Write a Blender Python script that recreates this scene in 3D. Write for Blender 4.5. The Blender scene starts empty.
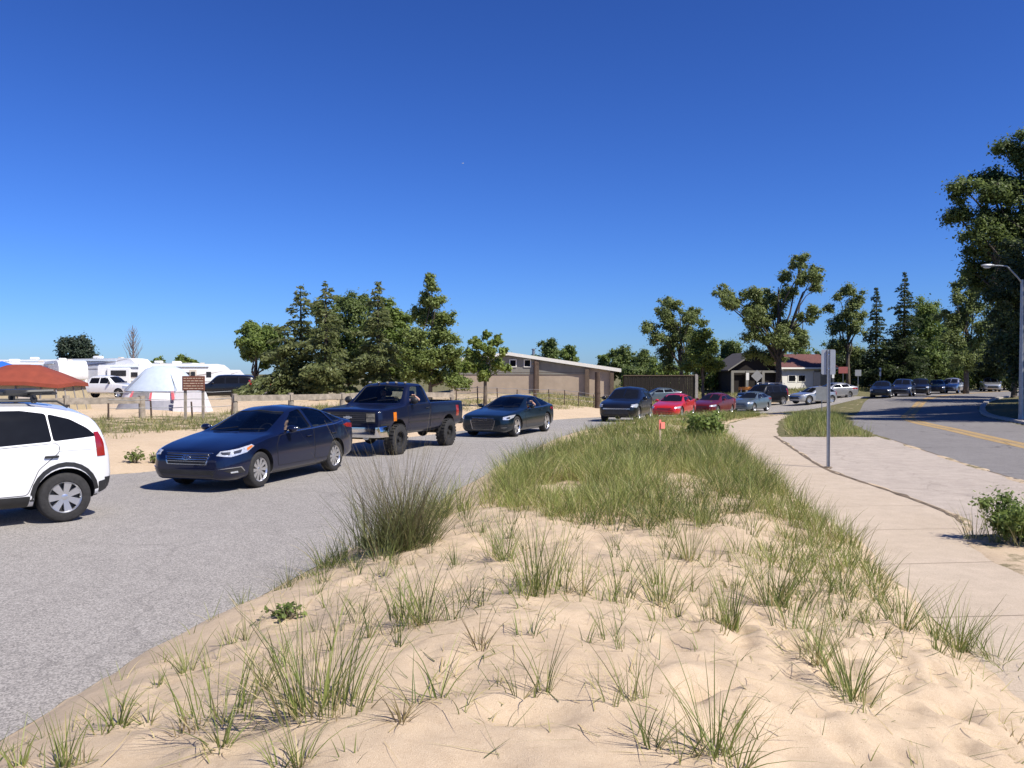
import bpy, bmesh, math, random
import numpy as np
from mathutils import Vector, Matrix
from mathutils.bvhtree import BVHTree

random.seed(7); RNG = np.random.default_rng(11)
scene = bpy.context.scene
COL = scene.collection
PI = math.pi
R = math.radians

# ------------------------------------------------------------------ camera numbers
FPX = 835.0; CAMZ = 2.15; PITCH = math.atan(11.0 / FPX)

# ------------------------------------------------------------------ small maths
def sm(a, b, x):
    t = np.clip((np.asarray(x, float) - a) / (b - a), 0, 1)
    return t * t * (3 - 2 * t)

def vnoise(x, y, scale=1.0, seed=0):
    x = np.asarray(x, float) / scale; y = np.asarray(y, float) / scale
    xi = np.floor(x).astype(np.int64); yi = np.floor(y).astype(np.int64)
    fx = x - xi; fy = y - yi
    fx = fx * fx * (3 - 2 * fx); fy = fy * fy * (3 - 2 * fy)
    def h(i, j):
        n = (i * 374761393 + j * 668265263 + seed * 2147483647) & 0xffffffff
        n = ((n ^ (n >> 13)) * 1274126177) & 0xffffffff
        return ((n ^ (n >> 16)) & 0xffff) / 65535.0
    a = h(xi, yi); b = h(xi + 1, yi); c = h(xi, yi + 1); d = h(xi + 1, yi + 1)
    return (a * (1 - fx) + b * fx) * (1 - fy) + (c * (1 - fx) + d * fx) * fy - 0.5

def fbm(x, y, scale, seed=0, octv=3):
    s = 0; a = 1.0
    for k in range(octv):
        s = s + a * vnoise(x, y, scale / 2 ** k, seed + k * 17); a *= .5
    return s

def pchip(xs, ys, x):
    xs = np.asarray(xs, float); ys = np.asarray(ys, float)
    h = np.diff(xs); d = np.diff(ys) / h
    m = np.zeros_like(xs); m[0] = d[0]; m[-1] = d[-1]
    for i in range(1, len(xs) - 1):
        if d[i - 1] * d[i] > 0:
            w1 = 2 * h[i] + h[i - 1]; w2 = h[i] + 2 * h[i - 1]
            m[i] = (w1 + w2) / (w1 / d[i - 1] + w2 / d[i])
    x = np.clip(np.asarray(x, float), xs[0], xs[-1])
    i = np.clip(np.searchsorted(xs, x) - 1, 0, len(h) - 1)
    t = (x - xs[i]) / h[i]
    return ((2*t**3 - 3*t**2 + 1) * ys[i] + (t**3 - 2*t**2 + t) * h[i] * m[i]
            + (-2*t**3 + 3*t**2) * ys[i+1] + (t**3 - t**2) * h[i] * m[i+1])

def catmull(pts, n=6):
    P = np.asarray(pts, float); out = []
    for i in range(len(P) - 1):
        p0 = P[max(i-1, 0)]; p1 = P[i]; p2 = P[i+1]; p3 = P[min(i+2, len(P)-1)]
        for k in range(n):
            t = k / n
            out.append(.5 * (2*p1 + (p2-p0)*t + (2*p0-5*p1+4*p2-p3)*t*t + (3*p1-p0-3*p2+p3)*t**3))
    out.append(P[-1]); return np.array(out)

# ------------------------------------------------------------------ the plan of the place (metres, camera at the origin looking along +y)
E1 = [(-3.9,-10),(-3.35,2.5),(-3.0,4.8),(-2.8,6.25),(-2.45,7.9),(-2.1,9.6),(-1.75,10.9),(-1.15,14.1),(-.2,19.5),(1.9,29),(4.3,35),(6.9,40),(11.3,49),(15,55),(19,61),(25,67),(33,76.5)]
W1 = [(-60,-10),(-60,3),(-60,10),(-45,15.2),(-25,16),(-14,16.6),(-8.6,17.6),(-7.5,19.6),(-6.4,22.5),(-4.2,26.5),(-1.9,31),(1.3,38.5),(5.2,47.5),(10,57),(15,65),(21.5,73.5),(30,84)]
LB = [(7.2,-8),(8.7,8),(9.4,13),(10,16.5),(11.2,22.75),(12.7,29.9),(15.2,37.5),(19.8,49),(25,60),(30.2,71),(36.5,81.5),(45,93),(59,108),(90,136),(160,190)]
RB = [(13.8,-8),(15.2,8),(15.8,13),(16.3,16.5),(17.8,24),(19.5,30),(21.9,36),(27,48),(33,58.5),(40,69),(48,79),(58,89),(72,102),(100,128),(170,180)]
YB = [(12.4,8),(13.2,14),(13.65,18),(14.7,22.75),(16.2,29.5),(18.3,37.5),(23,48.5),(28.6,59),(34.6,69.5),(41.5,80),(51,91),(65,105)]
SWL = [(1.9,-6),(2.5,2),(3.35,5.66),(3.9,8.7),(4.3,10.75),(4.75,14.1),(6.2,22),(8.6,33.5),(12.2,43),(16.4,52),(19.2,57)]
SWR = [(4.6,-6),(4.9,2),(5.3,6.5),(5.55,9.5),(5.95,10.9),(6.6,12.2),(6.85,14.5),(7.0,18.2),(8.6,26.5),(11.2,35),(14.2,43.5),(18.2,52.2),(20.8,57)]
E1s, W1s = catmull(E1, 8), catmull(W1, 8)
LBs, RBs = catmull(LB, 8), catmull(RB, 8)
SLs, SRs = catmull(SWL, 8), catmull(SWR, 8)
POLY_A = np.vstack([E1s, W1s[::-1]]); POLY_B = np.vstack([LBs, RBs[::-1]]); POLY_S = np.vstack([SLs, SRs[::-1]])
# concrete apron between the pavement and the main road
APR_L = [(5.85,10.9),(6.5,12.2),(6.75,14.5),(6.9,18.2),(7.65,22.3),(8.6,27.0),(8.8,28.0)]
APR_R = [(9.3,10.9),(9.45,12.2),(9.82,14.5),(10.4,18.2),(11.25,22.4),(12.25,27.0),(12.45,28.0)]
AL, AR = catmull(APR_L, 8), catmull(APR_R, 8)
POLY_P = np.vstack([AL, AR[::-1]])

def sdist(P, x, y):
    """signed distance to a closed polygon, positive outside"""
    x = np.asarray(x, float); y = np.asarray(y, float)
    best = np.full(x.shape, 1e9); inside = np.zeros(x.shape, bool)
    n = len(P)
    for i in range(n):
        ax, ay = P[i]; bx, by = P[(i+1) % n]
        dx, dy = bx - ax, by - ay; l2 = dx*dx + dy*dy + 1e-12
        t = np.clip(((x-ax)*dx + (y-ay)*dy) / l2, 0, 1)
        best = np.minimum(best, (x-ax-t*dx)**2 + (y-ay-t*dy)**2)
        if ay != by:
            c = ((ay > y) != (by > y)) & (x < dx*(y-ay)/dy + ax)
            inside ^= c
    d = np.sqrt(best)
    return np.where(inside, -d, d)

def base(x, y):
    x = np.asarray(x, float); y = np.asarray(y, float)
    return -.75 * sm(31, 63, y) * (1 - sm(21, 34, x)) * sm(-6, 6, x - (y - 40) * .18) * (1 - sm(84, 110, y))

# footprints and hollows in the open sand near the camera
_fp = np.random.default_rng(5)
PRINTS = []
for k in range(150):
    PRINTS.append((_fp.uniform(.9, 3.1), _fp.uniform(3.2, 6.2), _fp.uniform(.05, .11), _fp.uniform(.018, .045), _fp.uniform(0, PI)))
for k in range(240):
    PRINTS.append((_fp.uniform(-2.2, 3.6), _fp.uniform(3.2, 10), _fp.uniform(.05, .16), _fp.uniform(.008, .026), _fp.uniform(0, PI)))

def ground(x, y):
    x = np.asarray(x, float); y = np.asarray(y, float)
    b = base(x, y)
    dA = sdist(POLY_A, x, y); dB = sdist(POLY_B, x, y); dS = sdist(POLY_S, x, y); dP = sdist(POLY_P, x, y)
    d = np.minimum(np.minimum(dA, dB), np.minimum(dS, dP))
    dn = d + .16 * fbm(x, y, 1.1, 3) + .05 * fbm(x, y, .3, 9)
    ex = np.interp(y, E1s[:, 1], E1s[:, 0]); sx = np.interp(y, SLs[:, 1], SLs[:, 0])
    mound = (x > ex) & (x < sx) & (y < 62)
    bank = (~mound) & (dA < 60) & (x < np.interp(y, W1s[:, 1], W1s[:, 0])) & (y > 13)
    M = np.interp(y, [-5, 4, 9, 15, 24, 40, 60], [.62, .58, .46, .42, .22, .1, .05])
    hm = M * (1 - np.exp(-np.maximum(dn, 0) / .95)) + (.15 * fbm(x, y, 2.3, 21) + .06 * fbm(x, y, .75, 31) + .03 * fbm(x, y, .3, 33)) * sm(0, 1.2, dn)
    hb = (.42 * (1 - np.exp(-np.maximum(dn, 0) / 3.5)) + (.16 * fbm(x, y, 3.4, 41)) * sm(.2, 3, dn)) * (1 - .95 * sm(52, 70, y)) 
    ho = .10 * sm(0, 2.5, dn) + .10 * fbm(x, y, 6, 51) * sm(0, 3, dn)
    up = np.where(mound, hm, np.where(bank, hb, ho)) + .040*np.exp(-np.maximum(dS, 0)/.5)*(dS < dA)
    z = b + np.where(dn > 0, np.maximum(up, 0) + np.minimum(dn * .08, .012), np.maximum(dn * .12, -.09) + .040*sm(-.3, -.02, dn)*(dS < dA))
    return z

def ground_dents(x, y):
    dz = np.zeros_like(x)
    for (px, py, r, dep, a) in PRINTS:
        m = (np.abs(x - px) < r * 5) & (np.abs(y - py) < r * 5)
        if not m.any(): continue
        u = (x[m]-px)*math.cos(a) + (y[m]-py)*math.sin(a); v = -(x[m]-px)*math.sin(a) + (y[m]-py)*math.cos(a)
        q = (u / (r * 1.5))**2 + (v / r)**2
        dz[m] += -dep * np.exp(-q * 1.2) + dep * .45 * np.exp(-((np.sqrt(q) - 1.55) / .45)**2)
    return dz + .013*fbm(x, y, .22, 81, 3) + .014*np.abs(fbm(x, y, .62, 83, 2))

def gz(x, y): return float(ground(np.array([x]), np.array([y]))[0])
def bz(x, y): return float(base(np.array([x]), np.array([y]))[0])

def at(px, py, f=None, dmin=2.0, dmax=260.0):
    """first point of the ground (or of height function f) on the line of sight through a pixel of the photograph"""
    f = f or gz
    cx = (px - 512) / FPX; cy = -(py - 384) / FPX
    dy = math.cos(PITCH) + cy * math.sin(PITCH); dz = -math.sin(PITCH) + cy * math.cos(PITCH)
    d = dmin; step = .5; prev = d
    while d < dmax:
        if CAMZ + dz / dy * d <= f(cx / dy * d, d):
            lo, hi = prev, d
            for _ in range(18):
                m = (lo + hi) / 2
                if CAMZ + dz / dy * m <= f(cx / dy * m, m): hi = m
                else: lo = m
            return (cx / dy * hi, hi, f(cx / dy * hi, hi))
        prev = d; d += step + d * .02
    return (cx / dy * dmax, dmax, f(cx / dy * dmax, dmax))

def colm(px, d):
    """x of a pixel column at distance d"""
    return (px - 512) / FPX * d
def hz(py, d):
    """height of a pixel row at distance d"""
    return CAMZ - (py - 373) / FPX * d

# ------------------------------------------------------------------ objects, names, labels
def tag(o, label=None, cat=None, group=None, kind=None):
    if label: o['label'] = label
    if cat: o['category'] = cat
    if group: o['group'] = group
    if kind: o['kind'] = kind
    return o

def empty(name, loc=(0, 0, 0), rz=0.0, label=None, cat=None, group=None):
    o = bpy.data.objects.new(name, None); COL.objects.link(o)
    o.location = loc; o.rotation_euler = (0, 0, rz); o.empty_display_size = .2
    return tag(o, label, cat, group)

def link(name, me, parent=None):
    o = bpy.data.objects.new(name, me); COL.objects.link(o)
    if parent is not None: o.parent = parent
    return o

def copy_tree(o, parent=None):
    c = o.copy(); COL.objects.link(c)
    if parent is not None: c.parent = parent
    for ch in list(o.children): copy_tree(ch, c)
    return c

def np_mesh(name, V, F, mats, smooth=False, tint=None):
    """V (n,3); F (m,k) all the same k"""
    me = bpy.data.meshes.new(name)
    V = np.ascontiguousarray(V, np.float32); F = np.ascontiguousarray(F, np.int32)
    k = F.shape[1]
    me.vertices.add(len(V)); me.vertices.foreach_set('co', V.ravel())
    me.loops.add(F.size); me.loops.foreach_set('vertex_index', F.ravel())
    me.polygons.add(len(F))
    me.polygons.foreach_set('loop_start', np.arange(0, F.size, k, dtype=np.int32))
    me.polygons.foreach_set('loop_total', np.full(len(F), k, np.int32))
    if smooth: me.polygons.foreach_set('use_smooth', np.ones(len(F), bool))
    for m in (mats if isinstance(mats, (list, tuple)) else [mats]): me.materials.append(m)
    if tint is not None:
        a = me.attributes.new('tint', 'FLOAT', 'POINT'); a.data.foreach_set('value', np.ascontiguousarray(tint, np.float32))
    me.update(); me.validate()
    return me

class MB:
    """gathers simple shapes into one mesh"""
    def __init__(s): s.v = []; s.f = []; s.m = []; s.sm = []
    def add(s, V, F, mi=0, smooth=False):
        o = len(s.v); s.v += [tuple(map(float, p)) for p in V]
        for q in F: s.f.append([i + o for i in q]); s.m.append(mi); s.sm.append(smooth)
        return s
    def box(s, c, d, mi=0, rz=0.0, M=None, bev=0.0):
        x, y, z = d[0]/2, d[1]/2, d[2]/2
        if bev <= 0:
            V = [Vector((sx*x, sy*y, sz*z)) for sz in (-1, 1) for sx, sy in ((-1,-1),(1,-1),(1,1),(-1,1))]
            F = [(3,2,1,0),(4,5,6,7),(0,1,5,4),(1,2,6,5),(2,3,7,6),(3,0,4,7)]
        else:
            b = min(bev, x*.9, y*.9, z*.9); V = []; F = []
            rings = [(z-b, -1), ]
            def ring(xx, yy, bb, zz):
                return [Vector(p) for p in ((-xx+bb,-yy,zz),(xx-bb,-yy,zz),(xx,-yy+bb,zz),(xx,yy-bb,zz),(xx-bb,yy,zz),(-xx+bb,yy,zz),(-xx,yy-bb,zz),(-xx,-yy+bb,zz))]
            for r_ in (ring(x-b, y-b, b*.6, -z), ring(x, y, b, -z+b), ring(x, y, b, z-b), ring(x-b, y-b, b*.6, z)): V += r_
            F = [tuple(range(7, -1, -1)), tuple(range(24, 32))]
            for k in range(3):
                for i in range(8): F.append((k*8+i, k*8+(i+1) % 8, (k+1)*8+(i+1) % 8, (k+1)*8+i))
        T = Matrix.Translation(c) @ Matrix.Rotation(rz, 4, 'Z')
        if M is not None: T = M @ T
        return s.add([T @ v for v in V], F, mi)
    def tube(s, pts, rad, n=8, mi=0, cap=True, smooth=True):
        P = [Vector(p) for p in pts]
        if not hasattr(rad, '__len__'): rad = [rad] * len(P)
        V = []; F = []
        up = Vector((0, 0, 1)); side = None
        for i, p in enumerate(P):
            t = (P[min(i+1, len(P)-1)] - P[max(i-1, 0)])
            t = t.normalized() if t.length > 1e-9 else Vector((0, 0, 1))
            if side is None:
                side = t.cross(up) if abs(t.z) < .95 else t.cross(Vector((1, 0, 0)))
            side = (side - t * side.dot(t)); side.normalize()
            b = t.cross(side)
            for k in range(n):
                a = 2*PI*k/n
                V.append(p + (side*math.cos(a) + b*math.sin(a)) * rad[i])
        for i in range(len(P)-1):
            for k in range(n): F.append((i*n+k, i*n+(k+1) % n, (i+1)*n+(k+1) % n, (i+1)*n+k))
        s.add(V, F, mi, smooth)
        if cap: s.add(V[:n], [tuple(range(n-1, -1, -1))], mi); s.add(V[-n:], [tuple(range(n))], mi)
        return s
    def lathe(s, prof, n=24, mi=0, axis='Z', c=(0, 0, 0), smooth=True):
        V = []; F = []
        for (r, h) in prof:
            for k in range(n):
                a = 2*PI*k/n
                p = (r*math.cos(a), r*math.sin(a), h) if axis == 'Z' else (r*math.cos(a), h, r*math.sin(a))
                V.append((p[0]+c[0], p[1]+c[1], p[2]+c[2]))
        for i in range(len(prof)-1):
            for k in range(n): F.append((i*n+k, i*n+(k+1) % n, (i+1)*n+(k+1) % n, (i+1)*n+k))
        return s.add(V, F, mi, smooth)
    def ball(s, c, r, mi=0, n=10, M=None):
        rr = r if hasattr(r, '__len__') else (r, r, r)
        V = []; F = []
        for i in range(n+1):
            t = PI*i/n
            for k in range(2*n):
                a = PI*k/n
                p = Vector((math.sin(t)*math.cos(a)*rr[0]+c[0], math.sin(t)*math.sin(a)*rr[1]+c[1], math.cos(t)*rr[2]+c[2]))
                V.append(M @ p if M is not None else p)
        m = 2*n
        for i in range(n):
            for k in range(m): F.append((i*m+k, (i+1)*m+k, (i+1)*m+(k+1) % m, i*m+(k+1) % m))
        return s.add(V, F, mi, True)
    def prism(s, poly, a, b, plane='XZ', mi=0):
        """poly in a plane, from a to b along the plane's normal"""
        n = len(poly)
        if plane == 'XZ': V = [(p, a, q) for p, q in poly] + [(p, b, q) for p, q in poly]
        elif plane == 'YZ': V = [(a, p, q) for p, q in poly] + [(b, p, q) for p, q in poly]
        else: V = [(p, q, a) for p, q in poly] + [(p, q, b) for p, q in poly]
        F = [tuple(range(n)), tuple(range(2*n-1, n-1, -1))] + [(i, i+n, (i+1) % n+n, (i+1) % n) for i in range(n)]
        return s.add(V, F, mi)
    def mesh(s, name, mats, recalc=True, sharp=None, weld=True):
        me = bpy.data.meshes.new(name)
        me.from_pydata(s.v, [], s.f)
        for m in (mats if isinstance(mats, (list, tuple)) else [mats]): me.materials.append(m)
        me.polygons.foreach_set('material_index', s.m); me.polygons.foreach_set('use_smooth', s.sm)
        bm = bmesh.new(); bm.from_mesh(me)
        if weld: bmesh.ops.remove_doubles(bm, verts=bm.verts, dist=1e-5)
        if recalc: bmesh.ops.recalc_face_normals(bm, faces=bm.faces)
        bm.to_mesh(me); bm.free()
        if sharp: me.set_sharp_from_angle(angle=R(sharp))
        me.update()
        return me
    def build(s, name, mats, parent=None, sharp=40, recalc=True):
        return link(name, s.mesh(name, mats, recalc, sharp), parent)

# ------------------------------------------------------------------ materials
def new_mat(name):
    m = bpy.data.materials.new(name); m.use_nodes = True
    nt = m.node_tree; b = nt.nodes['Principled BSDF']
    return m, nt, b
def N(nt, kind, **kw):
    n = nt.nodes.new(kind)
    for k, v in kw.items():
        if k in ('inputs',): 
            for kk, vv in v.items(): n.inputs[kk].default_value = vv
        else: setattr(n, k, v)
    return n
def c4(c): return (c[0], c[1], c[2], 1)

def plain(name, col, rough=.6, metal=0.0, var=.12, scale=6.0, bump=0.0, bscale=40.0, coat=0.0, spec=.5):
    m, nt, b = new_mat(name)
    tc = N(nt, 'ShaderNodeTexCoord')
    no = N(nt, 'ShaderNodeTexNoise', inputs={'Scale': scale, 'Detail': 4.0})
    nt.links.new(tc.outputs['Object'], no.inputs['Vector'])
    cr = N(nt, 'ShaderNodeValToRGB')
    cr.color_ramp.elements[0].position = .3; cr.color_ramp.elements[1].position = .7
    cr.color_ramp.elements[0].color = c4([c*(1-var) for c in col]); cr.color_ramp.elements[1].color = c4([min(c*(1+var), .95) for c in col])
    nt.links.new(no.outputs['Fac'], cr.inputs['Fac']); nt.links.new(cr.outputs['Color'], b.inputs['Base Color'])
    b.inputs['Roughness'].default_value = rough; b.inputs['Metallic'].default_value = metal
    b.inputs['Coat Weight'].default_value = coat; b.inputs['Coat Roughness'].default_value = .04
    b.inputs['Specular IOR Level'].default_value = spec
    if bump > 0:
        n2 = N(nt, 'ShaderNodeTexNoise', inputs={'Scale': bscale, 'Detail': 5.0})
        nt.links.new(tc.outputs['Object'], n2.inputs['Vector'])
        bp = N(nt, 'ShaderNodeBump', inputs={'Strength': bump, 'Distance': .02})
        nt.links.new(n2.outputs['Fac'], bp.inputs['Height']); nt.links.new(bp.outputs['Normal'], b.inputs['Normal'])
    return m

def paint(name, col, metal=.25, rough=.32, coat=1.0):
    """car paint with a clear coat and a little road dust"""
    m, nt, b = new_mat(name)
    tc = N(nt, 'ShaderNodeTexCoord')
    no = N(nt, 'ShaderNodeTexNoise', inputs={'Scale': 2.2, 'Detail': 6.0, 'Roughness': .65})
    nt.links.new(tc.outputs['Object'], no.inputs['Vector'])
    cr = N(nt, 'ShaderNodeValToRGB'); cr.color_ramp.elements[0].position = .45; cr.color_ramp.elements[1].position = .85
    cr.color_ramp.elements[0].color = c4(col); cr.color_ramp.elements[1].color = c4([c*.9+.005 for c in col])
    nt.links.new(no.outputs['Fac'], cr.inputs['Fac']); nt.links.new(cr.outputs['Color'], b.inputs['Base Color'])
    b.inputs['Metallic'].default_value = metal; b.inputs['Roughness'].default_value = rough
    b.inputs['Coat Weight'].default_value = coat; b.inputs['Specular IOR Level'].default_value = .3
    mr = N(nt, 'ShaderNodeMapRange', inputs={'To Min': .03, 'To Max': .14}); nt.links.new(no.outputs['Fac'], mr.inputs['Value'])
    nt.links.new(mr.outputs['Result'], b.inputs['Coat Roughness'])
    return m

def glass_clear(name, tint=(.45, .5, .48)):
    m, nt, b = new_mat(name); nt.nodes.remove(b)
    out = nt.nodes['Material Output']
    tr = N(nt, 'ShaderNodeBsdfTransparent'); tr.inputs['Color'].default_value = c4(tint)
    gl = N(nt, 'ShaderNodeBsdfGlossy'); gl.inputs['Roughness'].default_value = .02
    fr = N(nt, 'ShaderNodeFresnel', inputs={'IOR': 1.55})
    mx = N(nt, 'ShaderNodeMixShader')
    nt.links.new(fr.outputs['Fac'], mx.inputs['Fac']); nt.links.new(tr.outputs['BSDF'], mx.inputs[1]); nt.links.new(gl.outputs['BSDF'], mx.inputs[2])
    nt.links.new(mx.outputs['Shader'], out.inputs['Surface'])
    return m

def leafy(name, dark, light, trans=.3, rough=.5, straw=None):
    """foliage: colour varies from leaf to leaf"""
    m, nt, b = new_mat(name)
    at_ = N(nt, 'ShaderNodeAttribute'); at_.attribute_name = 'tint'
    cr = N(nt, 'ShaderNodeValToRGB')
    cr.color_ramp.elements[0].position = 0.0; cr.color_ramp.elements[1].position = .8 if straw else 1.0
    cr.color_ramp.elements[0].color = c4(dark); cr.color_ramp.elements[1].color = c4(light)
    if straw:
        e = cr.color_ramp.elements.new(1.0); e.color = c4(straw)
    nt.links.new(at_.outputs['Fac'], cr.inputs['Fac']); nt.links.new(cr.outputs['Color'], b.inputs['Base Color'])
    b.inputs['Roughness'].default_value = rough; b.inputs['Specular IOR Level'].default_value = .35
    tl = N(nt, 'ShaderNodeBsdfTranslucent'); nt.links.new(cr.outputs['Color'], tl.inputs['Color'])
    mx = N(nt, 'ShaderNodeMixShader'); mx.inputs['Fac'].default_value = trans
    out = nt.nodes['Material Output']
    nt.links.new(b.outputs['BSDF'], mx.inputs[1]); nt.links.new(tl.outputs['BSDF'], mx.inputs[2]); nt.links.new(mx.outputs['Shader'], out.inputs['Surface'])
    return m

def sand_ground_mat():
    """one ground material: pale sand where the attribute 'sand' is 1, dry grass and soil where it is 0"""
    m, nt, b = new_mat('sand_and_soil')
    L = nt.links.new
    geo = N(nt, 'ShaderNodeNewGeometry')
    def noise(scale, det=5.0, rough=.6):
        n = N(nt, 'ShaderNodeTexNoise', inputs={'Scale': scale, 'Detail': det, 'Roughness': rough}); L(geo.outputs['Position'], n.inputs['Vector']); return n
    def ramp(src, a, b_, p0=.3, p1=.7):
        r = N(nt, 'ShaderNodeValToRGB'); r.color_ramp.elements[0].position = p0; r.color_ramp.elements[1].position = p1
        r.color_ramp.elements[0].color = c4(a); r.color_ramp.elements[1].color = c4(b_); L(src, r.inputs['Fac']); return r
    def mix(fac, a, b_, mode='MIX'):
        x = N(nt, 'ShaderNodeMix', data_type='RGBA', blend_type=mode)
        if hasattr(fac, 'is_linked'): L(fac, x.inputs['Factor'])
        else: x.inputs['Factor'].default_value = fac
        for s, k in ((a, 6), (b_, 7)):
            if hasattr(s, 'is_linked'): L(s, x.inputs[k])
            else: x.inputs[k].default_value = c4(s)
        return x.outputs[2]
    n1 = noise(.9); n2 = noise(14.0); n3 = noise(210.0, 3.0); n4 = noise(3.1)
    s1 = ramp(n1.outputs['Fac'], (.50, .378, .256), (.63, .495, .345)).outputs['Color']
    s2 = mix(.30, s1, ramp(n2.outputs['Fac'], (.36, .25, .15), (.62, .49, .34)).outputs['Color'])
    s3 = mix(.30, s2, ramp(n3.outputs['Fac'], (.28, .2, .13), (.7, .58, .42), .35, .65).outputs['Color'])
    # bits of straw and dead grass lying on the sand
    vo = N(nt, 'ShaderNodeTexVoronoi', inputs={'Scale': 38.0}); L(geo.outputs['Position'], vo.inputs['Vector'])
    lt = N(nt, 'ShaderNodeMath', operation='LESS_THAN'); L(vo.outputs['Distance'], lt.inputs[0]); lt.inputs[1].default_value = .09
    th = N(nt, 'ShaderNodeMath', operation='GREATER_THAN'); L(n4.outputs['Fac'], th.inputs[0]); th.inputs[1].default_value = .52
    mu = N(nt, 'ShaderNodeMath', operation='MULTIPLY'); L(lt.outputs[0], mu.inputs[0]); L(th.outputs[0], mu.inputs[1])
    sA = mix(mu.outputs[0], s3, (.2, .14, .085))
    sand = mix(ramp(noise(5.5, 7.0, .75).outputs['Fac'], (0, 0, 0), (.4, .4, .4), .55, .75).outputs['Color'], sA, (.31, .215, .135))
    g1 = ramp(n4.outputs['Fac'], (.075, .085, .03), (.2, .17, .085)).outputs['Color']
    g2 = mix(.5, g1, ramp(n2.outputs['Fac'], (.06, .075, .025), (.24, .2, .11)).outputs['Color'])
    a = N(nt, 'ShaderNodeAttribute'); a.attribute_name = 'sand'
    ad = N(nt, 'ShaderNodeMath', operation='ADD'); L(a.outputs['Fac'], ad.inputs[0])
    sc = N(nt, 'ShaderNodeMapRange', inputs={'From Min': .3, 'From Max': .7, 'To Min': -.45, 'To Max': .45}); L(noise(1.7, 6.0, .7).outputs['Fac'], sc.inputs['Value']); L(sc.outputs['Result'], ad.inputs[1])
    fr = ramp(ad.outputs[0], (0, 0, 0), (1, 1, 1), .38, .62).outputs['Color']
    L(mix(fr, g2, sand), b.inputs['Base Color'])
    b.inputs['Roughness'].default_value = .95; b.inputs['Specular IOR Level'].default_value = .15
    h1 = N(nt, 'ShaderNodeMath', operation='MULTIPLY_ADD'); L(noise(26.0, 6.0, .65).outputs['Fac'], h1.inputs[0]); h1.inputs[1].default_value = 1.0; L(n3.outputs['Fac'], h1.inputs[2])
    bp = N(nt, 'ShaderNodeBump', inputs={'Strength': .45, 'Distance': .02}); L(h1.outputs[0], bp.inputs['Height']); L(bp.outputs['Normal'], b.inputs['Normal'])
    return m

def paved(name, dark, light, speck=(.5, .5, .5), grain=90.0, patch=.25, speckle=.3, rough=.85, stain=(.1, .1, .1), crack=.0, streak=None, joints=None):
    """asphalt or concrete in world coordinates: patches, grain, stones, cracks"""
    m, nt, b = new_mat(name); L = nt.links.new
    geo = N(nt, 'ShaderNodeNewGeometry')
    def noise(scale, det=5.0, rough=.6, vec=None):
        n = N(nt, 'ShaderNodeTexNoise', inputs={'Scale': scale, 'Detail': det, 'Roughness': rough}); L(vec or geo.outputs['Position'], n.inputs['Vector']); return n.outputs['Fac']
    def ramp(src, a, b_, p0=.3, p1=.7):
        r = N(nt, 'ShaderNodeValToRGB'); r.color_ramp.elements[0].position = p0; r.color_ramp.elements[1].position = p1
        r.color_ramp.elements[0].color = c4(a); r.color_ramp.elements[1].color = c4(b_); L(src, r.inputs['Fac']); return r.outputs['Color']
    def mix(fac, a, b_):
        x = N(nt, 'ShaderNodeMix', data_type='RGBA')
        if hasattr(fac, 'is_linked'): L(fac, x.inputs['Factor'])
        else: x.inputs['Factor'].default_value = fac
        for s, k in ((a, 6), (b_, 7)):
            if hasattr(s, 'is_linked'): L(s, x.inputs[k])
            else: x.inputs[k].default_value = c4(s)
        return x.outputs[2]
    c = ramp(noise(.35, 6.0), dark, light)
    c = mix(patch, c, ramp(noise(2.7, 6.0, .7), [v*.6 for v in dark], [min(v*1.3, .8) for v in light]))
    vo = N(nt, 'ShaderNodeTexVoronoi', inputs={'Scale': grain}); L(geo.outputs['Position'], vo.inputs['Vector'])
    bw = N(nt, 'ShaderNodeRGBToBW'); L(vo.outputs['Color'], bw.inputs['Color'])
    c = mix(speckle, c, ramp(bw.outputs[0], [v*.3 for v in dark], speck, .2, .8))
    c = mix(ramp(noise(.9, 8.0, .75), (0, 0, 0), (.5, .5, .5), .62, .8), c, stain)
    if crack > 0:
        wn = N(nt, 'ShaderNodeTexNoise', inputs={'Scale': .8, 'Detail': 5.0}); L(geo.outputs['Position'], wn.inputs['Vector'])
        ad = N(nt, 'ShaderNodeVectorMath', operation='MULTIPLY_ADD'); L(wn.outputs['Color'], ad.inputs[0]); ad.inputs[1].default_value = (1.6, 1.6, 0); L(geo.outputs['Position'], ad.inputs[2])
        v2 = N(nt, 'ShaderNodeTexVoronoi', feature='DISTANCE_TO_EDGE', inputs={'Scale': .22}); L(ad.outputs[0], v2.inputs['Vector'])
        c = mix(ramp(v2.outputs['Distance'], (crack,)*3, (0, 0, 0), .0, .006), c, [v*.35 for v in dark])
    L(c, b.inputs['Base Color'])
    b.inputs['Roughness'].default_value = rough; b.inputs['Specular IOR Level'].default_value = .3
    bp = N(nt, 'ShaderNodeBump', inputs={'Strength': .5, 'Distance': .008}); L(bw.outputs[0], bp.inputs['Height']); L(bp.outputs['Normal'], b.inputs['Normal'])
    return m

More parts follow.
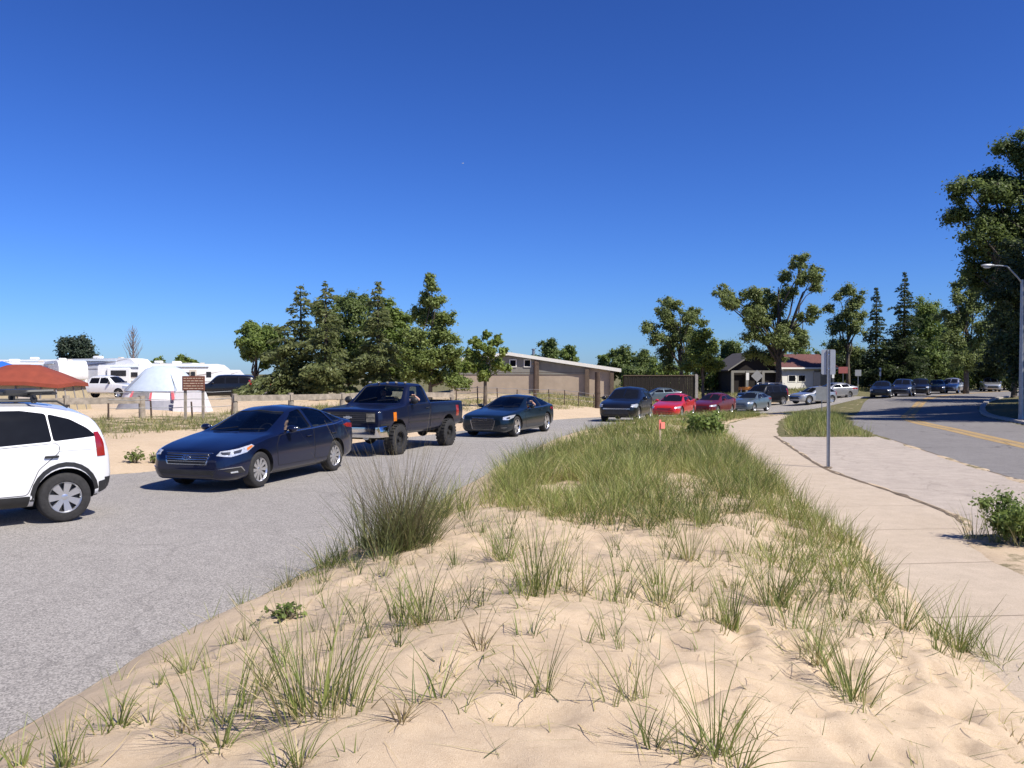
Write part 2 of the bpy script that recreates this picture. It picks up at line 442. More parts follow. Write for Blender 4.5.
MT = {}
MT['ground'] = sand_ground_mat()
MT['asphalt'] = paved('worn_grey_asphalt', (.225, .208, .192), (.295, .275, .254), (.58, .54, .49), 85, .3, .42, .9, (.15, .14, .13), .22)
MT['asphalt_b'] = paved('street_asphalt', (.17, .157, .15), (.225, .21, .2), (.36, .34, .32), 70, .3, .25, .9, (.1, .095, .09), .8)
MT['concrete'] = paved('pale_concrete', (.45, .36, .265), (.53, .435, .33), (.62, .53, .42), 120, .25, .16, .9, (.33, .26, .19), .0)
MT['concrete_b'] = paved('apron_concrete', (.38, .32, .265), (.48, .41, .34), (.55, .48, .42), 110, .35, .2, .9, (.33, .27, .21), .28)
MT['kerb'] = paved('kerb_concrete', (.36, .33, .29), (.46, .42, .37), (.55, .5, .45), 120, .25, .2)
MT['yellow'] = paved('worn_yellow_paint', (.37, .235, .09), (.47, .315, .13), (.5, .38, .22), 60, .4, .4, .8, (.22, .17, .12), .9)
MT['yellow_worn'] = paved('ghost_of_yellow_paint', (.25, .19, .12), (.33, .25, .15), (.4, .33, .24), 60, .4, .4, .8, (.2, .17, .14), .6)
MT['dirt'] = plain('dark_dirt', (.15, .11, .07), .95, var=.5, scale=9)
MT['tyre'] = plain('tyre_rubber', (.022, .021, .021), .85, var=.3, scale=20, bump=.3)
MT['rim'] = plain('alloy', (.62, .62, .63), .28, .85, var=.05)
MT['steel'] = plain('dark_steel_wheel', (.05, .05, .052), .45, .6, var=.2)
MT['black'] = plain('black_plastic', (.02, .02, .021), .5, var=.3)
MT['cavity'] = plain('underbody_dark', (.012, .012, .012), .9, var=.3)
MT['seal'] = plain('door_seal_rubber', (.01, .01, .011), .7, var=.2)
MT['chrome'] = plain('chrome', (.72, .72, .73), .12, 1.0, var=.04)
MT['bright'] = plain('bright_trim', (.6, .6, .61), .25, 1.0, var=.04)
MT['tint'] = plain('tinted_window', (.008, .009, .012), .08, 0, var=.1, coat=0.0, spec=.12)
MT['glass'] = glass_clear('clear_window', (.62, .68, .66))
MT['glass2'] = glass_clear('tinted_clear_window', (.34, .38, .38))
MT['lamp'] = plain('headlamp_lens', (.55, .57, .6), .08, .35, var=.25, scale=25, coat=1.0)
MT['lamp_old'] = plain('old_headlamp_lens', (.26, .235, .18), .12, .3, var=.4, scale=14, coat=1.0)
MT['lampdark'] = plain('headlamp_inner', (.05, .05, .055), .15, .2, var=.2, coat=1.0)
MT['red_lens'] = plain('red_lens', (.28, .012, .012), .12, 0, var=.15, coat=1.0)
MT['amber'] = plain('amber_lens', (.62, .17, .015), .15, 0, var=.12, coat=1.0)
MT['plate'] = plain('plate_white', (.66, .68, .7), .5, var=.05)
MT['interior'] = plain('interior_grey', (.04, .04, .042), .8, var=.25)
MT['seatcloth'] = plain('seat_cloth', (.09, .088, .085), .9, var=.2)
MT['wood'] = plain('weathered_wood', (.30, .255, .20), .9, var=.3, scale=5, bump=.4, bscale=30)
MT['darkwood'] = plain('brown_wood', (.07, .045, .032), .85, var=.3, scale=4, bump=.3)
MT['galv'] = plain('galvanised_steel', (.34, .35, .355), .45, .7, var=.12, scale=12)
MT['signback'] = plain('sign_back_aluminium', (.4, .41, .415), .45, .6, var=.08)
MT['bark'] = plain('bark', (.12, .095, .072), .95, var=.35, scale=7, bump=.6, bscale=14)
MT['barkdark'] = plain('dark_bark', (.06, .05, .042), .95, var=.35, scale=7, bump=.6, bscale=14)
MT['white'] = plain('white_gelcoat', (.78, .78, .77), .4, var=.04, scale=3)
MT['skin'] = plain('skin', (.58, .34, .25), .55, var=.06)
MT['hair'] = plain('hair', (.05, .032, .02), .7, var=.3)
# ------------------------------------------------------------------ vehicles
def fillet_poly(P, rad, nb=4, ns=3, closed=False):
    """round the corners of a polyline; a fixed number of points per corner and per straight"""
    P = [np.array(p, float) for p in P]; n = len(P)
    if not hasattr(rad, '__len__'): rad = [rad] * n
    out = []
    rng = range(n) if closed else range(1, n-1)
    ins = {}; outs = {}
    for i in rng:
        a, p, b = P[(i-1) % n], P[i], P[(i+1) % n]
        la, lb = np.linalg.norm(a-p), np.linalg.norm(b-p)
        r = min(rad[i], la*.45, lb*.45)
        ins[i] = p + (a-p)/max(la, 1e-9)*r; outs[i] = p + (b-p)/max(lb, 1e-9)*r
    def seg(a, b):
        for k in range(1, ns+1): out.append(a + (b-a)*k/ns)
    def corner(i):
        for k in range(1, nb+1):
            t = k/nb; out.append((1-t)**2*ins[i] + 2*t*(1-t)*P[i] + t*t*outs[i])
    if not closed:
        out.append(P[0]); cur = P[0]
        for i in range(1, n-1):
            seg(cur, ins[i]); corner(i); cur = outs[i]
        seg(cur, P[-1])
    else:
        for i in range(n):
            if ns > 1 and i: seg(outs[i-1], ins[i])
            else: out.append(ins[i])
            corner(i)
    return np.array(out)

def rnd(P, r=.03, nb=4): return [tuple(p) for p in fillet_poly(P, r, nb, 1, True)]
def grow(P, d):
    """offset an outline outwards"""
    P = [np.array(p, float) for p in P]; n = len(P)
    area = sum(P[i][0]*P[(i+1) % n][1] - P[(i+1) % n][0]*P[i][1] for i in range(n)); sg = 1 if area > 0 else -1
    out = []
    for i in range(n):
        e1 = P[i]-P[i-1]; e2 = P[(i+1) % n]-P[i]
        n1 = np.array([e1[1], -e1[0]])/(np.linalg.norm(e1)+1e-9); n2 = np.array([e2[1], -e2[0]])/(np.linalg.norm(e2)+1e-9)
        m = n1+n2; m = m/(np.linalg.norm(m)+1e-9); k = min(1/max(m.dot(n1), .4), 2)
        out.append(tuple(P[i]+sg*m*d*k))
    return out

class Car:
    def __init__(s, spec, fine=True):
        s.C = spec; s.fine = fine
        s.L = spec['L']; s.xf = spec['wb']/2 + spec['fo']          # x of the front bumper, origin midway between the axles
        s.W = spec['W']/2
    def X(s, d): return s.xf - d                                    # distance behind the front bumper -> x
    def half(s, d, inset=0.0, floor=None):
        C = s.C
        g = lambda k: float(pchip([p[0] for p in C[k]], [p[1] for p in C[k]], d))
        w = g('w')*s.W - inset; zt = g('top') - inset*.75; zb = floor if floor is not None else g('bot'); ze = min(g('belt'), zt - .012)
        rw = C['roofw']*s.W - inset
        we = w*C.get('beltw', .955)
        t = np.clip((zt-ze)/(C['H']-C['zbelt']), 0, 1)
        yF = (we-.045) - max(we-.045-rw, 0)*t**1.0
        zF = ze + (zt-ze)*(.55+.36*t)
        zm = zb + (ze-zb)*C.get('wide', .5)
        if zb > ze-.08: zb = ze-.08
        P = [(0, zb), (w*.84, zb), (w*.965, zb+.09), (w, zm), (we, ze), (yF, zF), (0, zt)]
        fr = C.get('fr', (.1, .1, .18, .04, .12))
        return fillet_poly(P, [0, fr[0], fr[1], fr[2], fr[3], fr[4], 0], 4 if s.fine else 2, 3 if s.fine else 2)
    def loft(s, d0, d1, step, inset=0.0, floor=None):
        ends = [0, .012, .03, .06, .1, .15, .21, .28] if inset == 0 else [0]
        mid = list(np.arange(d0+.36, d1-.36, step)) if inset == 0 else list(np.arange(d0+step, d1-step*.5, step))
        ds = [d0+e for e in ends] + mid + [d1-e for e in ends[::-1]]
        ds = sorted(ds + [e for e in s.C.get('extra', []) if d0 < e < d1])
        V = []; m = None
        for d in ds:
            h = s.half(d, inset, floor); x = s.X(d)
            ring = [(x, p[0], p[1]) for p in h] + [(x, -p[0], p[1]) for p in h[-2:0:-1]]
            m = len(ring); V += ring
        F = []
        for i in range(len(ds)-1):
            for k in range(m): F.append((i*m+k, i*m+(k+1) % m, (i+1)*m+(k+1) % m, (i+1)*m+k))
        # end caps as strips, so that they stay flat and tidy
        hn = m//2
        for o in (0, (len(ds)-1)*m):
            for k in range(hn):
                a, b_ = o+k, o+k+1; c_, d_ = o+(m-k-1) % m if k+1 < hn else o+hn, o+(m-k) % m
                q = [a, b_, c_, d_]; q2 = []
                for i in q:
                    if i not in q2: q2.append(i)
                if len(q2) > 2: F.append(tuple(q2))
        return V, F
    # ---- panels projected on the body
    def bvh_from(s, V, F):
        s.bvh = BVHTree.FromPolygons([Vector(v) for v in V], [tuple(f) for f in F])
    def panel(s, poly, mode, off=.004, mb=None, mi=0, cell=.09, ang=45, skirt=.012, smooth=True, flip=1):
        """a sheet with a turned-in rim that lies on the body; outline in a projected plane.
        L / R: (distance behind front, z)   F / B: (y, z)   T: (distance behind front, y)   D / E: corner, seen at ang degrees from the front / rear"""
        mb = mb or MB()
        P = list(poly)
        bm = bmesh.new()
        vs = [bm.verts.new((p[0], p[1], 0)) for p in P]
        try: bm.faces.new(vs)
        except Exception: bm.free(); return mb
        xs = [p[0] for p in P]; ys = [p[1] for p in P]
        for ax, lo, hi in ((0, min(xs), max(xs)), (1, min(ys), max(ys))):
            n = int((hi-lo)/cell)
            for k in range(1, n+1):
                c = lo + (hi-lo)*k/(n+1)
                co = (c, 0, 0) if ax == 0 else (0, c, 0); no = (1, 0, 0) if ax == 0 else (0, 1, 0)
                bmesh.ops.bisect_plane(bm, geom=bm.verts[:]+bm.edges[:]+bm.faces[:], plane_co=co, plane_no=no)
        a = R(ang); ca, sa = math.cos(a), math.sin(a); xr = s.xf-s.L
        dead = []
        bm.verts.ensure_lookup_table()
        hits = {}
        for v in bm.verts:
            u, w = v.co.x, v.co.y
            if mode == 'L': o = Vector((s.X(u), 4, w)); d = Vector((0, -1, 0))
            elif mode == 'R': o = Vector((s.X(u), -4, w)); d = Vector((0, 1, 0))
            elif mode == 'F': o = Vector((8, u, w)); d = Vector((-1, 0, 0))
            elif mode == 'B': o = Vector((-8, u, w)); d = Vector((1, 0, 0))
            elif mode == 'T': o = Vector((s.X(u), w, 6)); d = Vector((0, 0, -1))
            elif mode == 'D': d = Vector((-ca, -sa*flip, 0)); o = Vector((s.xf, 0, w)) + Vector((-sa, ca*flip, 0))*u - d*6
            elif mode == 'E': d = Vector((ca, -sa*flip, 0)); o = Vector((xr, 0, w)) + Vector((sa, ca*flip, 0))*u - d*6
            h = s.bvh.ray_cast(o, d)
            if h[0] is None: dead.append(v); continue
            nrm = h[1] if h[1].dot(d) < 0 else -h[1]
            nn = (nrm - d*.6).normalized()
            hits[v] = (h[0] + nn*off, h[0] + nn*(off-skirt))
        if dead: bmesh.ops.delete(bm, geom=dead, context='VERTS')
        if not bm.faces: bm.free(); return mb
        idx = {}; V = []; F = []
        for v in bm.verts:
            if v in hits: idx[v] = len(V); V.append(hits[v][0])
        for f in bm.faces: F.append([idx[v] for v in f.verts])
        mb.add(V, F, mi, smooth)
        V2 = []; F2 = []
        for e in bm.edges:
            if len(e.link_faces) == 1 and e.verts[0] in idx and e.verts[1] in idx:
                v0, v1 = e.verts; k = len(V2)
                V2 += [hits[v0][0], hits[v1][0], hits[v1][1], hits[v0][1]]; F2.append((k, k+1, k+2, k+3))
        mb.add(V2, F2, mi, False)
        bm.free(); return mb

WHEELS = {}
def wheel_meshes(kind, r, wid, rimr):
    key = (kind, r, wid, rimr)
    if key in WHEELS: return WHEELS[key]
    t = MB(); w = wid/2
    t.lathe([(rimr, -w*.8), (rimr+.01, -w*.96), (r*.9, -w), (r*.975, -w*.86), (r, -w*.6), (r, w*.6), (r*.975, w*.86), (r*.9, w), (rimr+.01, w*.96), (rimr, w*.8), (rimr, -w*.8)], 40, axis='Y')
    if kind == 'offroad':
        for k in range(26):
            a = 2*PI*k/26
            for sy in (-1, 1):
                M = Matrix.Rotation(a + .06*sy, 4, 'Y')
                t.box((r+.004, sy*w*.62, 0), (.03, w*.62, .055), 0, M=M)
    tm = t.mesh('tyre', MT['tyre'], sharp=50)
    q = MB(); yo = w*.78            # outer face at +y
    q.lathe([(rimr, -w*.8), (rimr*.97, -w*.7), (rimr*.95, yo*.4), (rimr*.97, yo*1.0), (rimr*1.015, yo*1.08), (rimr*1.0, yo*1.15), (rimr*.93, yo*.97), (rimr*.915, yo*.8)], 40, 0 if kind != 'offroad' else 1, 'Y')
    q.lathe([(rimr*.915, yo*.8), (rimr*.9, yo*.2), (0.001, yo*.16)], 32, 1, 'Y')
    ns = {'seven': 7, 'five': 5, 'ten': 10, 'offroad': 8, 'plain': 5}[kind]
    for k in range(ns):
        a = 2*PI*k/ns
        M = Matrix.Rotation(a, 4, 'Y')
        if kind == 'five' or kind == 'plain':
            for off in (-.12, .12):
                Mo = Matrix.Rotation(a+off, 4, 'Y')
                q.add([Mo @ Vector(p) for p in ((rimr*.14, yo*.75, -.025*rimr/.2), (rimr*.95, yo*.9, -.035*rimr/.2), (rimr*.95, yo*.9, .035*rimr/.2), (rimr*.14, yo*.75, .025*rimr/.2),
                      (rimr*.14, yo*.3, -.03), (rimr*.95, yo*.5, -.04), (rimr*.95, yo*.5, .04), (rimr*.14, yo*.3, .03))],
                      [(0, 1, 2, 3), (0, 4, 5, 1), (3, 2, 6, 7), (1, 5, 6, 2)], 0)
        elif kind == 'offroad':
            q.lathe([(.001, .0), (rimr*.1, .0)], 8, 1, 'Y', c=tuple(M @ Vector((rimr*.62, yo*.5, 0))))
        else:
            hw = .24*rimr if ns == 7 else .16*rimr
            q.add([M @ Vector(p) for p in ((rimr*.16, yo*.78, -hw*.55), (rimr*.95, yo*.92, -hw), (rimr*.95, yo*.92, hw), (rimr*.16, yo*.78, hw*.55),
                  (rimr*.16, yo*.3, -hw*.6), (rimr*.95, yo*.5, -hw*1.05), (rimr*.95, yo*.5, hw*1.05), (rimr*.16, yo*.3, hw*.6))],
                  [(0, 1, 2, 3), (0, 4, 5, 1), (3, 2, 6, 7), (1, 5, 6, 2)], 0)
    q.lathe([(rimr*.22, yo*.4), (rimr*.2, yo*.80), (rimr*.16, yo*.84), (.001, yo*.845)], 20, 0, 'Y')
    rm = q.mesh('rim', [MT['rim'], MT['steel']], sharp=35)
    if kind == 'offroad':
        q2 = MB(); q2.lathe([(rimr, -w*.8), (rimr*.97, yo), (rimr*1.02, yo*1.1), (rimr*.95, yo*1.05), (rimr*.9, yo*.3), (rimr*.55, yo*.25), (rimr*.45, yo*.6), (rimr*.3, yo*.62), (rimr*.28, yo*1.1), (.001, yo*1.12)], 32, 0, 'Y')
        rm = q2.mesh('rim', [MT['steel']], sharp=35)
    WHEELS[key] = (tm, rm); return WHEELS[key]

def mirror_y(P): return [(p[0], -p[1]) for p in P]

def bool_cut(obj, cutters):
    for c in cutters:
        m = obj.modifiers.new('cut', 'BOOLEAN'); m.operation = 'DIFFERENCE'; m.solver = 'MANIFOLD'; m.object = c
    bpy.context.view_layer.update()
    dg = bpy.context.evaluated_depsgraph_get()
    me = bpy.data.meshes.new_from_object(obj.evaluated_get(dg))
    obj.modifiers.clear(); old = obj.data; obj.data = me; bpy.data.meshes.remove(old)
    for c in cutters:
        d = c.data; bpy.data.objects.remove(c); bpy.data.meshes.remove(d)

def make_car(spec, name, label, cat, loc, yaw, pmat, group, fine=True):
    C = spec; car = Car(C, fine)
    root = empty(name, loc, yaw, label, cat, group)
    step = .07 if fine else .13
    V, F = car.loft(0, car.L, step); car.bvh_from(V, F)
    b = MB(); b.add(V, F, 0, True)
    body = b.build('body', [pmat, MT['cavity'], MT['interior']], root, sharp=None)
    fx = C['wb']/2; tw = C['tw']; r = C['tyre']
    cut = []
    def cutter(mb, mi):
        o = mb.build('cutter', [pmat, MT['cavity'], MT['interior']], root, sharp=None)
        o.data.polygons.foreach_set('material_index', [mi]*len(o.data.polygons)); cut.append(o)
    ya = car.W - tw - .1
    for sx in (1, -1):
        for sy in (1, -1):
            a = MB(); ar = r + C.get('arch', .055)
            prof = [(0.0, sy*ya), (ar, sy*ya), (ar, sy*(car.W+.3)), (0.0, sy*(car.W+.3))]
            a.lathe(prof, 36, 0, 'Y', c=(sx*fx, 0, r + C.get('archup', .01)), smooth=False); cutter(a, 1)
    if C.get('bed'):
        d0, d1, hw, z0 = C['bed']; a = MB(); a.box(((car.X(d0)+car.X(d1))/2, 0, z0+1), (d1-d0, 2*hw, 2.0)); cutter(a, 0)
    if C.get('hollow'):
        d0, d1, fl = C['hollow']
        V2, F2 = car.loft(d0, d1, .1, .065, fl); a = MB(); a.add(V2, F2); cutter(a, 2)
        for wn in C['side_glass']:
            a = MB(); a.prism([(car.X(p[0]), p[1]) for p in rnd(wn, .04)], -1.4, 1.4, 'XZ'); cutter(a, 2)
        for k in ('windscreen', 'rear_glass'):
            if k in C and C[k]:
                a = MB(); a.prism([(car.X(p[0]), p[1]) for p in rnd(C[k], .05)], C.get('cutz', C['zbelt']-.06), 3.0, 'XY'); cutter(a, 2)
    bool_cut(body, cut); body.data.set_sharp_from_angle(angle=R(38)); body.name = 'body'
    gl = MT['glass'] if C.get('hollow') else MT['tint']
    goff = -.012 if C.get('hollow') else .004
    cell = .09 if fine else .16
    def pan(nm, polys, mats, off=.004, parent=root, label=None, cl=None, **kw):
        mb = MB()
        for (poly, mode, *rest) in polys:
            k = dict(kw); 
            if rest: k.update(rest[0])
            car.panel(poly, mode, k.pop('off', off), mb, k.pop('mi', 0), cl or cell, **k)
        if not mb.v: return None
        o = mb.build(nm, mats, parent, sharp=40)
        if label: o['label'] = label
        return o
    if C.get('windscreen'):
        frame = not C.get('hollow')
        o = pan('windscreen', [(rnd(C['windscreen'], .05), 'T')], gl, goff)
        if fine:
            wp = MB()
            d0 = min(p[0] for p in C['windscreen'])
            for y0 in (.05, -.55):
                h = car.bvh.ray_cast(Vector((car.X(d0+.06), y0, 5)), Vector((0, 0, -1))); h2 = car.bvh.ray_cast(Vector((car.X(d0+.14), y0+.52, 5)), Vector((0, 0, -1)))
                if h[0] and h2[0]: wp.tube([h[0]+Vector((0, 0, .02)), h2[0]+Vector((0, 0, .02))], .008, 5)
            if wp.v: wp.build('wiper', MT['black'], root)
    if C.get('rear_glass'): pan('rear_window', [(rnd(C['rear_glass'], .05), 'T')], gl, goff)
    for wn in C['side_glass']:
        for md in ('L', 'R'): pan('side_window', [(rnd(wn, .04), md)], gl, goff)
    if fine and C.get('glass_trim'):
        # bright or black line under the side windows
        for md, sy in (('L', 1), ('R', -1)):
            pan('window_trim', [(C['glass_trim'], md)], MT['bright'] if C.get('trim_bright') else MT['black'], .006)
    for dr in C['doors']:
        for md in ('L', 'R'):
            P = rnd(dr, .05)
            o = pan('door', [(P, md)], pmat, .004, skirt=.006)
            if o and fine:
                pan('door_seal', [(grow(P, .011), md)], MT['seal'], .0012, parent=o, skirt=.004)
                hx = max(p[0] for p in dr) - C.get('hin', .1); hzv = C.get('hz', C['zbelt']-.1)
                hb = MB(); sgn = 1 if md == 'L' else -1
                h = car.bvh.ray_cast(Vector((car.X(hx-.09), 4*sgn, hzv)), Vector((0, -sgn, 0)))
                if h[0]: hb.box((h[0].x, h[0].y+sgn*.026, hzv), (.19, .03, .034), 0, bev=.012); hb.build('door_handle', MT['black'] if C.get('blackhandle') else pmat, o)
    for nm, polys, mats, kw in C.get('panels', []):
        pl = []
        for (poly, mode, *rest) in polys:
            pl.append((poly, mode, *rest))
        grp_ = [[q_] for q_ in pl] if nm in ('lower_cladding', 'wheel_arch_trim', 'bumper_grille', 'rocker_trim', 'pillar_trim', 'side_moulding', 'side_crease', 'bed_seam') else [pl]
        for pl in grp_: pan(nm, pl, [MT[k] if isinstance(k, str) else (pmat if k is None else k) for k in (mats if isinstance(mats, (list, tuple)) else [mats])], kw.get('off', .004), label=kw.get('label'), cl=kw.get('cell'))
    for nm, poly, mats, kw in C.get('pairs', []):                  # the same on both front or rear corners: one object each
        for fl in (1, -1):
            mode = kw.get('mode', 'D')
            if mode in 'DE': P = [(p[0], p[1]) for p in poly]; q = [(P, mode, {'flip': fl, 'ang': kw.get('ang', 45)})]
            elif mode in 'FB': P = [(p[0]*fl, p[1]) for p in poly]; q = [(P, mode)]
            else: q = [(poly, 'L' if fl == 1 else 'R')]
            o = pan(nm, q, MT[mats] if isinstance(mats, str) else mats, kw.get('off', .004), label=kw.get('label'), cl=kw.get('cell', .06))
            for sn, spoly, smat, soff in kw.get('sub', []):
                if mode in 'DE': q = [(spoly, mode, {'flip': fl, 'ang': kw.get('ang', 45)})]
                else: q = [([(p[0]*fl, p[1]) for p in spoly], mode)]
                if o: pan(sn, q, MT[smat], soff, parent=o, cl=.05)
    # mirrors
    if C.get('mirror'):
        d, z, wd, hh = C['mirror']
        for sy in (1, -1):
            h = car.bvh.ray_cast(Vector((car.X(d), 4*sy, z-.04)), Vector((0, -sy, 0)))
            y0 = abs(h[0].y) if h[0] else car.W*.9
            m = MB(); m.ball((car.X(d)-.0, sy*(y0+.05+wd/2), z), (.075, wd/2+.02, hh/2), 0, 7)
            m.tube([(car.X(d), sy*(y0-.04), z-hh*.35), (car.X(d), sy*(y0+.09), z-hh*.2)], .022, 6)
            mo = m.build('mirror', pmat if not C.get('blackmirror') else MT['black'], root)
            g = MB(); g.ball((car.X(d)-.05, sy*(y0+.05+wd/2), z), (.03, wd/2, hh/2*.82), 0, 6); g.build('mirror_glass', MT['chrome'], mo)
    # wheels
    tm, rm = wheel_meshes(C['wheelkind'], r, tw, C['rimr'])
    for sx in (1, -1):
        for sy in (1, -1):
            w = empty('wheel', (sx*fx, sy*(car.W-tw/2-C.get('win', .035)), r), 0); w.parent = root
            if sy < 0: w.rotation_euler = (0, 0, PI)
            if sx > 0 and C.get('steer'): w.rotation_euler[2] += C['steer']
            link('tyre', tm, w); link('rim', rm, w)
    # seats, dashboard
    if C.get('hollow'):
        d0, d1, fl = C['hollow']; dd = C['seat_d']
        for d, ys in ((dd, (.36, -.36)),) + (((dd+.86, (.34, -.34)),) if C.get('rear_seats', True) else ()):
            for y in ys:
                sb = MB(); x = car.X(d)
                sb.box((x, y, fl+.2), (.5, .48, .16), 0, bev=.05)
                Mt = Matrix.Translation((x-.27, y, fl+.26)) @ Matrix.Rotation(-.25, 4, 'Y')
                sb.box((0, 0, .26), (.13, .47, .6), 0, M=Mt, bev=.05); sb.box((0, 0, .66), (.1, .25, .16), 0, M=Mt, bev=.04)
                sb.build('seat', MT['seatcloth'], root)
        ds = MB(); ds.box((car.X(d0+.2), 0, C['zbelt']-.14), (.36, 1.36, .2), 0, bev=.06); ds.build('dashboard', MT['interior'], root)
        sw = MB(); x0, z0 = car.X(dd-.52), C['zbelt']-.03
        ring = [(x0 - .18*math.sin(a)*.35, .36+.18*math.cos(a), z0+.18*math.sin(a)) for a in np.linspace(0, 2*PI, 21)]
        sw.tube(ring, .013, 6); sw.tube([(x0, .36, z0), (x0+.25, .36, z0-.12)], .02, 6); sw.tube([ring[0], ring[10]], .012, 5)
        sw.build('steering_wheel', MT['black'], root)
    root['yaw'] = yaw
    return root, car

def sc_pts(P, k, kz=1.0): return [(p[0]*k, p[1]*kz) for p in P]
def lr(x0, x1, z0, z1): return [(x0, z0), (x1, z0), (x1, z1), (x0, z1)]

# ---- body shapes (metres; first number = distance behind the front bumper)
SEDAN = dict(L=4.85, W=1.865, H=1.475, wb=2.805, fo=.965, zbelt=.98, roofw=.60, tyre=.335, tw=.215, rimr=.222, wheelkind='ten', arch=.05,
    top=[(0,.60),(.03,.68),(.1,.745),(.3,.815),(.7,.90),(1.15,.965),(1.42,1.005),(1.6,1.085),(2.0,1.285),(2.35,1.415),(2.7,1.468),(3.0,1.475),(3.4,1.45),(3.8,1.365),(4.2,1.22),(4.42,1.15),(4.65,1.125),(4.76,1.10),(4.81,1.0),(4.85,.86)],
    belt=[(0,.56),(.1,.66),(.4,.76),(.9,.86),(1.42,.945),(2.2,.975),(3.2,1.0),(3.9,1.03),(4.4,1.055),(4.75,1.03),(4.85,.8)],
    bot=[(0,.30),(.05,.24),(.3,.20),(1,.19),(3.8,.19),(4.5,.26),(4.8,.34),(4.85,.40)],
    w=[(0,.66),(.03,.74),(.1,.83),(.22,.905),(.45,.965),(.9,1.0),(3.9,1.0),(4.4,.96),(4.65,.90),(4.8,.80),(4.85,.72)],
    side_glass=[[(1.80,.995),(2.02,1.14),(2.42,1.345),(2.76,1.395),(2.80,1.015)],[(2.88,1.018),(2.85,1.40),(3.2,1.39),(3.56,1.325),(3.72,1.06)],[(3.79,1.075),(3.66,1.305),(3.86,1.235),(4.12,1.11)]],
    windscreen=[(1.50,.66),(1.44,.35),(1.42,0),(1.44,-.35),(1.50,-.66),(2.33,-.535),(2.28,-.3),(2.27,0),(2.28,.3),(2.33,.535)],
    rear_glass=[(3.62,.5),(3.68,0),(3.62,-.5),(4.32,-.6),(4.37,0),(4.32,.6)],
    doors=[[(1.52,.36),(1.46,.72),(1.60,.93),(2.84,.985),(2.84,.36)],[(2.87,.36),(2.87,.985),(3.85,1.02),(3.80,.86),(3.52,.62),(3.40,.36)]],
    hz=.86, hin=.12, mirror=(1.86,1.045,.2,.14), hollow=(1.62,3.95,.30), seat_d=2.45, glass_trim=[(1.74,.968),(1.78,.985),(2.8,1.005),(3.75,1.045),(4.18,1.09),(4.2,1.075),(3.75,1.028),(2.8,.988)], trim_bright=True,
    panels=[
      ('grille',[([(-.50,.715),(-.42,.50),(.42,.50),(.50,.715)],'F',{'off':.004}),([(-.455,.70),(-.395,.515),(.395,.515),(.455,.70)],'F',{'off':.008,'mi':1})]
         + [(lr(-.44+.012*k,.44-.012*k,.665-.036*k,.676-.036*k),'F',{'off':.018,'mi':0}) for k in range(4)],['bright','black'],{}),
      ('lower_grille',[([(-.62,.40),(-.52,.27),(.52,.27),(.62,.40)],'F')],'black',{}),
      ('emblem',[(rnd([(.085*math.cos(a),.627+.043*math.sin(a)) for a in np.linspace(0,2*PI,17)[:-1]],.001),'F',{'off':.026}),([(.066*math.cos(a),.627+.03*math.sin(a)) for a in np.linspace(0,2*PI,17)[:-1]],'F',{'off':.029,'mi':1}),
            ([(-.04,.60),(-.026,.60),(-.014,.655),(-.028,.655)],'F',{'off':.033}),([(.014,.60),(.028,.60),(.04,.655),(.026,.655)],'F',{'off':.033}),([(-.026,.619),(.024,.627),(.026,.637),(-.024,.629)],'F',{'off':.033})],['bright','black'],{'cell':.02}),
      ('rocker_trim',[(lr(1.4,3.5,.235,.25),'L'),(lr(1.4,3.5,.235,.25),'R')],'black',{}),
    ],
    pairs=[('headlight',[(.47,.665),(.72,.64),(1.02,.70),(1.17,.80),(1.12,.83),(.86,.775),(.55,.735)],'lamp',{'off':.006,'ang':42,'sub':[('lamp_unit',[(.56,.685),(.70,.675),(.72,.725),(.58,.72)],'lampdark',.010),('lamp_unit',[(.76,.69),(.9,.705),(.93,.76),(.78,.735)],'lampdark',.010),('turn_signal',[(1.03,.725),(1.15,.80),(1.11,.815),(1.02,.775)],'amber',.010)]}),
           ('fog_lamp',[(.60,.40),(.93,.455),(.95,.44),(.99,.34),(.78,.33)],'black',{'off':.004,'ang':40,'sub':[('fog_trim',[(.50,.425),(.66,.45),(.92,.462),(.985,.375),(.97,.37),(.905,.445),(.66,.435)],'bright',.012),('fog_lens',[(.73,.35),(.86,.355),(.85,.385),(.72,.375)],'lamp',.010)]}),
           ('tail_light',[(.55,.88),(1.02,.94),(1.15,1.0),(1.0,1.03),(.55,.985)],'red_lens',{'mode':'E','off':.006,'ang':45})])

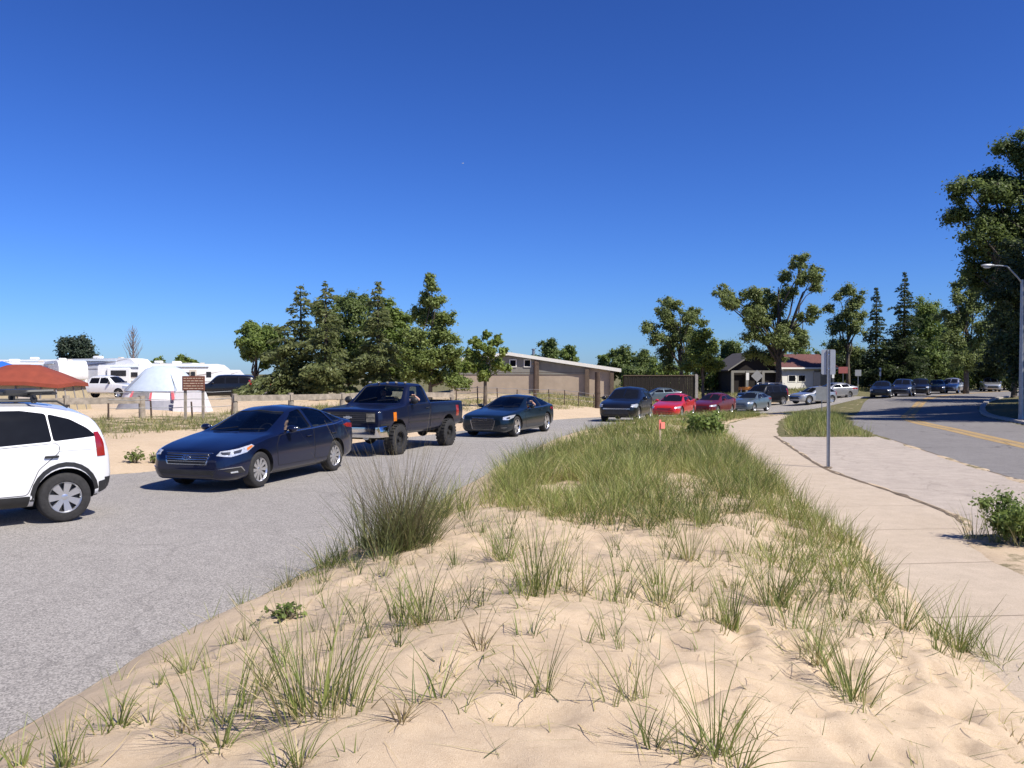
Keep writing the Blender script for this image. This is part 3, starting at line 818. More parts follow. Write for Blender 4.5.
COUPE = dict(L=4.63, W=1.854, H=1.372, wb=2.75, fo=.88, zbelt=.92, roofw=.57, tyre=.345, tw=.24, rimr=.25, wheelkind='five', arch=.04,
    top=[(0,.64),(.03,.70),(.1,.74),(.35,.79),(.8,.855),(1.25,.90),(1.5,.935),(1.7,1.02),(2.1,1.215),(2.4,1.32),(2.7,1.367),(2.95,1.372),(3.3,1.345),(3.7,1.255),(4.1,1.09),(4.3,1.02),(4.5,.995),(4.58,.95),(4.63,.82)],
    belt=[(0,.6),(.1,.68),(.4,.74),(.9,.81),(1.5,.885),(2.3,.92),(3.2,.945),(3.8,.965),(4.3,.96),(4.55,.92),(4.63,.75)],
    bot=[(0,.26),(.05,.2),(.3,.17),(1,.165),(3.7,.165),(4.4,.24),(4.63,.36)],
    w=[(0,.70),(.03,.78),(.1,.86),(.22,.92),(.45,.97),(.9,1.0),(3.7,1.0),(4.2,.96),(4.45,.90),(4.58,.82),(4.63,.74)],
    side_glass=[[(1.86,.94),(2.1,1.09),(2.5,1.255),(3.0,1.30),(3.12,1.285),(3.06,.96)],[(3.13,.965),(3.18,1.28),(3.5,1.215),(3.78,1.10),(3.86,1.01),(3.75,.99)]],
    windscreen=[(1.60,.64),(1.54,.35),(1.52,0),(1.54,-.35),(1.60,-.64),(2.40,-.515),(2.35,-.3),(2.34,0),(2.35,.3),(2.40,.515)],
    rear_glass=[(3.42,.48),(3.48,0),(3.42,-.48),(4.14,-.56),(4.2,0),(4.14,.56)],
    doors=[[(1.62,.30),(1.52,.66),(1.72,.88),(3.12,.935),(3.16,.70),(3.02,.30)]], hz=.83, hin=.1, mirror=(1.92,.985,.2,.14), hollow=(1.72,3.9,.28), seat_d=2.6,
    glass_trim=[(1.8,.918),(3.1,.942),(3.85,.985),(3.86,.972),(3.1,.926),(1.8,.902)], trim_bright=True,
    panels=[('grille',[([(-.40,.66),(-.46,.56),(-.38,.27),(.38,.27),(.46,.56),(.40,.66)],'F',{'off':.004}),([(-.375,.645),(-.43,.56),(-.36,.285),(.36,.285),(.43,.56),(.375,.645)],'F',{'off':.008,'mi':1})]
         + [(lr(-.4,.4,.60-.055*k,.606-.055*k),'F',{'off':.012}) for k in range(6)],['bright','black'],{}),
      ('emblem',[([(-.12+.08*j+r_*math.cos(a),.602+r_*math.sin(a)) for a in (np.linspace(0,2*PI,21)[:-1])],'F',{'off':o_,'mi':m_}) for j in range(4) for (r_,o_,m_) in ((.054,.02+.001*j,0),(.042,.0225+.001*j,1))],['bright','black'],{'cell':.03}),
      ('bumper_grille',[(rnd([(s_*.56,.42),(s_*.80,.43),(s_*.76,.27),(s_*.5,.25)],.03),'F') for s_ in (1,-1)],'black',{})],
    pairs=[('headlight',[(.56,.60),(.78,.59),(1.02,.66),(1.14,.75),(.9,.735),(.58,.685)],'lamp',{'off':.006,'ang':42,'sub':[('lamp_unit',[(.70,.62),(.84,.63),(.86,.69),(.70,.67)],'lampdark',.010)]}),
           ('fog_lamp',[(.62,.33),(.80,.335),(.80,.345),(.62,.34)],'bright',{'off':.012,'ang':25}),
           ('tail_light',[(.45,.78),(1.0,.80),(1.12,.86),(1.0,.9),(.45,.86)],'red_lens',{'mode':'E','off':.006,'ang':45})])

CRV = dict(L=4.32, W=1.82, H=1.66, wb=2.62, fo=.9, zbelt=1.03, roofw=.68, tyre=.355, tw=.225, rimr=.222, wheelkind='seven', arch=.06, beltw=.975, wide=.55,
    top=[(0,.72),(.04,.80),(.15,.88),(.5,.98),(1.0,1.06),(1.25,1.11),(1.5,1.25),(1.9,1.48),(2.2,1.605),(2.6,1.66),(3.1,1.655),(3.6,1.60),(3.92,1.51),(4.06,1.41),(4.16,1.25),(4.21,1.12),(4.26,1.02),(4.32,.84)],
    belt=[(0,.68),(.1,.78),(.5,.9),(1.1,1.0),(1.6,1.02),(2.6,1.05),(3.4,1.09),(3.9,1.11),(4.12,1.08),(4.22,1.0),(4.32,.74)],
    bot=[(0,.38),(.05,.3),(.3,.25),(1,.24),(3.5,.24),(4.05,.31),(4.28,.40),(4.32,.46)],
    w=[(0,.66),(.04,.76),(.12,.86),(.25,.93),(.5,.98),(.9,1.0),(3.5,1.0),(3.85,.975),(4.06,.92),(4.2,.84),(4.28,.78),(4.32,.72)],
    side_glass=[[(1.56,1.055),(1.9,1.28),(2.15,1.50),(2.48,1.54),(2.50,1.075)],[(2.55,1.078),(2.53,1.545),(3.0,1.54),(3.31,1.492),(3.345,1.118)],[(3.365,1.12),(3.335,1.488),(3.62,1.41),(3.84,1.28),(3.97,1.165)]],
    windscreen=[(1.34,.68),(1.27,.35),(1.25,0),(1.27,-.35),(1.34,-.68),(2.12,-.58),(2.06,-.3),(2.05,0),(2.06,.3),(2.12,.58)],
    rear_glass=None,
    doors=[[(1.5,.42),(1.38,.8),(1.55,1.01),(2.51,1.04),(2.51,.42)],[(2.54,.42),(2.54,1.045),(3.42,1.085),(3.44,.98),(3.16,.75),(3.02,.42)]], hz=.955, hin=.02, blackhandle=True, mirror=(1.62,1.12,.2,.18),
    panels=[('rear_window',[(rnd([(-.48,1.14),(.48,1.14),(.42,1.45),(-.42,1.45)],.06),'B')],'tint',{}),
      ('lower_cladding',[(rnd([(0.97+.42*math.cos(a)*1.0,.36+.42*math.sin(a)) for a in np.linspace(.1,-.3,3)]+[(1.42,.25),(3.04,.25),(3.06,.40),(1.40,.42)],.02),'L'),(rnd([(1.42,.25),(3.04,.25),(3.06,.40),(1.40,.42)],.02),'R'),
            (rnd([(3.99,.36),(4.29,.43),(4.30,.56),(3.98,.52)],.02),'L'),(rnd([(3.99,.36),(4.29,.43),(4.30,.56),(3.98,.52)],.02),'R'),([(-.76,.42),(.76,.42),(.78,.57),(-.78,.57)],'B'),([(-.7,.36),(.7,.36),(.72,.5),(-.72,.5)],'F')],'black',{'off':.008}),
      ('wheel_arch_trim',[([(xc+.465*math.cos(a),.365+.465*math.sin(a)) for a in np.linspace(-.08,PI+.08,15)]+[(xc+.405*math.cos(a),.365+.405*math.sin(a)) for a in np.linspace(PI+.1,-.1,15)],md) for xc in (.9,3.52) for md in ('L','R')],'black',{'off':.007,'cell':.2}),
      ('side_crease',[(lr(.5,4.2,.985,.992),'L'),(lr(.5,4.2,.985,.992),'R')],None,{'off':.006}),
      ('grille',[([(-.5,.80),(.5,.80),(.44,.60),(-.44,.60)],'F'),(lr(-.46,.46,.73,.75),'F',{'off':.012,'mi':1}),(lr(-.45,.45,.66,.675),'F',{'off':.012,'mi':1})],['black','bright'],{})],
    pairs=[('tail_light',[(.70,.88),(.83,.88),(.84,1.10),(.80,1.22),(.74,1.22),(.72,1.05)],'red_lens',{'mode':'E','off':.010,'ang':38}),
           ('headlight',[(.52,.76),(.9,.72),(1.1,.84),(1.0,.90),(.6,.86)],'lamp',{'off':.006,'ang':42})])

PICKUP = dict(L=4.92, W=1.96, H=1.90, wb=2.985, fo=.90, zbelt=1.30, roofw=.70, tyre=.395, tw=.30, rimr=.205, wheelkind='offroad', arch=.075, archup=.07, beltw=.97, wide=.6, fr=(.04,.05,.06,.03,.09), cutz=1.24, win=-.05,
    top=[(0,1.16),(.03,1.20),(.1,1.22),(.6,1.265),(1.2,1.30),(1.28,1.31),(1.38,1.40),(1.62,1.64),(1.84,1.82),(2.0,1.875),(2.3,1.90),(2.62,1.885),(2.72,1.84),(2.76,1.72),(2.79,1.345),(2.83,1.325),(4.85,1.325),(4.92,1.30)],
    belt=[(0,1.12),(.1,1.17),(.6,1.21),(1.3,1.265),(2.0,1.285),(2.75,1.295),(2.83,1.30),(4.92,1.28)],
    bot=[(0,.62),(.3,.56),(1.3,.50),(3,.50),(4.0,.53),(4.92,.60)],
    w=[(0,.90),(.03,.94),(.1,.965),(.4,.99),(.9,1.0),(4.4,1.0),(4.85,.985),(4.92,.96)], extra=[2.74,2.77,2.78,2.80,2.815],
    side_glass=[[(1.62,1.315),(1.66,1.42),(1.96,1.765),(2.58,1.785),(2.62,1.74),(2.62,1.32)]],
    windscreen=[(1.36,.74),(1.31,.4),(1.30,0),(1.31,-.4),(1.36,-.74),(1.86,-.60),(1.83,0),(1.86,.60)],
    rear_glass=[(2.70,-.56),(2.80,-.58),(2.80,.58),(2.70,.56)], bed=(2.90,4.82,.80,.86),
    doors=[[(1.42,.58),(1.42,1.25),(2.66,1.28),(2.66,.58)]], hz=1.17, hin=.06, blackhandle=True, mirror=(1.62,1.40,.19,.2), blackmirror=True, hollow=(1.5,2.70,.80), seat_d=2.22, rear_seats=False,
    panels=[('grille',[(rnd([(-.80,.86),(.80,.86),(.80,1.145),(-.80,1.145)],.02),'F',{'off':.004}),(rnd([(-.52,.90),(.52,.90),(.52,1.11),(-.52,1.11)],.02),'F',{'off':.010})]+[(lr(-.5,.5,.93+.045*k,.942+.045*k),'F',{'off':.02,'mi':1}) for k in range(4)],['black','lampdark'],{}),
      ('emblem',[([(-.13,.985),(-.055,.985),(-.05,.965),(.06,.965),(.065,.985),(.13,.985),(.12,1.02),(.06,1.02),(.055,1.04),(-.055,1.04),(-.06,1.02),(-.14,1.02)],'F',{'off':.032})],['bright'],{'cell':.3}),
      ('side_moulding',[(lr(.05,.44,.80,.84),'L'),(lr(1.46,2.64,.80,.84),'L'),(lr(2.7,3.35,.80,.84),'L'),(lr(1.46,2.64,.80,.84),'R')],'black',{'off':.01}),
      ('bed_seam',[(lr(2.725,2.74,.64,1.28),'L'),(lr(2.725,2.74,.64,1.28),'R')],'seal',{'off':.006})],
    pairs=[('headlight',[(.54,.90),(.78,.90),(.78,1.11),(.54,1.11)],'lamp_old',{'mode':'F','off':.016,'sub':[('lamp_divider',[(.545,1.0),(.775,1.0),(.775,1.012),(.545,1.012)],'black',.02)]}),
           ('marker_light',[(1.04,.89),(1.17,.89),(1.17,1.12),(1.04,1.12)],'amber',{'mode':'D','ang':58,'off':.012}),
           ('tail_light',[(.90,.86),(1.03,.86),(1.03,1.18),(.90,1.18)],'red_lens',{'mode':'E','ang':50,'off':.008})])

GEN = dict(SEDAN); GEN.update(L=4.55, W=1.76, H=1.42, wb=2.65, fo=.92, hollow=None, wheelkind='plain', trim_bright=False,
    panels=[('grille',[(rnd([(-.42,.64),(.42,.64),(.38,.56),(-.38,.56)],.02),'F',{'off':.005})],'black',{}),('lower_grille',[(rnd([(-.6,.42),(.6,.42),(.52,.28),(-.52,.28)],.03),'F')],'black',{}),
            ('bumper_line',[(lr(-.8,.8,.50,.515),'F')],'black',{'off':.003})],
    pairs=[('headlight',[(.46,.62),(.8,.61),(1.02,.66),(1.05,.75),(.8,.735),(.5,.71)],'lamp',{'off':.006,'ang':42}),('tail_light',[(.55,.85),(1.02,.9),(1.1,1.0),(.55,.985)],'red_lens',{'mode':'E','off':.006,'ang':45})])
GEN['doors'] = SEDAN['doors']
def scaled(spec, kx=1.0, kz=1.0, ky=1.0, **up):
    c = dict(spec); 
    for k in ('top', 'belt', 'bot'): c[k] = [(a*kx, b*kz) for a, b in spec[k]]
    c['w'] = [(a*kx, b) for a, b in spec['w']]
    c['side_glass'] = [[(a*kx, b*kz) for a, b in g] for g in spec['side_glass']]
    for k in ('windscreen', 'rear_glass'):
        if spec.get(k): c[k] = [(a*kx, b*ky) for a, b in spec[k]]
    c['doors'] = [[(a*kx, b*kz) for a, b in g] for g in spec['doors']]
    c['L'] = spec['L']*kx; c['W'] = spec['W']*ky; c['H'] = spec['H']*kz; c['wb'] = spec['wb']*kx; c['fo'] = spec['fo']*kx; c['zbelt'] = spec['zbelt']*kz
    m = spec['mirror']; c['mirror'] = (m[0]*kx, m[1]*kz, m[2], m[3])
    keep = up.pop('keep', False)
    if kx != 1 or kz != 1: c['panels'] = [(n, [(([(a*(kx if md in 'LR' else 1), b*kz) for a, b in P]), md, *r) for (P, md, *r) in pl], mt, kw) for n, pl, mt, kw in spec['panels'] if keep or n not in ('wheel_arch_trim', 'lower_cladding')]
    c['pairs'] = [(n, [(a, b*kz) for a, b in P], mt, {k: v for k, v in kw.items() if k != 'sub'}) for n, P, mt, kw in spec['pairs']]
    c['hollow'] = None
    c['glass_trim'] = None
    c.update(up); return c
def shorten(spec, s0, f):
    """draw the tail in behind s0"""
    c = dict(spec); g = lambda d: d if d < s0 else s0+(d-s0)*f
    for k in ('top', 'belt', 'bot', 'w'): c[k] = [(g(a), b) for a, b in spec[k]]
    c['L'] = g(spec['L']); c['side_glass'] = [[(g(a), b) for a, b in q] for q in spec['side_glass']]
    return c
BIGSUV = dict(CRV); BIGSUV = scaled(CRV, 1.16, 1.16, 1.08, wheelkind='plain', tyre=.39, rimr=.24, rear_glass=None)
BIGSUV['top'] = [(0,.98),(.04,1.06),(.15,1.12),(.6,1.18),(1.35,1.23),(1.5,1.29),(1.8,1.58),(2.15,1.86),(2.4,1.91),(3,1.93),(4.3,1.91),(4.75,1.86),(4.95,1.72),(5.02,1.4),(5.06,1.15),(5.127,.95)]
BIGSUV['belt'] = [(0,.9),(.1,1.02),(.6,1.1),(1.5,1.17),(3,1.2),(4.6,1.22),(4.95,1.15),(5.127,.86)]
BIGSUV['side_glass'] = [[(1.85,1.23),(2.2,1.74),(2.75,1.78),(2.75,1.24)],[(2.82,1.24),(2.82,1.78),(3.75,1.77),(3.75,1.25)],[(3.85,1.25),(3.83,1.77),(4.6,1.73),(4.75,1.27)]]
BIGSUV['windscreen'] = [(1.56,.72),(1.5,0),(1.56,-.72),(2.12,-.64),(2.08,0),(2.12,.64)]
BIGSUV['H'] = 1.93; BIGSUV['zbelt'] = 1.2
CREW = dict(PICKUP); CREW.update(L=5.7, W=2.0, H=1.9, wb=3.6, fo=.95, hollow=None, rear_glass=None, wheelkind='plain', tyre=.39, tw=.26, rimr=.23, archup=.03, win=.02,
    top=[(0,1.06),(.03,1.12),(.1,1.16),(.6,1.21),(1.2,1.25),(1.3,1.27),(1.7,1.6),(2.0,1.82),(2.3,1.9),(3.5,1.9),(3.75,1.84),(3.88,1.6),(3.93,1.26),(4.0,1.25),(5.6,1.25),(5.7,1.22)],
    belt=[(0,1.02),(.1,1.08),(.6,1.14),(1.3,1.19),(2.5,1.2),(3.9,1.215),(5.7,1.2)], bot=[(0,.5),(.3,.45),(1.3,.42),(3,.42),(5,.5),(5.7,.58)],
    w=[(0,.88),(.05,.93),(.15,.97),(.5,1.0),(5.4,1.0),(5.7,.96)], extra=[3.9,3.95,3.98], bed=(4.06,5.6,.8,.7),
    side_glass=[[(1.7,1.24),(1.85,1.42),(2.15,1.76),(2.72,1.79),(2.72,1.25)],[(2.82,1.25),(2.82,1.79),(3.6,1.78),(3.7,1.25)]],
    windscreen=[(1.4,.76),(1.33,0),(1.4,-.76),(2.06,-.62),(2.02,0),(2.06,.62)], doors=[[(1.5,.55),(1.5,1.18),(2.76,1.2),(2.76,.55)],[(2.8,.55),(2.8,1.2),(3.8,1.2),(3.8,.9),(3.6,.55)]], hz=1.1, zbelt=1.2, mirror=(1.75,1.32,.2,.24),
    panels=[('grille',[(rnd([(-.7,.74),(.7,.74),(.7,1.06),(-.7,1.06)],.03),'F')],'black',{})],
    pairs=[('headlight',[(.68,.8),(.98,.8),(1.12,.85),(1.12,1.05),(.68,1.03)],'lamp',{'ang':40}),('tail_light',[(.92,.8),(1.03,.8),(1.03,1.15),(.92,1.15)],'red_lens',{'mode':'E','ang':50})])
# ------------------------------------------------------------------ ground
def lines(*segs):
    out = []
    for a, b, st in segs:
        n = max(1, int(round((b-a)/st))); out += [a + (b-a)*k/n for k in range(n)]
    out.append(segs[-1][1]); return np.array(out)
geo_ = lambda a, b, n: [a*(b/a)**(k/n) for k in range(1, n+1)]
GX = lines((-42,-9,.36),(-9,-3.9,.15),(-3.9,5.2,.05),(5.2,14,.13),(14,46,.42))
GX = np.concatenate([-np.array(geo_(42, 900, 22))[::-1], GX, np.array(geo_(46, 900, 22))])
GY = lines((-14,2.4,.9),(2.4,11,.05),(11,20,.1),(20,48,.22),(48,115,.8))
GY = np.concatenate([np.array([-300,-150,-80,-40,-24]), GY, np.array(geo_(115, 1200, 22))])
XX, YY = np.meshgrid(GX, GY)
ZZ = ground(XX, YY)
near = (XX > -5) & (XX < 6) & (YY > 2) & (YY < 13)
ZD = np.zeros_like(ZZ); ZD[near] = ground_dents(XX[near], YY[near])
dE = np.minimum(sdist(POLY_A, XX, YY), sdist(POLY_S, XX, YY))
ZZ = ZZ + ZD * sm(.05, .4, dE)
def gz(x, y):
    i = int(np.clip(np.searchsorted(GX, x) - 1, 0, len(GX)-2)); j = int(np.clip(np.searchsorted(GY, y) - 1, 0, len(GY)-2))
    u = (x-GX[i])/(GX[i+1]-GX[i]); v = (y-GY[j])/(GY[j+1]-GY[j])
    return float((ZZ[j,i]*(1-u)+ZZ[j,i+1]*u)*(1-v) + (ZZ[j+1,i]*(1-u)+ZZ[j+1,i+1]*u)*v)
def gza(x, y):
    i = np.clip(np.searchsorted(GX, x) - 1, 0, len(GX)-2); j = np.clip(np.searchsorted(GY, y) - 1, 0, len(GY)-2)
    u = (x-GX[i])/(GX[i+1]-GX[i]); v = (y-GY[j])/(GY[j+1]-GY[j])
    return (ZZ[j,i]*(1-u)+ZZ[j,i+1]*u)*(1-v) + (ZZ[j+1,i]*(1-u)+ZZ[j+1,i+1]*u)*v
nx, ny = len(GX), len(GY)
idx = np.arange(nx*ny).reshape(ny, nx)
Fg = np.stack([idx[:-1,:-1].ravel(), idx[:-1,1:].ravel(), idx[1:,1:].ravel(), idx[1:,:-1].ravel()], 1)
gme = np_mesh('ground', np.stack([XX.ravel(), YY.ravel(), ZZ.ravel()], 1), Fg, MT['ground'], True)
ex = np.interp(YY, E1s[:,1], E1s[:,0]); sx = np.interp(YY, SLs[:,1], SLs[:,0]); wx = np.interp(YY, W1s[:,1], W1s[:,0])
dA = sdist(POLY_A, XX, YY)
mound = (XX > ex) & (XX < sx) & (YY < 62)
westz = (XX < wx) & (YY > 12)
sand = np.full(XX.shape, .18)
sand[mound] = np.interp(YY[mound], [0, 12, 20, 40], [1.6, 1.3, .9, .6])
campsand = np.where(YY < 46, .85, np.interp(YY, [46, 75, 110], [.85, .6, .1]))
sand = np.where(westz, np.where(dA < 5.5, 1.25, np.where((dA < 13) & (YY < 45), .45, campsand)), sand)
sand = np.where((XX > sx) & (YY < 27) & (XX < 12), .6, sand)
at_ = gme.attributes.new('sand', 'FLOAT', 'POINT'); at_.data.foreach_set('value', sand.ravel().astype(np.float32))
tag(link('ground', gme), kind='structure')

def strip(name, Ls, Rs, off, mat, nc=8, sub=1):
    Ls = np.asarray(Ls); Rs = np.asarray(Rs); n = len(Ls)
    V = []; 
    for i in range(n):
        for k in range(nc+1):
            p = Ls[i] + (Rs[i]-Ls[i])*k/nc; V.append((p[0], p[1], 0))
    V = np.array(V); V[:,2] = base(V[:,0], V[:,1]) + off
    m = nc+1
    F = [(i*m+k, i*m+k+1, (i+1)*m+k+1, (i+1)*m+k) for i in range(n-1) for k in range(nc)]
    o = link(name, np_mesh(name, V, np.array(F), mat, True)); return tag(o, kind='structure')
def offs(P, d):
    """polyline moved d to the right of its direction"""
    P = np.asarray(P); T = np.gradient(P, axis=0); T = T/np.linalg.norm(T, axis=1)[:,None]
    return P + np.stack([T[:,1], -T[:,0]], 1)*np.asarray(d).reshape(-1,1) if hasattr(d, '__len__') else P + np.stack([T[:,1], -T[:,0]], 1)*d
strip('road', W1s, E1s, 0.0, MT['asphalt'], 10)
strip('main_road', LBs, RBs, .006, MT['asphalt_b'], 8)
strip('pavement', SLs, SRs, .03, MT['concrete'], 4)
strip('driveway_apron', AL, AR, .016, MT['concrete_b'], 4)
ys = catmull(YB, 10)
for k, d in enumerate((-.36, .08)):
    strip('road_marking', offs(ys, d), offs(ys, d+.28), .010, MT['yellow'], 1)
strip('road_marking', offs(ys, -.075), offs(ys, .075), .0095, MT['yellow_worn'], 1)
# dirt lodged in the joint between pavement and apron, and in the seam along the street
jl = AL[6:]; w_ = np.array([.02+.05*abs(math.sin(i*1.7)) + (.05 if i % 7 == 3 else 0) for i in range(len(jl))])
strip('joint_dirt', offs(jl, -.5*w_), offs(jl, w_), .036, MT['dirt'], 1)
strip('seam_dirt', offs(AR, -.035), offs(AR, .0), .021, MT['dirt'], 1)
MT['jointline'] = plain('joint_line', (.30, .235, .17), .95, var=.2)
for k in range(17):                                                  # pavement joints
    t = (k+.5)/17; y0 = 4.2 + t*34; 
    a = np.array([np.interp(y0, SLs[:,1], SLs[:,0]), y0]); b_ = np.array([np.interp(y0, SRs[:,1], SRs[:,0]), y0+.15])
    strip('pavement_joint', [a, a+[0,.010]], [b_, b_+[0,.010]], .034, MT['jointline'], 1)
# raised kerb on the far side of the street
kp = RBs[(RBs[:,1] > 26) & (RBs[:,1] < 75)]
kv = []; kf = []
for i, p in enumerate(kp):
    q0, q1 = offs(kp, .0)[i], offs(kp, .32)[i]; z = bz(p[0], p[1])
    kv += [(q0[0], q0[1], z-.05), (q0[0]+.02, q0[1], z+.13), (q1[0], q1[1], z+.14), (q1[0], q1[1], z-.05)]
    if i: kf += [tuple((i-1)*4+j for j in (a, b_)) + tuple(i*4+j for j in (b_, a)) for a, b_ in ((0,1),(1,2),(2,3))]
kb = MB(); kb.add(kv, kf); tag(kb.build('kerb', MT['kerb']), kind='structure')
#fw = kp; strip('far_pavement', offs(fw, .32), offs(fw, 2.1), .135, MT['concrete'], 3)

# ------------------------------------------------------------------ grass
def blades(P, H, lean, az, width, bend, rng, seg=4):
    """P (n,3) roots; curved tapering blades"""
    n = len(P); V = np.zeros((n, (seg+1)*2, 3)); 
    perp = np.stack([-np.sin(az), np.cos(az), np.zeros(n)], 1); dirv = np.stack([np.cos(az), np.sin(az), np.zeros(n)], 1)
    rot = rng.uniform(0, 2*PI, n); wv = np.stack([np.cos(rot), np.sin(rot), np.zeros(n)], 1)
    pos = P.copy(); th = lean.copy()
    for k in range(seg+1):
        t = k/seg
        w = width*(1-t)**.75*.5 + .0005
        V[:, 2*k] = pos - wv*w[:,None]; V[:, 2*k+1] = pos + wv*w[:,None]
        pos = pos + (dirv*np.sin(th)[:,None] + np.array([0,0,1.])*np.cos(th)[:,None])*(H/seg)[:,None]
        th = th + bend/seg
    b0 = np.arange(n)[:,None]*(seg+1)*2
    F = np.concatenate([np.stack([b0[:,0]+2*k, b0[:,0]+2*k+1, b0[:,0]+2*k+3, b0[:,0]+2*k+2], 1) for k in range(seg)])
    return V.reshape(-1, 3), F, (seg+1)*2
def tuft_arrays(cx, cy, n, h, spread, rng, lean=.35, bend=.7, straw=.15, width=.006, cz=None):
    """many tufts at once: arrays cx, cy, n (blades), h, spread"""
    k = np.repeat(np.arange(len(cx)), n); m = len(k)
    r = spread[k]*np.sqrt(rng.uniform(0, 1, m)); a = rng.uniform(0, 2*PI, m)
    x = cx[k]+r*np.cos(a); y = cy[k]+r*np.sin(a)
    z = (gza(x, y) if cz is None else np.full(m, cz)) - .01
    H = h[k]*rng.uniform(.45, 1.08, m); az = a + rng.normal(0, .5, m)
    ln = np.abs(rng.normal(0, lean, m))*.8 + r/np.maximum(spread[k], .01)*lean*.7
    bd = rng.uniform(.1, 1.0, m)*bend
    dead = rng.uniform(0, 1, m) < straw
    ln = np.where(dead, ln*1.8+.2, ln)
    V, F, q = blades(np.stack([x, y, z], 1), H, np.minimum(ln, 1.35), az, width*rng.uniform(.6, 1.3, m), bd, rng)
    var_ = np.clip(.4+.9*fbm(cx, cy, 1.3, 91), .05, .75)[k] if cz is None else .4
    tint = np.where(dead, rng.uniform(.92, 1.0, m), np.clip(var_+rng.uniform(-.35, .35, m), 0, .8))
    return V, F, np.repeat(tint, q)
MT['grass'] = leafy('beach_grass_green', (.085, .12, .026), (.33, .36, .10), .34, .5, (.60, .48, .25))
MT['grassdry'] = leafy('verge_grass', (.12, .15, .04), (.32, .32, .11), .3, .5, (.55, .45, .24))
rg = np.random.default_rng(77)
MT['tuftgreen'] = leafy('green_tuft', (.085, .12, .028), (.31, .345, .095), .32, .5, (.55, .44, .24))

def scatter_grass(name, cx, cy, n, h, sp, mat, **kw):
    V, F, T = tuft_arrays(cx, cy, n, h, sp, rg, **kw)
    o = link(name, np_mesh(name, V, F, mat, False, T)); return tag(o, kind='stuff')
# the dense marram stand along the middle of the strip, thinning out over the sand
def cand(n, x0, x1, y0, y1):
    return rg.uniform(x0, x1, n), rg.uniform(y0, y1, n)
def inside_mound(x, y, mE=.35, mS=.12):
    return (x > np.interp(y, E1s[:,1], E1s[:,0])+mE) & (x < np.interp(y, SLs[:,1], SLs[:,0])-mS)
x, y = cand(8600, -2.5, 5.4, 4.6, 20)
ledge = np.interp(y, [8, 9.5, 11.2, 14, 18, 20], [2.0, .6, -.45, -.3, .1, .2])      # western limit of the thick grass
den = sm(8.6, 10.2, y + 1.6*fbm(x, y, 1.5, 61) + .25*(x-1.5)) * sm(-.15, .35, x-ledge) * np.clip(.68+1.7*fbm(x, y, .9, 62), .07, 1)
dse = np.interp(y, SLs[:,1], SLs[:,0]) - x
den = np.maximum(den*np.where(y < 13.5, sm(.5, 1.8, dse)*.8+.2, 1), .52*sm(5.4, 7.6, y)*sm(2.1, .5, dse)*np.clip(.7+1.6*fbm(x, y, .9, 63), 0, 1))
dwe = x - np.interp(y, E1s[:,1], E1s[:,0])
den = np.maximum(den, .75*sm(7.4, 8.6, y)*sm(1.5, .5, dwe)*sm(12.5, 10.5, y)*np.clip(.7+1.5*fbm(x, y, .8, 64), 0, 1))
k = (rg.uniform(0, 1, len(x)) < den) & inside_mound(x, y)
x, y = x[k], y[k]
hh = (.26+.24*rg.uniform(0, 1, len(x))**1.5)*np.clip(1+1.1*fbm(x, y, 1.0, 93), .55, 1.5)*np.interp(y, [6, 8.5, 10.5, 20], [.6, .72, 1.15, 1.2])
scatter_grass('beach_grass', x, y, rg.integers(13, 26, len(x)), hh, rg.uniform(.05, .14, len(x)), MT['grass'], lean=.34, bend=.85, straw=.3, width=.0075)
x, y = cand(9500, 0, 16, 20, 54)
k = inside_mound(x, y, .8, .25) & (rg.uniform(0, 1, len(x)) < np.clip(.85+1.0*fbm(x, y, 2.5, 65), .2, 1)*.9)
x, y = x[k], y[k]
scatter_grass('beach_grass', x, y, rg.integers(9, 16, len(x)), (.32+.25*rg.uniform(0, 1, len(x)))*np.interp(y, [20, 30, 54], [1.1, .95, .8]), rg.uniform(.08, .2, len(x)), MT['grass'], lean=.35, bend=.7, straw=.24, width=.016)
# thin stray blades over the open sand
x, y = cand(700, -2.6, 4.2, 3.6, 9.8); k = inside_mound(x, y, .25, .1); x, y = x[k], y[k]
scatter_grass('sparse_grass', x, y, rg.integers(2, 7, len(x)), rg.uniform(.06, .26, len(x)), rg.uniform(.02, .08, len(x)), MT['grass'], lean=.55, bend=1.0, straw=.5, width=.0045)
x, y = cand(150, -2.4, 4.0, 4.6, 9.6); k = inside_mound(x, y, .2, .1); x, y = x[k], y[k]
scatter_grass('sparse_grass', x, y, rg.integers(7, 18, len(x)), rg.uniform(.14, .36, len(x)), rg.uniform(.02, .07, len(x)), MT['tuftgreen'], lean=.32, bend=.8, straw=.25, width=.0055)
# fallen dead stems lying on the sand
x, y = cand(4200, -2.8, 4.4, 3.3, 11); k = inside_mound(x, y, .15, .05) & (rg.uniform(0, 1, len(x)) < np.clip(.5+1.5*fbm(x, y, .8, 71), 0, 1)); x, y = x[k], y[k]; n_ = len(x)
az = rg.uniform(0, 2*PI, n_)
V, F, q = blades(np.stack([x, y, gza(x, y)+.006], 1), rg.uniform(.08, .34, n_), rg.uniform(1.35, 1.6, n_), az, rg.uniform(.003, .006, n_), rg.uniform(-.15, .15, n_), rg)
tag(link('fallen_grass', np_mesh('fallen_grass', V, F, MT['grass'], False, np.repeat(np.where(rg.uniform(0, 1, n_) < .6, rg.uniform(.85, 1, n_), 0), q))), kind='stuff')
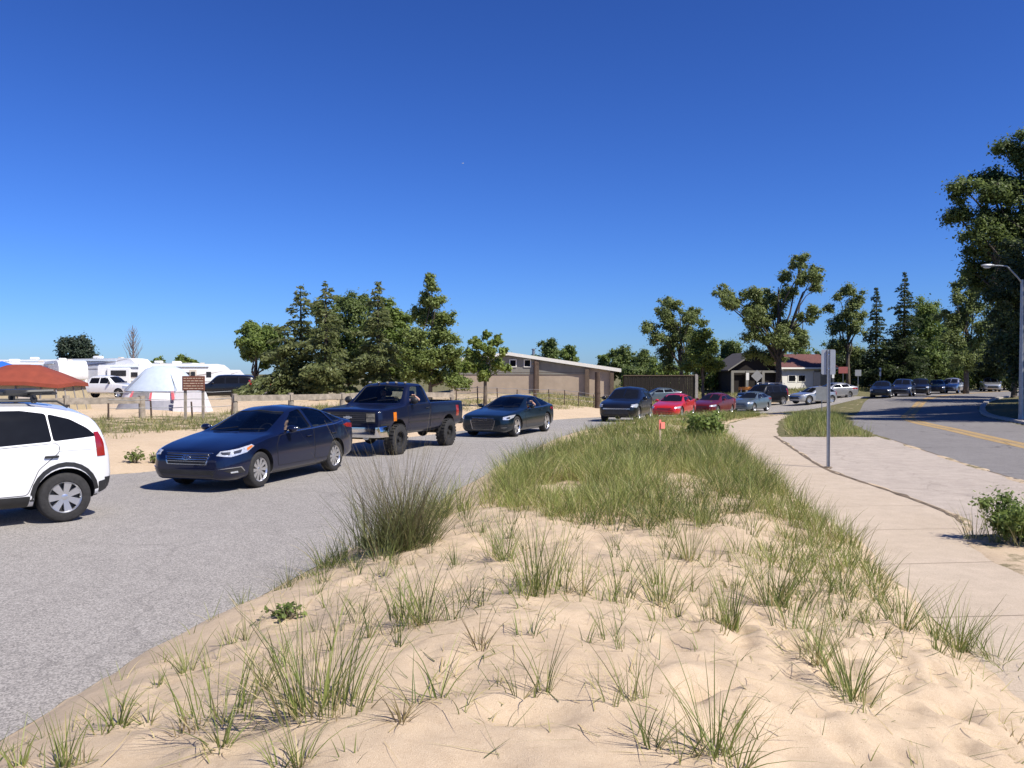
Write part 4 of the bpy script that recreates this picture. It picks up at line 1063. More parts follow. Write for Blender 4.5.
# grass island between pavement and street
x, y = cand(2600, 8, 19.5, 27.8, 50)
k = (x > np.interp(y, SRs[:,1], SRs[:,0])+.35) & (x < np.interp(y, LBs[:,1], LBs[:,0])-.35)
x, y = x[k], y[k]
scatter_grass('island_grass', x, y, rg.integers(12, 20, len(x)), rg.uniform(.25, .62, len(x)), rg.uniform(.08, .2, len(x)), MT['grass'], lean=.35, bend=.6, straw=.25, width=.015)
# verge grass on the bank below the rail fence and along the wire fence
x, y = cand(14000, -24, 8, 21, 62); wd = np.interp(y, W1s[:,1], W1s[:,0]) - x
k = (wd > 3.2) & (wd < 15) & (rg.uniform(0, 1, len(x)) < sm(3.5, 6.5, wd + 3*fbm(x, y, 3, 66))*sm(15, 9, wd)*np.clip(.75+1.3*fbm(x, y, 2.2, 67), .05, 1))
x, y = x[k], y[k]
scatter_grass('verge_grass', x, y, rg.integers(8, 14, len(x)), rg.uniform(.14, .42, len(x)), rg.uniform(.08, .25, len(x)), MT['grassdry'], lean=.4, bend=.7, straw=.4, width=.016)
# rough grass beyond the junction
x, y = cand(16000, 2, 75, 62, 125)
k = ((x < np.interp(y, LBs[:,1], LBs[:,0])-4.5) & (sdist(POLY_A, x, y) > .8)); x, y = x[k], y[k]
scatter_grass('verge_grass', x, y, np.full(len(x), 7), rg.uniform(.2, .6, len(x)), rg.uniform(.2, .5, len(x)), MT['grassdry'], lean=.4, bend=.6, straw=.35, width=.04)
x, y = cand(5000, 15, 60, 24, 75)
k = (x > np.interp(y, RBs[:,1], RBs[:,0])+2.4) & (x < np.interp(y, RBs[:,1], RBs[:,0])+16); x, y = x[k], y[k]
scatter_grass('verge_grass', x, y, np.full(len(x), 8), rg.uniform(.12, .4, len(x)), rg.uniform(.15, .4, len(x)), MT['grassdry'], lean=.4, bend=.6, straw=.2, width=.025)

# single tufts on the open sand: pixel of the foot, height in pixels, fullness, look, label
TUFTS = [
 (712,752,100,46,'g',.42,'wide green beach grass tuft on the sand, biggest along the bottom edge'),
 (652,748,66,13,'g',.35,'thin dark tuft of a few upright blades just left of the widest bottom-edge tuft'),
 (312,712,125,95,'g',.25,'tall thick green tuft, the fullest on the sand near the grey road'),
 (222,745,58,24,'g',.5,'small splayed tuft below left of the tall thick road-side tuft'),
 (300,765,62,26,'g',.3,'tuft cut by the bottom edge straight below the tall thick tuft'),
 (438,698,78,13,'g',.45,'sparse V-shaped tuft of long single blades right of the tall thick tuft'),
 (402,722,46,16,'s',.55,'low splayed withered tuft between the sparse V-shaped tuft and the tall thick tuft'),
 (545,692,72,15,'g',.22,'narrow upright tuft alone on the open sand in the middle'),
 (630,700,72,14,'p',.2,'pale yellowish thin upright tuft on the open sand right of the middle'),
 (180,735,44,12,'s',.35,'little brownish tuft on the sand left of the small splayed tuft'),
 (118,726,52,28,'g',.4,'leaning tuft on the sand edge near the road at the lower left'),
 (66,768,56,26,'g',.25,'tuft at the bottom left corner, right one of the two there'),
 (18,768,48,18,'g',.25,'tuft at the bottom left corner, leftmost of all on the sand'),
 (188,672,50,20,'p',.45,'pale tuft on the edge of the asphalt left of the tall thick tuft'),
 (262,690,58,22,'p',.3,'pale narrow tuft touching the left side of the tall thick tuft'),
 (425,622,76,50,'g',.28,'full leaning tuft on the sand below the big dark roadside grass clump'),
 (478,645,48,13,'s',.35,'small thin straw-coloured tuft right of the full leaning tuft'),
 (538,592,92,60,'g',.18,'tall dense upright tuft at the front of the open sand centre'),
 (582,592,56,18,'p',.4,'thin pale tuft beside the tall dense upright tuft'),
 (612,602,50,16,'g',.3,'short tuft between the thin pale tuft and the broad mid-right tuft'),
 (662,602,72,46,'g',.35,'broad green tuft right of centre below the thick grass'),
 (730,628,66,40,'g',.18,'compact dark green upright tuft right of the broad mid-right tuft'),
 (772,606,84,56,'g',.25,'tall tuft right of the compact dark upright tuft'),
 (815,662,72,42,'p',.35,'pale wide tuft on the sand slope towards the pavement'),
 (848,694,80,46,'g',.35,'tuft with many fallen stems, nearest the lower right footprints'),
 (902,628,64,46,'g',.4,'tuft on the crest above the pavement edge, middle of that row'),
 (958,650,62,52,'g',.4,'tuft hanging over the pavement edge, second from the right'),
 (996,664,52,42,'g',.65,'arching tuft spilling onto the pavement, farthest right of all'),
 (1016,742,26,14,'s',.5,'tiny withered tuft at the lower right corner of the sand'),
 (505,560,60,40,'g',.3,'tuft at the left front corner of the thick grass'),
 (690,560,58,40,'p',.3,'pale tuft at the front right of the thick grass'),
 (300,590,0,0,'',0,''),
]
MT['grasspale'] = leafy('pale_beach_grass', (.17, .19, .06), (.38, .37, .15), .3, .5, (.56, .46, .26))
MT['grassstraw'] = leafy('withered_grass', (.15, .12, .05), (.36, .28, .14), .25, .6, (.46, .36, .2))
for (px, py, hp, nb, look, ln, lab) in TUFTS:
    if not lab: continue
    px_, py_ = px, min(py, 767)
    X_, Y_, Z_ = at(px_, py_, gz)
    h = hp*Y_/FPX*1.12
    V, F, T = tuft_arrays(np.concatenate([[0.], rg.normal(0, .05+.0022*nb, 2)]), np.concatenate([[0.], rg.normal(0, .04+.0015*nb, 2)]), np.array([max(1, int(nb*f_)) for f_ in (1.15, .6, .4)]), np.array([h, h*.8, h*.6]), np.full(3, .02+.0016*nb*max(h, .2)*1.6), rg, lean=ln, bend=.8, straw=.27 if look == 'g' else .4, width=.0064, cz=0.0)
    T2 = T
    o = link('grass_tuft', np_mesh('grass_tuft', V, F, MT[{'g':'tuftgreen','p':'grasspale','s':'grassstraw'}[look]], False, T2))
    o.location = (X_, Y_, Z_); tag(o, lab, 'grass tuft', 'grass tufts on the open sand')
# the big dark clump with thin seed stems beside the road
X_, Y_, Z_ = at(405, 545, gz)
root = empty('tall_grass_clump', (X_, Y_, Z_), 0, 'big dark rounded clump of tall grass with wispy seed stems beside the road', 'grass clump')
MT['clump'] = leafy('dark_clump_grass', (.06, .075, .024), (.19, .205, .07), .28, .5, (.3, .24, .13))
V, F, T = tuft_arrays(np.zeros(16)+rg.normal(0, .19, 16), rg.normal(0, .19, 16), np.full(16, 46), rg.uniform(.6, 1.02, 16), np.full(16, .14), rg, lean=.36, bend=.6, straw=.16, width=.007, cz=0.0)
link('leaf_blades', np_mesh('leaf_blades', V, F, MT['clump'], False, T), root)
V, F, T = tuft_arrays(np.zeros(8)+rg.normal(0, .12, 8), rg.normal(0, .12, 8), np.full(8, 52), rg.uniform(1.0, 1.4, 8), np.full(8, .13), rg, lean=.42, bend=.35, straw=.0, width=.004, cz=0.0)
MT['stem'] = leafy('seed_stems', (.10, .085, .04), (.2, .16, .085), .1, .6)
link('seed_stems', np_mesh('seed_stems', V, F, MT['stem'], False, T), root)

# ------------------------------------------------------------------ trees
def leaf_cloud(blobs, n, size, rng, flat=0.0, droop=0.0):
    """leaf-sized rhombi spread through blobs (x,y,z,r)"""
    B = np.array(blobs, float); w = B[:,3]**2.2; w = w/w.sum()
    k = rng.choice(len(B), n, p=w)
    u = rng.normal(0, 1, (n, 3)); u /= np.linalg.norm(u, axis=1)[:,None]
    r = np.abs(rng.normal(0, .62, n))+rng.uniform(0, .25, n)
    P = B[k,:3] + u*(r*B[k,3])[:,None]*np.array([1, 1, .82])
    nn = u*.75 + np.array([0, 0, .45]) + rng.normal(0, .45, (n, 3)); nn /= np.linalg.norm(nn, axis=1)[:,None]
    a = rng.normal(0, 1, (n, 3)); a[:,2] = a[:,2]*(1-droop) - droop*1.4; a -= nn*np.sum(a*nn, axis=1)[:,None]; a /= np.linalg.norm(a, axis=1)[:,None]+1e-9
    b = np.cross(a, nn)
    s = size*rng.uniform(.6, 1.35, n)
    V = np.stack([P - a*s[:,None]*.6, P + b*s[:,None]*.33, P + a*s[:,None]*.6, P - b*s[:,None]*.33], 1).reshape(-1, 3)
    F = np.arange(n*4).reshape(n, 4)
    bt = rng.uniform(-.22, .22, len(B))
    t = np.clip(rng.uniform(.15, .85, n) + bt[k], 0, 1)
    return V, F, np.repeat(t, 4)
def sub_blobs(cl, rng, k=7, f=.5):
    out = []
    for (x, y, z, r) in cl:
        out.append((x, y, z, r*.62))
        for j in range(k):
            u = rng.normal(0, 1, 3); u /= np.linalg.norm(u)
            q = r*rng.uniform(.5, 1.0); s = r*f*rng.uniform(.5, 1.05)
            out.append((x+u[0]*q, y+u[1]*q, z+u[2]*q*.85, s))
    return out
def limb(mb, a, b, r0, r1, rng, sag=.12, n=5):
    a = np.array(a, float); b = np.array(b, float); L_ = np.linalg.norm(b-a); pts = []
    j = rng.normal(0, L_*.05, (n+1, 3))
    for i in range(n+1):
        t = i/n; p = a+(b-a)*t + j[i]*math.sin(PI*t); p[2] += sag*L_*math.sin(PI*t)*.6
        pts.append(tuple(p))
    mb.tube(pts, [r0+(r1-r0)*(i/n) for i in range(n+1)], 7)
LEAF = {}
def lmat(key):
    if key not in LEAF:
        LEAF[key] = leafy('leaves_'+key, *{'cottonwood': ((.12, .16, .045), (.30, .35, .125)), 'light': ((.115, .17, .03), (.28, .34, .08)), 'mid': ((.11, .17, .042), (.26, .33, .085)),
            'dark': ((.09, .135, .04), (.21, .265, .08)), 'spruce': ((.115, .145, .055), (.235, .26, .10)), 'deep': ((.030, .048, .018), (.10, .135, .048)), 'birch': ((.13, .18, .04), (.30, .36, .115)), 'far': ((.05, .075, .05), (.10, .13, .085))}[key], .48, .5)
    return LEAF[key]
def broadleaf(name, label, loc, clumps, n, size, key, trunk_r=.2, fork=.35, rng=None, bark='bark', lean=(0, 0), group=None, cat='tree', stems=1, dense=7, droop=0.0):
    """trunk with limbs reaching into the clumps (x,y,z,r relative to the foot)"""
    rng = rng or np.random.default_rng(abs(hash(label)) % 1000)
    root = empty(name, loc, 0, label, cat, group)
    top = max(c[2] for c in clumps); cx = np.mean([c[0] for c in clumps])*.35+lean[0]; cy = lean[1]
    tb = MB(); zf = top*fork
    for s_ in range(stems):
        ox = (s_-(stems-1)/2)*trunk_r*2.2
        pts = [(ox, 0, -.2), (ox+.02, 0, zf*.35), (ox+cx*.4, cy*.4, zf*.75), (ox+cx*.6, cy*.6, zf*1.2), (ox+cx, cy, top*.82)]
        tb.tube(pts, [trunk_r*1.25, trunk_r, trunk_r*.82, trunk_r*.62, trunk_r*.15], 9)
        # root flare
        tb.tube([(ox, 0, -.15), (ox, 0, .25)], [trunk_r*1.6, trunk_r*1.05], 9, cap=False)
    for i, c in enumerate(clumps):
        t = rng.uniform(.0, .6); z0 = zf*(.75+.6*t); k = min(1, z0/(top*.82))
        if z0 > c[2]-.2: z0 = max(c[2]*.75, .3)
        limb(tb, (cx*.6*min(1, z0/(zf*1.2)), cy*.6, z0), (c[0], c[1], c[2]), trunk_r*.42, trunk_r*.07, rng)
        for q in range(3):
            u = rng.normal(0, 1, 3); u /= np.linalg.norm(u)
            limb(tb, (c[0], c[1], c[2]), (c[0]+u[0]*c[3]*.9, c[1]+u[1]*c[3]*.9, c[2]+abs(u[2])*c[3]*.8), trunk_r*.1, trunk_r*.03, rng, 0, 2)
    tb.build('trunk', MT[bark], root, sharp=None, recalc=False)
    core = [(c[0]*.62, c[1]*.62, max(c[2]-c[3]*.5, top*.22), c[3]*.9) for c in clumps[::2]]
    clumps = [(c[0], c[1], c[2], c[3]*1.16) for c in clumps] + core
    V, F, T = leaf_cloud(sub_blobs(clumps, rng, dense, .52), int(n*(3.7 if key == 'cottonwood' else 4.6)), size*.78, rng, droop=droop)
    link('crown', np_mesh('crown', V, F, lmat(key), False, T), root)
    return root
def clumps_px(px0, d, foot_z, L_, rng, depth=.5):
    """clumps given as picture spots (x, y, radius) at the tree's own distance, spread in depth by about their radius"""
    out = []; spread = max(abs(c[0]-px0) for c in L_)*d/FPX*depth
    for (px, py, r) in L_:
        out.append(((px-px0)*d/FPX, float(rng.uniform(-1, 1))*spread, hz(py, d)-foot_z, r*d/FPX))
    return out
def spruce(name, label, loc, h, rad, key, seed, group=None, gap=.25, droop=.25, low=.06, cat='tree', dens=1.0):
    rng = np.random.default_rng(seed); root = empty(name, loc, 0, label, cat, group)
    tb = MB(); tb.tube([(0, 0, -.2), (0, 0, h*.5), (0, 0, h*.99)], [h*.016+.05, h*.011+.03, .012], 8)
    Vs = []; Ts = []
    nl = int(h*3.4)
    for i in range(nl):
        t = (i+rng.uniform(-.3, .3))/nl; t = min(max(t, 0), .985); z = h*(low+(1-low)*t)
        r = rad*(1-t)**.82*rng.uniform(.55, 1.12)+.10
        nb = max(5, int(11*(1-t)+4))
        for j in range(nb):
            if rng.uniform() < gap*.75: continue
            asym = .75+.35*math.sin(2*PI*j/nb+seed*1.7+z*.5)
            a = 2*PI*j/nb + rng.uniform(-.35, .35) + i*.9; rr = r*rng.uniform(.6, 1.2)*asym
            m = max(8, int(rr*34*dens)); s = np.sqrt(rng.uniform(0.02, 1, m))
            lift = .12*s - droop*s*s
            side = rng.normal(0, .10+.13*rr*(1-s*.6), m)*.9
            px = np.cos(a)*rr*s - np.sin(a)*side; py = np.sin(a)*rr*s + np.cos(a)*side; pz = z + lift*rr + rng.normal(0, .07, m)
            P = np.stack([px, py, pz], 1)
            d_ = np.stack([np.cos(a)*np.ones(m)+rng.normal(0, .5, m), np.sin(a)*np.ones(m)+rng.normal(0, .5, m), -.35+rng.normal(0, .35, m)], 1); d_ /= np.linalg.norm(d_, axis=1)[:,None]
            b_ = np.cross(d_, rng.normal(0, 1, (m, 3))); b_ /= np.linalg.norm(b_, axis=1)[:,None]
            L_ = rng.uniform(.18, .40, m)
            Vs.append(np.stack([P-d_*L_[:,None]*.5, P+b_*L_[:,None]*.2, P+d_*L_[:,None]*.5, P-b_*L_[:,None]*.2], 1).reshape(-1, 3)); Ts.append(np.repeat(np.clip(rng.uniform(.1, .9, m)+rng.uniform(-.2, .2), 0, 1), 4))
            if j % 3 == 0 and rr > .6: tb.tube([(0, 0, z), (math.cos(a)*rr*.8, math.sin(a)*rr*.8, z+(.1-droop*.6)*rr)], [.03, .008], 5)
    V = np.concatenate(Vs); T = np.concatenate(Ts)
    tb.build('trunk', MT['barkdark'], root, sharp=None, recalc=False)
    link('crown', np_mesh('crown', V, np.arange(len(V)).reshape(-1, 4), lmat(key), False, T), root)
    return root
def foot(px, d): 
    x_ = colm(px, d); return (x_, d, gz(x_, d))
def rc(rng, n, w, z0, z1, r0, r1, taper=.6):
    """random clumps filling a crown of half-width w between heights z0 and z1"""
    out = []
    for i in range(n):
        t = (i+.5)/n; z = z0+(z1-z0)*t; ww = w*(1-taper*max(0, (t-.45)/.55)**1.4)*(.75+.25*min(1, t/.25))
        a = i*2.4+rng.uniform(-.4, .4); q = ww*rng.uniform(.25, .85)
        out.append((math.cos(a)*q, math.sin(a)*q, z, rng.uniform(r0, r1)))
    return out
# --- the grove behind the rail fence
G1 = 'trees in the grove behind the rail fence'
d = 56; f_ = foot(301, d); spruce('spruce_tree', 'dark ragged spruce with a pointed top, leftmost spire of the grove', f_, hz(284, d)-f_[2], 3.9, 'spruce', 3, G1, .35)
d = 54; f_ = foot(326, d); spruce('spruce_tree', 'dark spruce of the grove, right beside the leftmost spire', f_, hz(281, d)-f_[2], 3.0, 'spruce', 4, G1, .35)
d = 54.5; f_ = foot(378, d); spruce('spruce_tree', 'dark narrow spruce whose spire rises right of the grove middle', f_, hz(280, d)-f_[2], 2.8, 'spruce', 5, G1, .35)
d = 55; f_ = foot(285, d); spruce('spruce_tree', 'low wide spruce at the front foot of the grove', f_, hz(325, d)-f_[2], 2.6, 'spruce', 15, G1, .25)
rr = np.random.default_rng(21)
d = 59; f_ = foot(255, d); broadleaf('broadleaf_tree', 'bright green spreading tree overhanging the left end of the grove', f_, clumps_px(255, d, f_[2], [(247,330,9),(262,333,10),(243,343,8),(258,347,11),(272,338,11),(248,356,7),(275,355,10)], rr), 6500, .24, 'mid', .16, .3, rr, group=G1)
d = 61; f_ = foot(350, d); broadleaf('broadleaf_tree', 'dense dark green round tree filling the middle of the grove', f_, clumps_px(350, d, f_[2], [(318,312,9),(318,335,11),(322,372,11),(312,378,9),(338,380,9),(340,304,10),(353,302,11),(367,306,10),(335,318,14),(356,318,15),(374,322,13),(340,342,15),(362,345,15),(330,362,13),(352,367,14),(375,365,12)], rr), 12500, .22, 'dark', .22, .3, rr, group=G1)
d = 57; f_ = foot(394, d); broadleaf('broadleaf_tree', 'dark green leafy tree between the narrow spruce and the pale birch', f_, clumps_px(394, d, f_[2], [(404,318,9),(410,345,10),(400,378,9),(412,368,10),(374,378,9),(385,308,9),(396,316,10),(385,330,12),(402,334,11),(390,352,12),(405,358,11),(384,372,9)], rr), 7500, .22, 'mid', .16, .3, rr, group=G1)
d = 52; f_ = foot(430, d); broadleaf('birch_tree', 'tall pale green birch with a drooping pointed crown at the right of the grove', f_, clumps_px(430, d, f_[2], [(452,352,9),(462,366,8),(456,380,9),(466,382,7),(430,279,5),(431,288,7),(427,299,9),(437,301,8),(420,314,9),(434,315,11),(447,318,8),(418,333,11),(434,334,12),(449,337,9),(412,352,11),(428,354,13),(446,356,11),(455,362,7),(415,372,10),(432,374,11),(448,377,8)], rr, .45), 14000, .18, 'birch', .13, .3, rr, group=G1, droop=.55)
d = 46; f_ = foot(485, d); broadleaf('maple_tree', 'small light green maple with a bare lower trunk before the tan building', f_, clumps_px(485, d, f_[2], [(486,334,4),(497,342,6),(476,342,6),(489,351,8),(469,353,6),(504,352,5),(479,363,7),(496,365,7),(466,366,6),(506,367,5),(485,374,6)], rr), 2900, .2, 'light', .11, .45, rr)
# --- far trees
def fartree(px, top, w, d, key, label, seed, n=3200, size=.34, base_py=390, group='trees far off on the skyline', cat='tree', taper=.55):
    rng = np.random.default_rng(seed); f_ = foot(px, d); h = hz(top, d)-f_[2]; hw = w*d/FPX/2
    r = max(hw*.42, h*.13)
    return broadleaf('distant_tree', label, f_, rc(rng, 11, max(hw-r*.55, .3), h*.28, h-r*.9, r*.75, r*1.1, taper), n, size, key, .22, .3, rng, group=group, cat=cat)
fartree(76, 332, 42, 150, 'far', 'round dark tree rising alone behind the white trailers', 31, 3600, .5, taper=.3)
fartree(548, 335, 36, 140, 'dark', 'dark round treetop behind the tan building, left one', 32, 3000, .42)
fartree(569, 342, 26, 135, 'mid', 'smaller round treetop behind the tan building, right one', 33, 2500, .4)
fartree(622, 344, 40, 125, 'dark', 'dark tree right of the tan building roof', 34, 3600, .38)
fartree(643, 349, 34, 118, 'dark', 'low dark tree between the tan building and the gappy cottonwood', 35, 3000, .36)
fartree(604, 352, 22, 140, 'mid', 'small tree just over the right end of the tan building', 46, 1800, .4)
fartree(728, 336, 40, 112, 'dark', 'dark tree between the two big cottonwoods', 36, 4200, .34)
fartree(745, 350, 34, 118, 'dark', 'low dark tree behind the gabled pavilion', 37, 3000, .34)
fartree(818, 350, 36, 118, 'dark', 'low dark tree behind the red-roofed house', 38, 3000, .34)
fartree(924, 292, 38, 104, 'mid', 'slender green tree between the spruces and the tall pale cottonwood', 39, 4600, .3)
fartree(945, 318, 34, 110, 'dark', 'dark tree behind the parked car line near the tall pale cottonwood', 40, 3800, .32)
fartree(895, 335, 50, 118, 'deep', 'dark broad tree low behind the two far spruces', 41, 4500, .34)
fartree(850, 345, 36, 112, 'deep', 'dark tree low between the red-roofed house and the far spruces', 42, 3400, .32)
fartree(990, 330, 60, 98, 'deep', 'dark broad tree behind the streetlight at the right', 43, 6000, .3)
fartree(1014, 292, 84, 72, 'deep', 'dark tall tree under the overhanging right-hand cottonwood', 44, 7000, .28)
# understory along the far side of the junction
UB = 'bushes and low trees along the far street'
for k, (px, top, w, d_, ky, lab) in enumerate([
 (640,362,38,104,'dark','low dark bush over the left half of the dark board wall'),(668,356,40,102,'mid','low green bush over the right half of the dark board wall'),
 (706,352,44,104,'mid','green low tree between the board wall and the pavilion'),(728,358,30,110,'dark','dark low bush left of the pavilion roof'),
 (766,346,40,112,'dark','dark low tree behind the pavilion ridge'),(800,342,34,122,'mid','green low tree above the red-brown roof'),(838,338,40,116,'dark','dark low tree at the right end of the red-brown roof'),
 (866,350,40,104,'deep','dark low bush behind the grey square sign'),(886,360,40,98,'mid','green bush behind the first dark parked car'),(912,352,46,102,'deep','dark low bush behind the dark blue parked utility'),
 (936,348,44,104,'dark','dark low bush behind the black parked utility'),(958,356,40,106,'mid','green bush behind the silver parked utility'),(978,344,44,108,'deep','dark low bush left of the lone silver car'),(1004,340,50,104,'deep','dark low bush right of the lone silver car')]):
    rng = np.random.default_rng(300+k); f_ = foot(px, d_); h = hz(top, d_)-f_[2]; hw = w*d_/FPX/2; r = max(hw*.45, h*.2)
    broadleaf('low_tree', lab, f_, rc(rng, 10, max(hw-r*.4, .3), h*.12, h-r*.8, r*.8, r*1.1, .35), 2200, .3, ky, .12, .2, rng, group=UB, cat='bush')
d = 41; rr = np.random.default_rng(63); f_ = foot(1052, d)
broadleaf('broadleaf_tree', 'dark round tree right behind the streetlight at the right edge', f_, rc(rr, 15, 2.5, 1.6, 7.4, 1.3, 1.8, .4), 7000, .22, 'deep', .2, .25, rr, bark='barkdark')
# --- cottonwoods in the middle distance
d = 92; rr = np.random.default_rng(51); f_ = foot(682, d)
broadleaf('cottonwood_tree', 'gappy grey-green cottonwood right of the tan building', f_, clumps_px(682, d, f_[2], [(667,300,6),(671,308,8),(662,316,9),(650,328,9),(674,324,10),(686,318,9),(697,312,6),(704,322,6),(660,338,10),(680,338,10),(696,334,10),(672,352,10),(690,356,11),(668,366,8)], rr), 8500, .27, 'cottonwood', .25, .35, rr)
d = 82; rr = np.random.default_rng(52); f_ = foot(703, d)
broadleaf('broadleaf_tree', 'bright yellow-green bushy tree in front of the gappy cottonwood', f_, clumps_px(703, d, f_[2], [(702,334,8),(694,345,9),(708,348,9),(700,360,11),(714,364,8),(690,366,8)], rr), 4600, .24, 'light', .16, .3, rr)
d = 78; rr = np.random.default_rng(53); f_ = foot(779, d)
broadleaf('cottonwood_tree', 'tall spreading cottonwood with sky showing through, in the middle of the junction', f_, clumps_px(779, d, f_[2], [(793,262,7),(803,264,7),(812,272,6),(790,274,8),(804,280,9),(820,287,7),(794,291,9),(722,294,6),(732,290,8),(738,301,9),(726,306,8),(750,294,9),(757,304,10),(770,298,9),(746,316,10),(764,318,11),(782,308,9),(790,324,10),(806,314,8),(816,318,6),(753,334,10),(772,338,11),(790,342,10),(804,334,7),(760,352,9),(780,358,9)], rr, .4), 15500, .24, 'cottonwood', .30, .36, rr, bark='barkdark')
d = 102; rr = np.random.default_rng(54); f_ = foot(848, d)
broadleaf('broadleaf_tree', 'pale open-crowned tree left of the two far spruces', f_, clumps_px(848, d, f_[2], [(846,289,7),(838,297,7),(856,299,8),(830,309,6),(845,311,9),(860,316,8),(838,324,9),(853,330,9),(842,345,9),(858,350,9)], rr), 6500, .28, 'cottonwood', .25, .35, rr)
d = 94; f_ = foot(876, d); spruce('spruce_tree', 'slim dark far spruce, left and lower of the two', f_, hz(287, d)-f_[2], 2.7, 'deep', 8, 'far spruces', .2, dens=.8)
d = 94; f_ = foot(904, d); spruce('spruce_tree', 'tall dark far spruce, right and higher of the two', f_, hz(271, d)-f_[2], 3.6, 'deep', 9, 'far spruces', .2, dens=.8)
d = 86; rr = np.random.default_rng(55); f_ = foot(966, d)
broadleaf('cottonwood_tree', 'tall pale green cottonwood left of the streetlight', f_, clumps_px(966, d, f_[2], [(972,272,7),(964,284,8),(978,288,9),(953,297,8),(969,302,11),(984,306,9),(950,316,9),(965,322,11),(981,326,11),(945,336,8),(958,341,11),(976,346,11),(950,358,9),(968,362,10),(985,358,9)], rr), 10500, .25, 'cottonwood', .26, .3, rr)
d = 50; rr = np.random.default_rng(56); f_ = foot(1046, d)
broadleaf('cottonwood_tree', 'huge dark cottonwood overhanging the street at the right edge', f_, clumps_px(1046, d, f_[2], [(1022,148,16),(1050,130,24),(1002,172,15),(1028,182,22),(966,190,14),(985,196,17),(958,212,12),(978,222,18),(1005,214,20),(1035,222,24),(962,238,14),(990,246,19),(1018,252,22),(1046,250,24),(982,268,13),(1006,280,18),(1034,286,22),(1002,306,15),(1024,318,20),(1050,318,24),(1014,344,16),(1040,352,20),(1080,180,28),(1085,240,30),(1080,300,28)], rr, .35), 30000, .22, 'dark', .45, .22, rr, bark='barkdark')
d = 58; rr = np.random.default_rng(57); f_ = (43, 60, gz(43, 60))
broadleaf('cottonwood_tree', 'dark cottonwood standing behind the huge one at the right edge', f_, rc(rr, 14, 4.2, 4.0, 13.5, 2.0, 3.0), 15000, .26, 'deep', .4, .3, rr, bark='barkdark')
f_ = (34.6, 41, gz(34.6, 41)); rr = np.random.default_rng(58)
broadleaf('cottonwood_tree', 'dark cottonwood just outside the right edge shading the street', f_, rc(rr, 16, 4.4, 3.4, 14, 2.2, 3.0), 12000, .3, 'deep', .4, .3, rr, bark='barkdark')
# shade_a: more of the row along the street, outside the right edge, whose shade falls on the road
for (tx, ty, sd) in ((29.8, 36.6, 61), (38, 48.5, 62)):
    rr = np.random.default_rng(sd)
    broadleaf('cottonwood_tree', {61: 'dark cottonwood outside the right edge, the one nearest the streetlight', 62: 'dark cottonwood outside the right edge, the one beside the huge overhanging tree'}[sd], (tx, ty, gz(tx, ty)), rc(rr, 18, 4.2, 3.2, 16, 2.1, 2.9), 12000, .28, 'deep', .36, .3, rr, bark='barkdark')
# bare tree and scrub behind the campsite
d = 115; f_ = foot(133, d); rr = np.random.default_rng(59); root = empty('bare_tree', f_, 0, 'leafless grey tree standing up behind the white trailers', 'tree')
tb = MB(); H_ = hz(325, d)-f_[2]; tb.tube([(0,0,-.2),(.1,0,H_*.5),(0,0,H_)], [.17,.12,.02], 6)
for k in range(46):
    z0 = H_*(.35+.55*k/46); a = k*2.4; L_ = (H_-z0)*.38+.5
    limb(tb, (0, 0, z0), (math.cos(a)*L_*.55, math.sin(a)*L_*.55, z0+L_), .045, .012, rr, -.1, 3)
MT['grey_bark'] = plain('grey_bare_bark', (.21, .165, .15), .9, var=.2)
tb.build('trunk', MT['grey_bark'], root, recalc=False)
for k, (px, top, w, lab) in enumerate([(158,356,22,'low yellow-green bush behind the trailers, left one'),(182,354,24,'low yellow-green bush behind the trailers, middle one'),(194,358,18,'low yellow-green bush behind the trailers, right one')]):
    fartree(px, top, w, 120, 'light', lab, 80+k, 1500, .4, group='bushes behind the trailers', cat='bush', taper=.2)
# shrubs near the camera
def shrub(name, label, loc, h, w, n, size, key, seed, cat='shrub', group=None):
    rng = np.random.default_rng(seed); root = empty(name, loc, 0, label, cat, group)
    tb = MB(); bl = []
    for k in range(14):
        a = k*2.4; q = w*rng.uniform(.2, 1.0); z = h*rng.uniform(.45, .95)*(1-.3*q/w)
        tb.tube([(rng.normal(0, .03), rng.normal(0, .03), -.05), (math.cos(a)*q*.4, math.sin(a)*q*.4, z*.5), (math.cos(a)*q, math.sin(a)*q, z)], [.012, .009, .004], 5)
        bl.append((math.cos(a)*q, math.sin(a)*q, z*.9, h*.22)); bl.append((math.cos(a)*q*.6, math.sin(a)*q*.6, z*.55, h*.2))
    tb.build('stems', MT['bark'], root, recalc=False)
    V, F, T = leaf_cloud(bl, n, size, rng); link('foliage', np_mesh('foliage', V, F, lmat(key), False, T), root)
    return root
p = at(707, 441, gz); shrub('leafy_shrub', 'dark green leafy shrub beside the pavement at the end of the thick grass', p, 36*p[1]/FPX, .55, 1900, .10, 'mid', 91)
p = (6.33, 10.45, gz(6.33, 10.45)); shrub('leafy_shrub', 'leafy green shrub with purple-brown base beside the pavement at the right edge', p, .70, .52, 7500, .045, 'mid', 92)
V, F, T = tuft_arrays(np.array([-.45, -.3, -.1]), np.array([.15, -.1, -.3]), np.array([40, 40, 40]), np.array([.6, .7, .5]), np.array([.1, .1, .12]), rg, lean=.3, bend=.6, straw=.35, width=.007, cz=0.0)
o = link('grass_tuft', np_mesh('grass_tuft', V, F, MT['grasspale'], False, T)); o.location = p; tag(o, 'straw and green grass tuft growing out of the leafy shrub by the pavement', 'grass tuft')
p = at(134, 463, gz); shrub('weed', 'small pale green weed on the sand bank, larger of the two', p, .42, .2, 170, .07, 'birch', 93, 'weed', 'weeds on the sand bank')
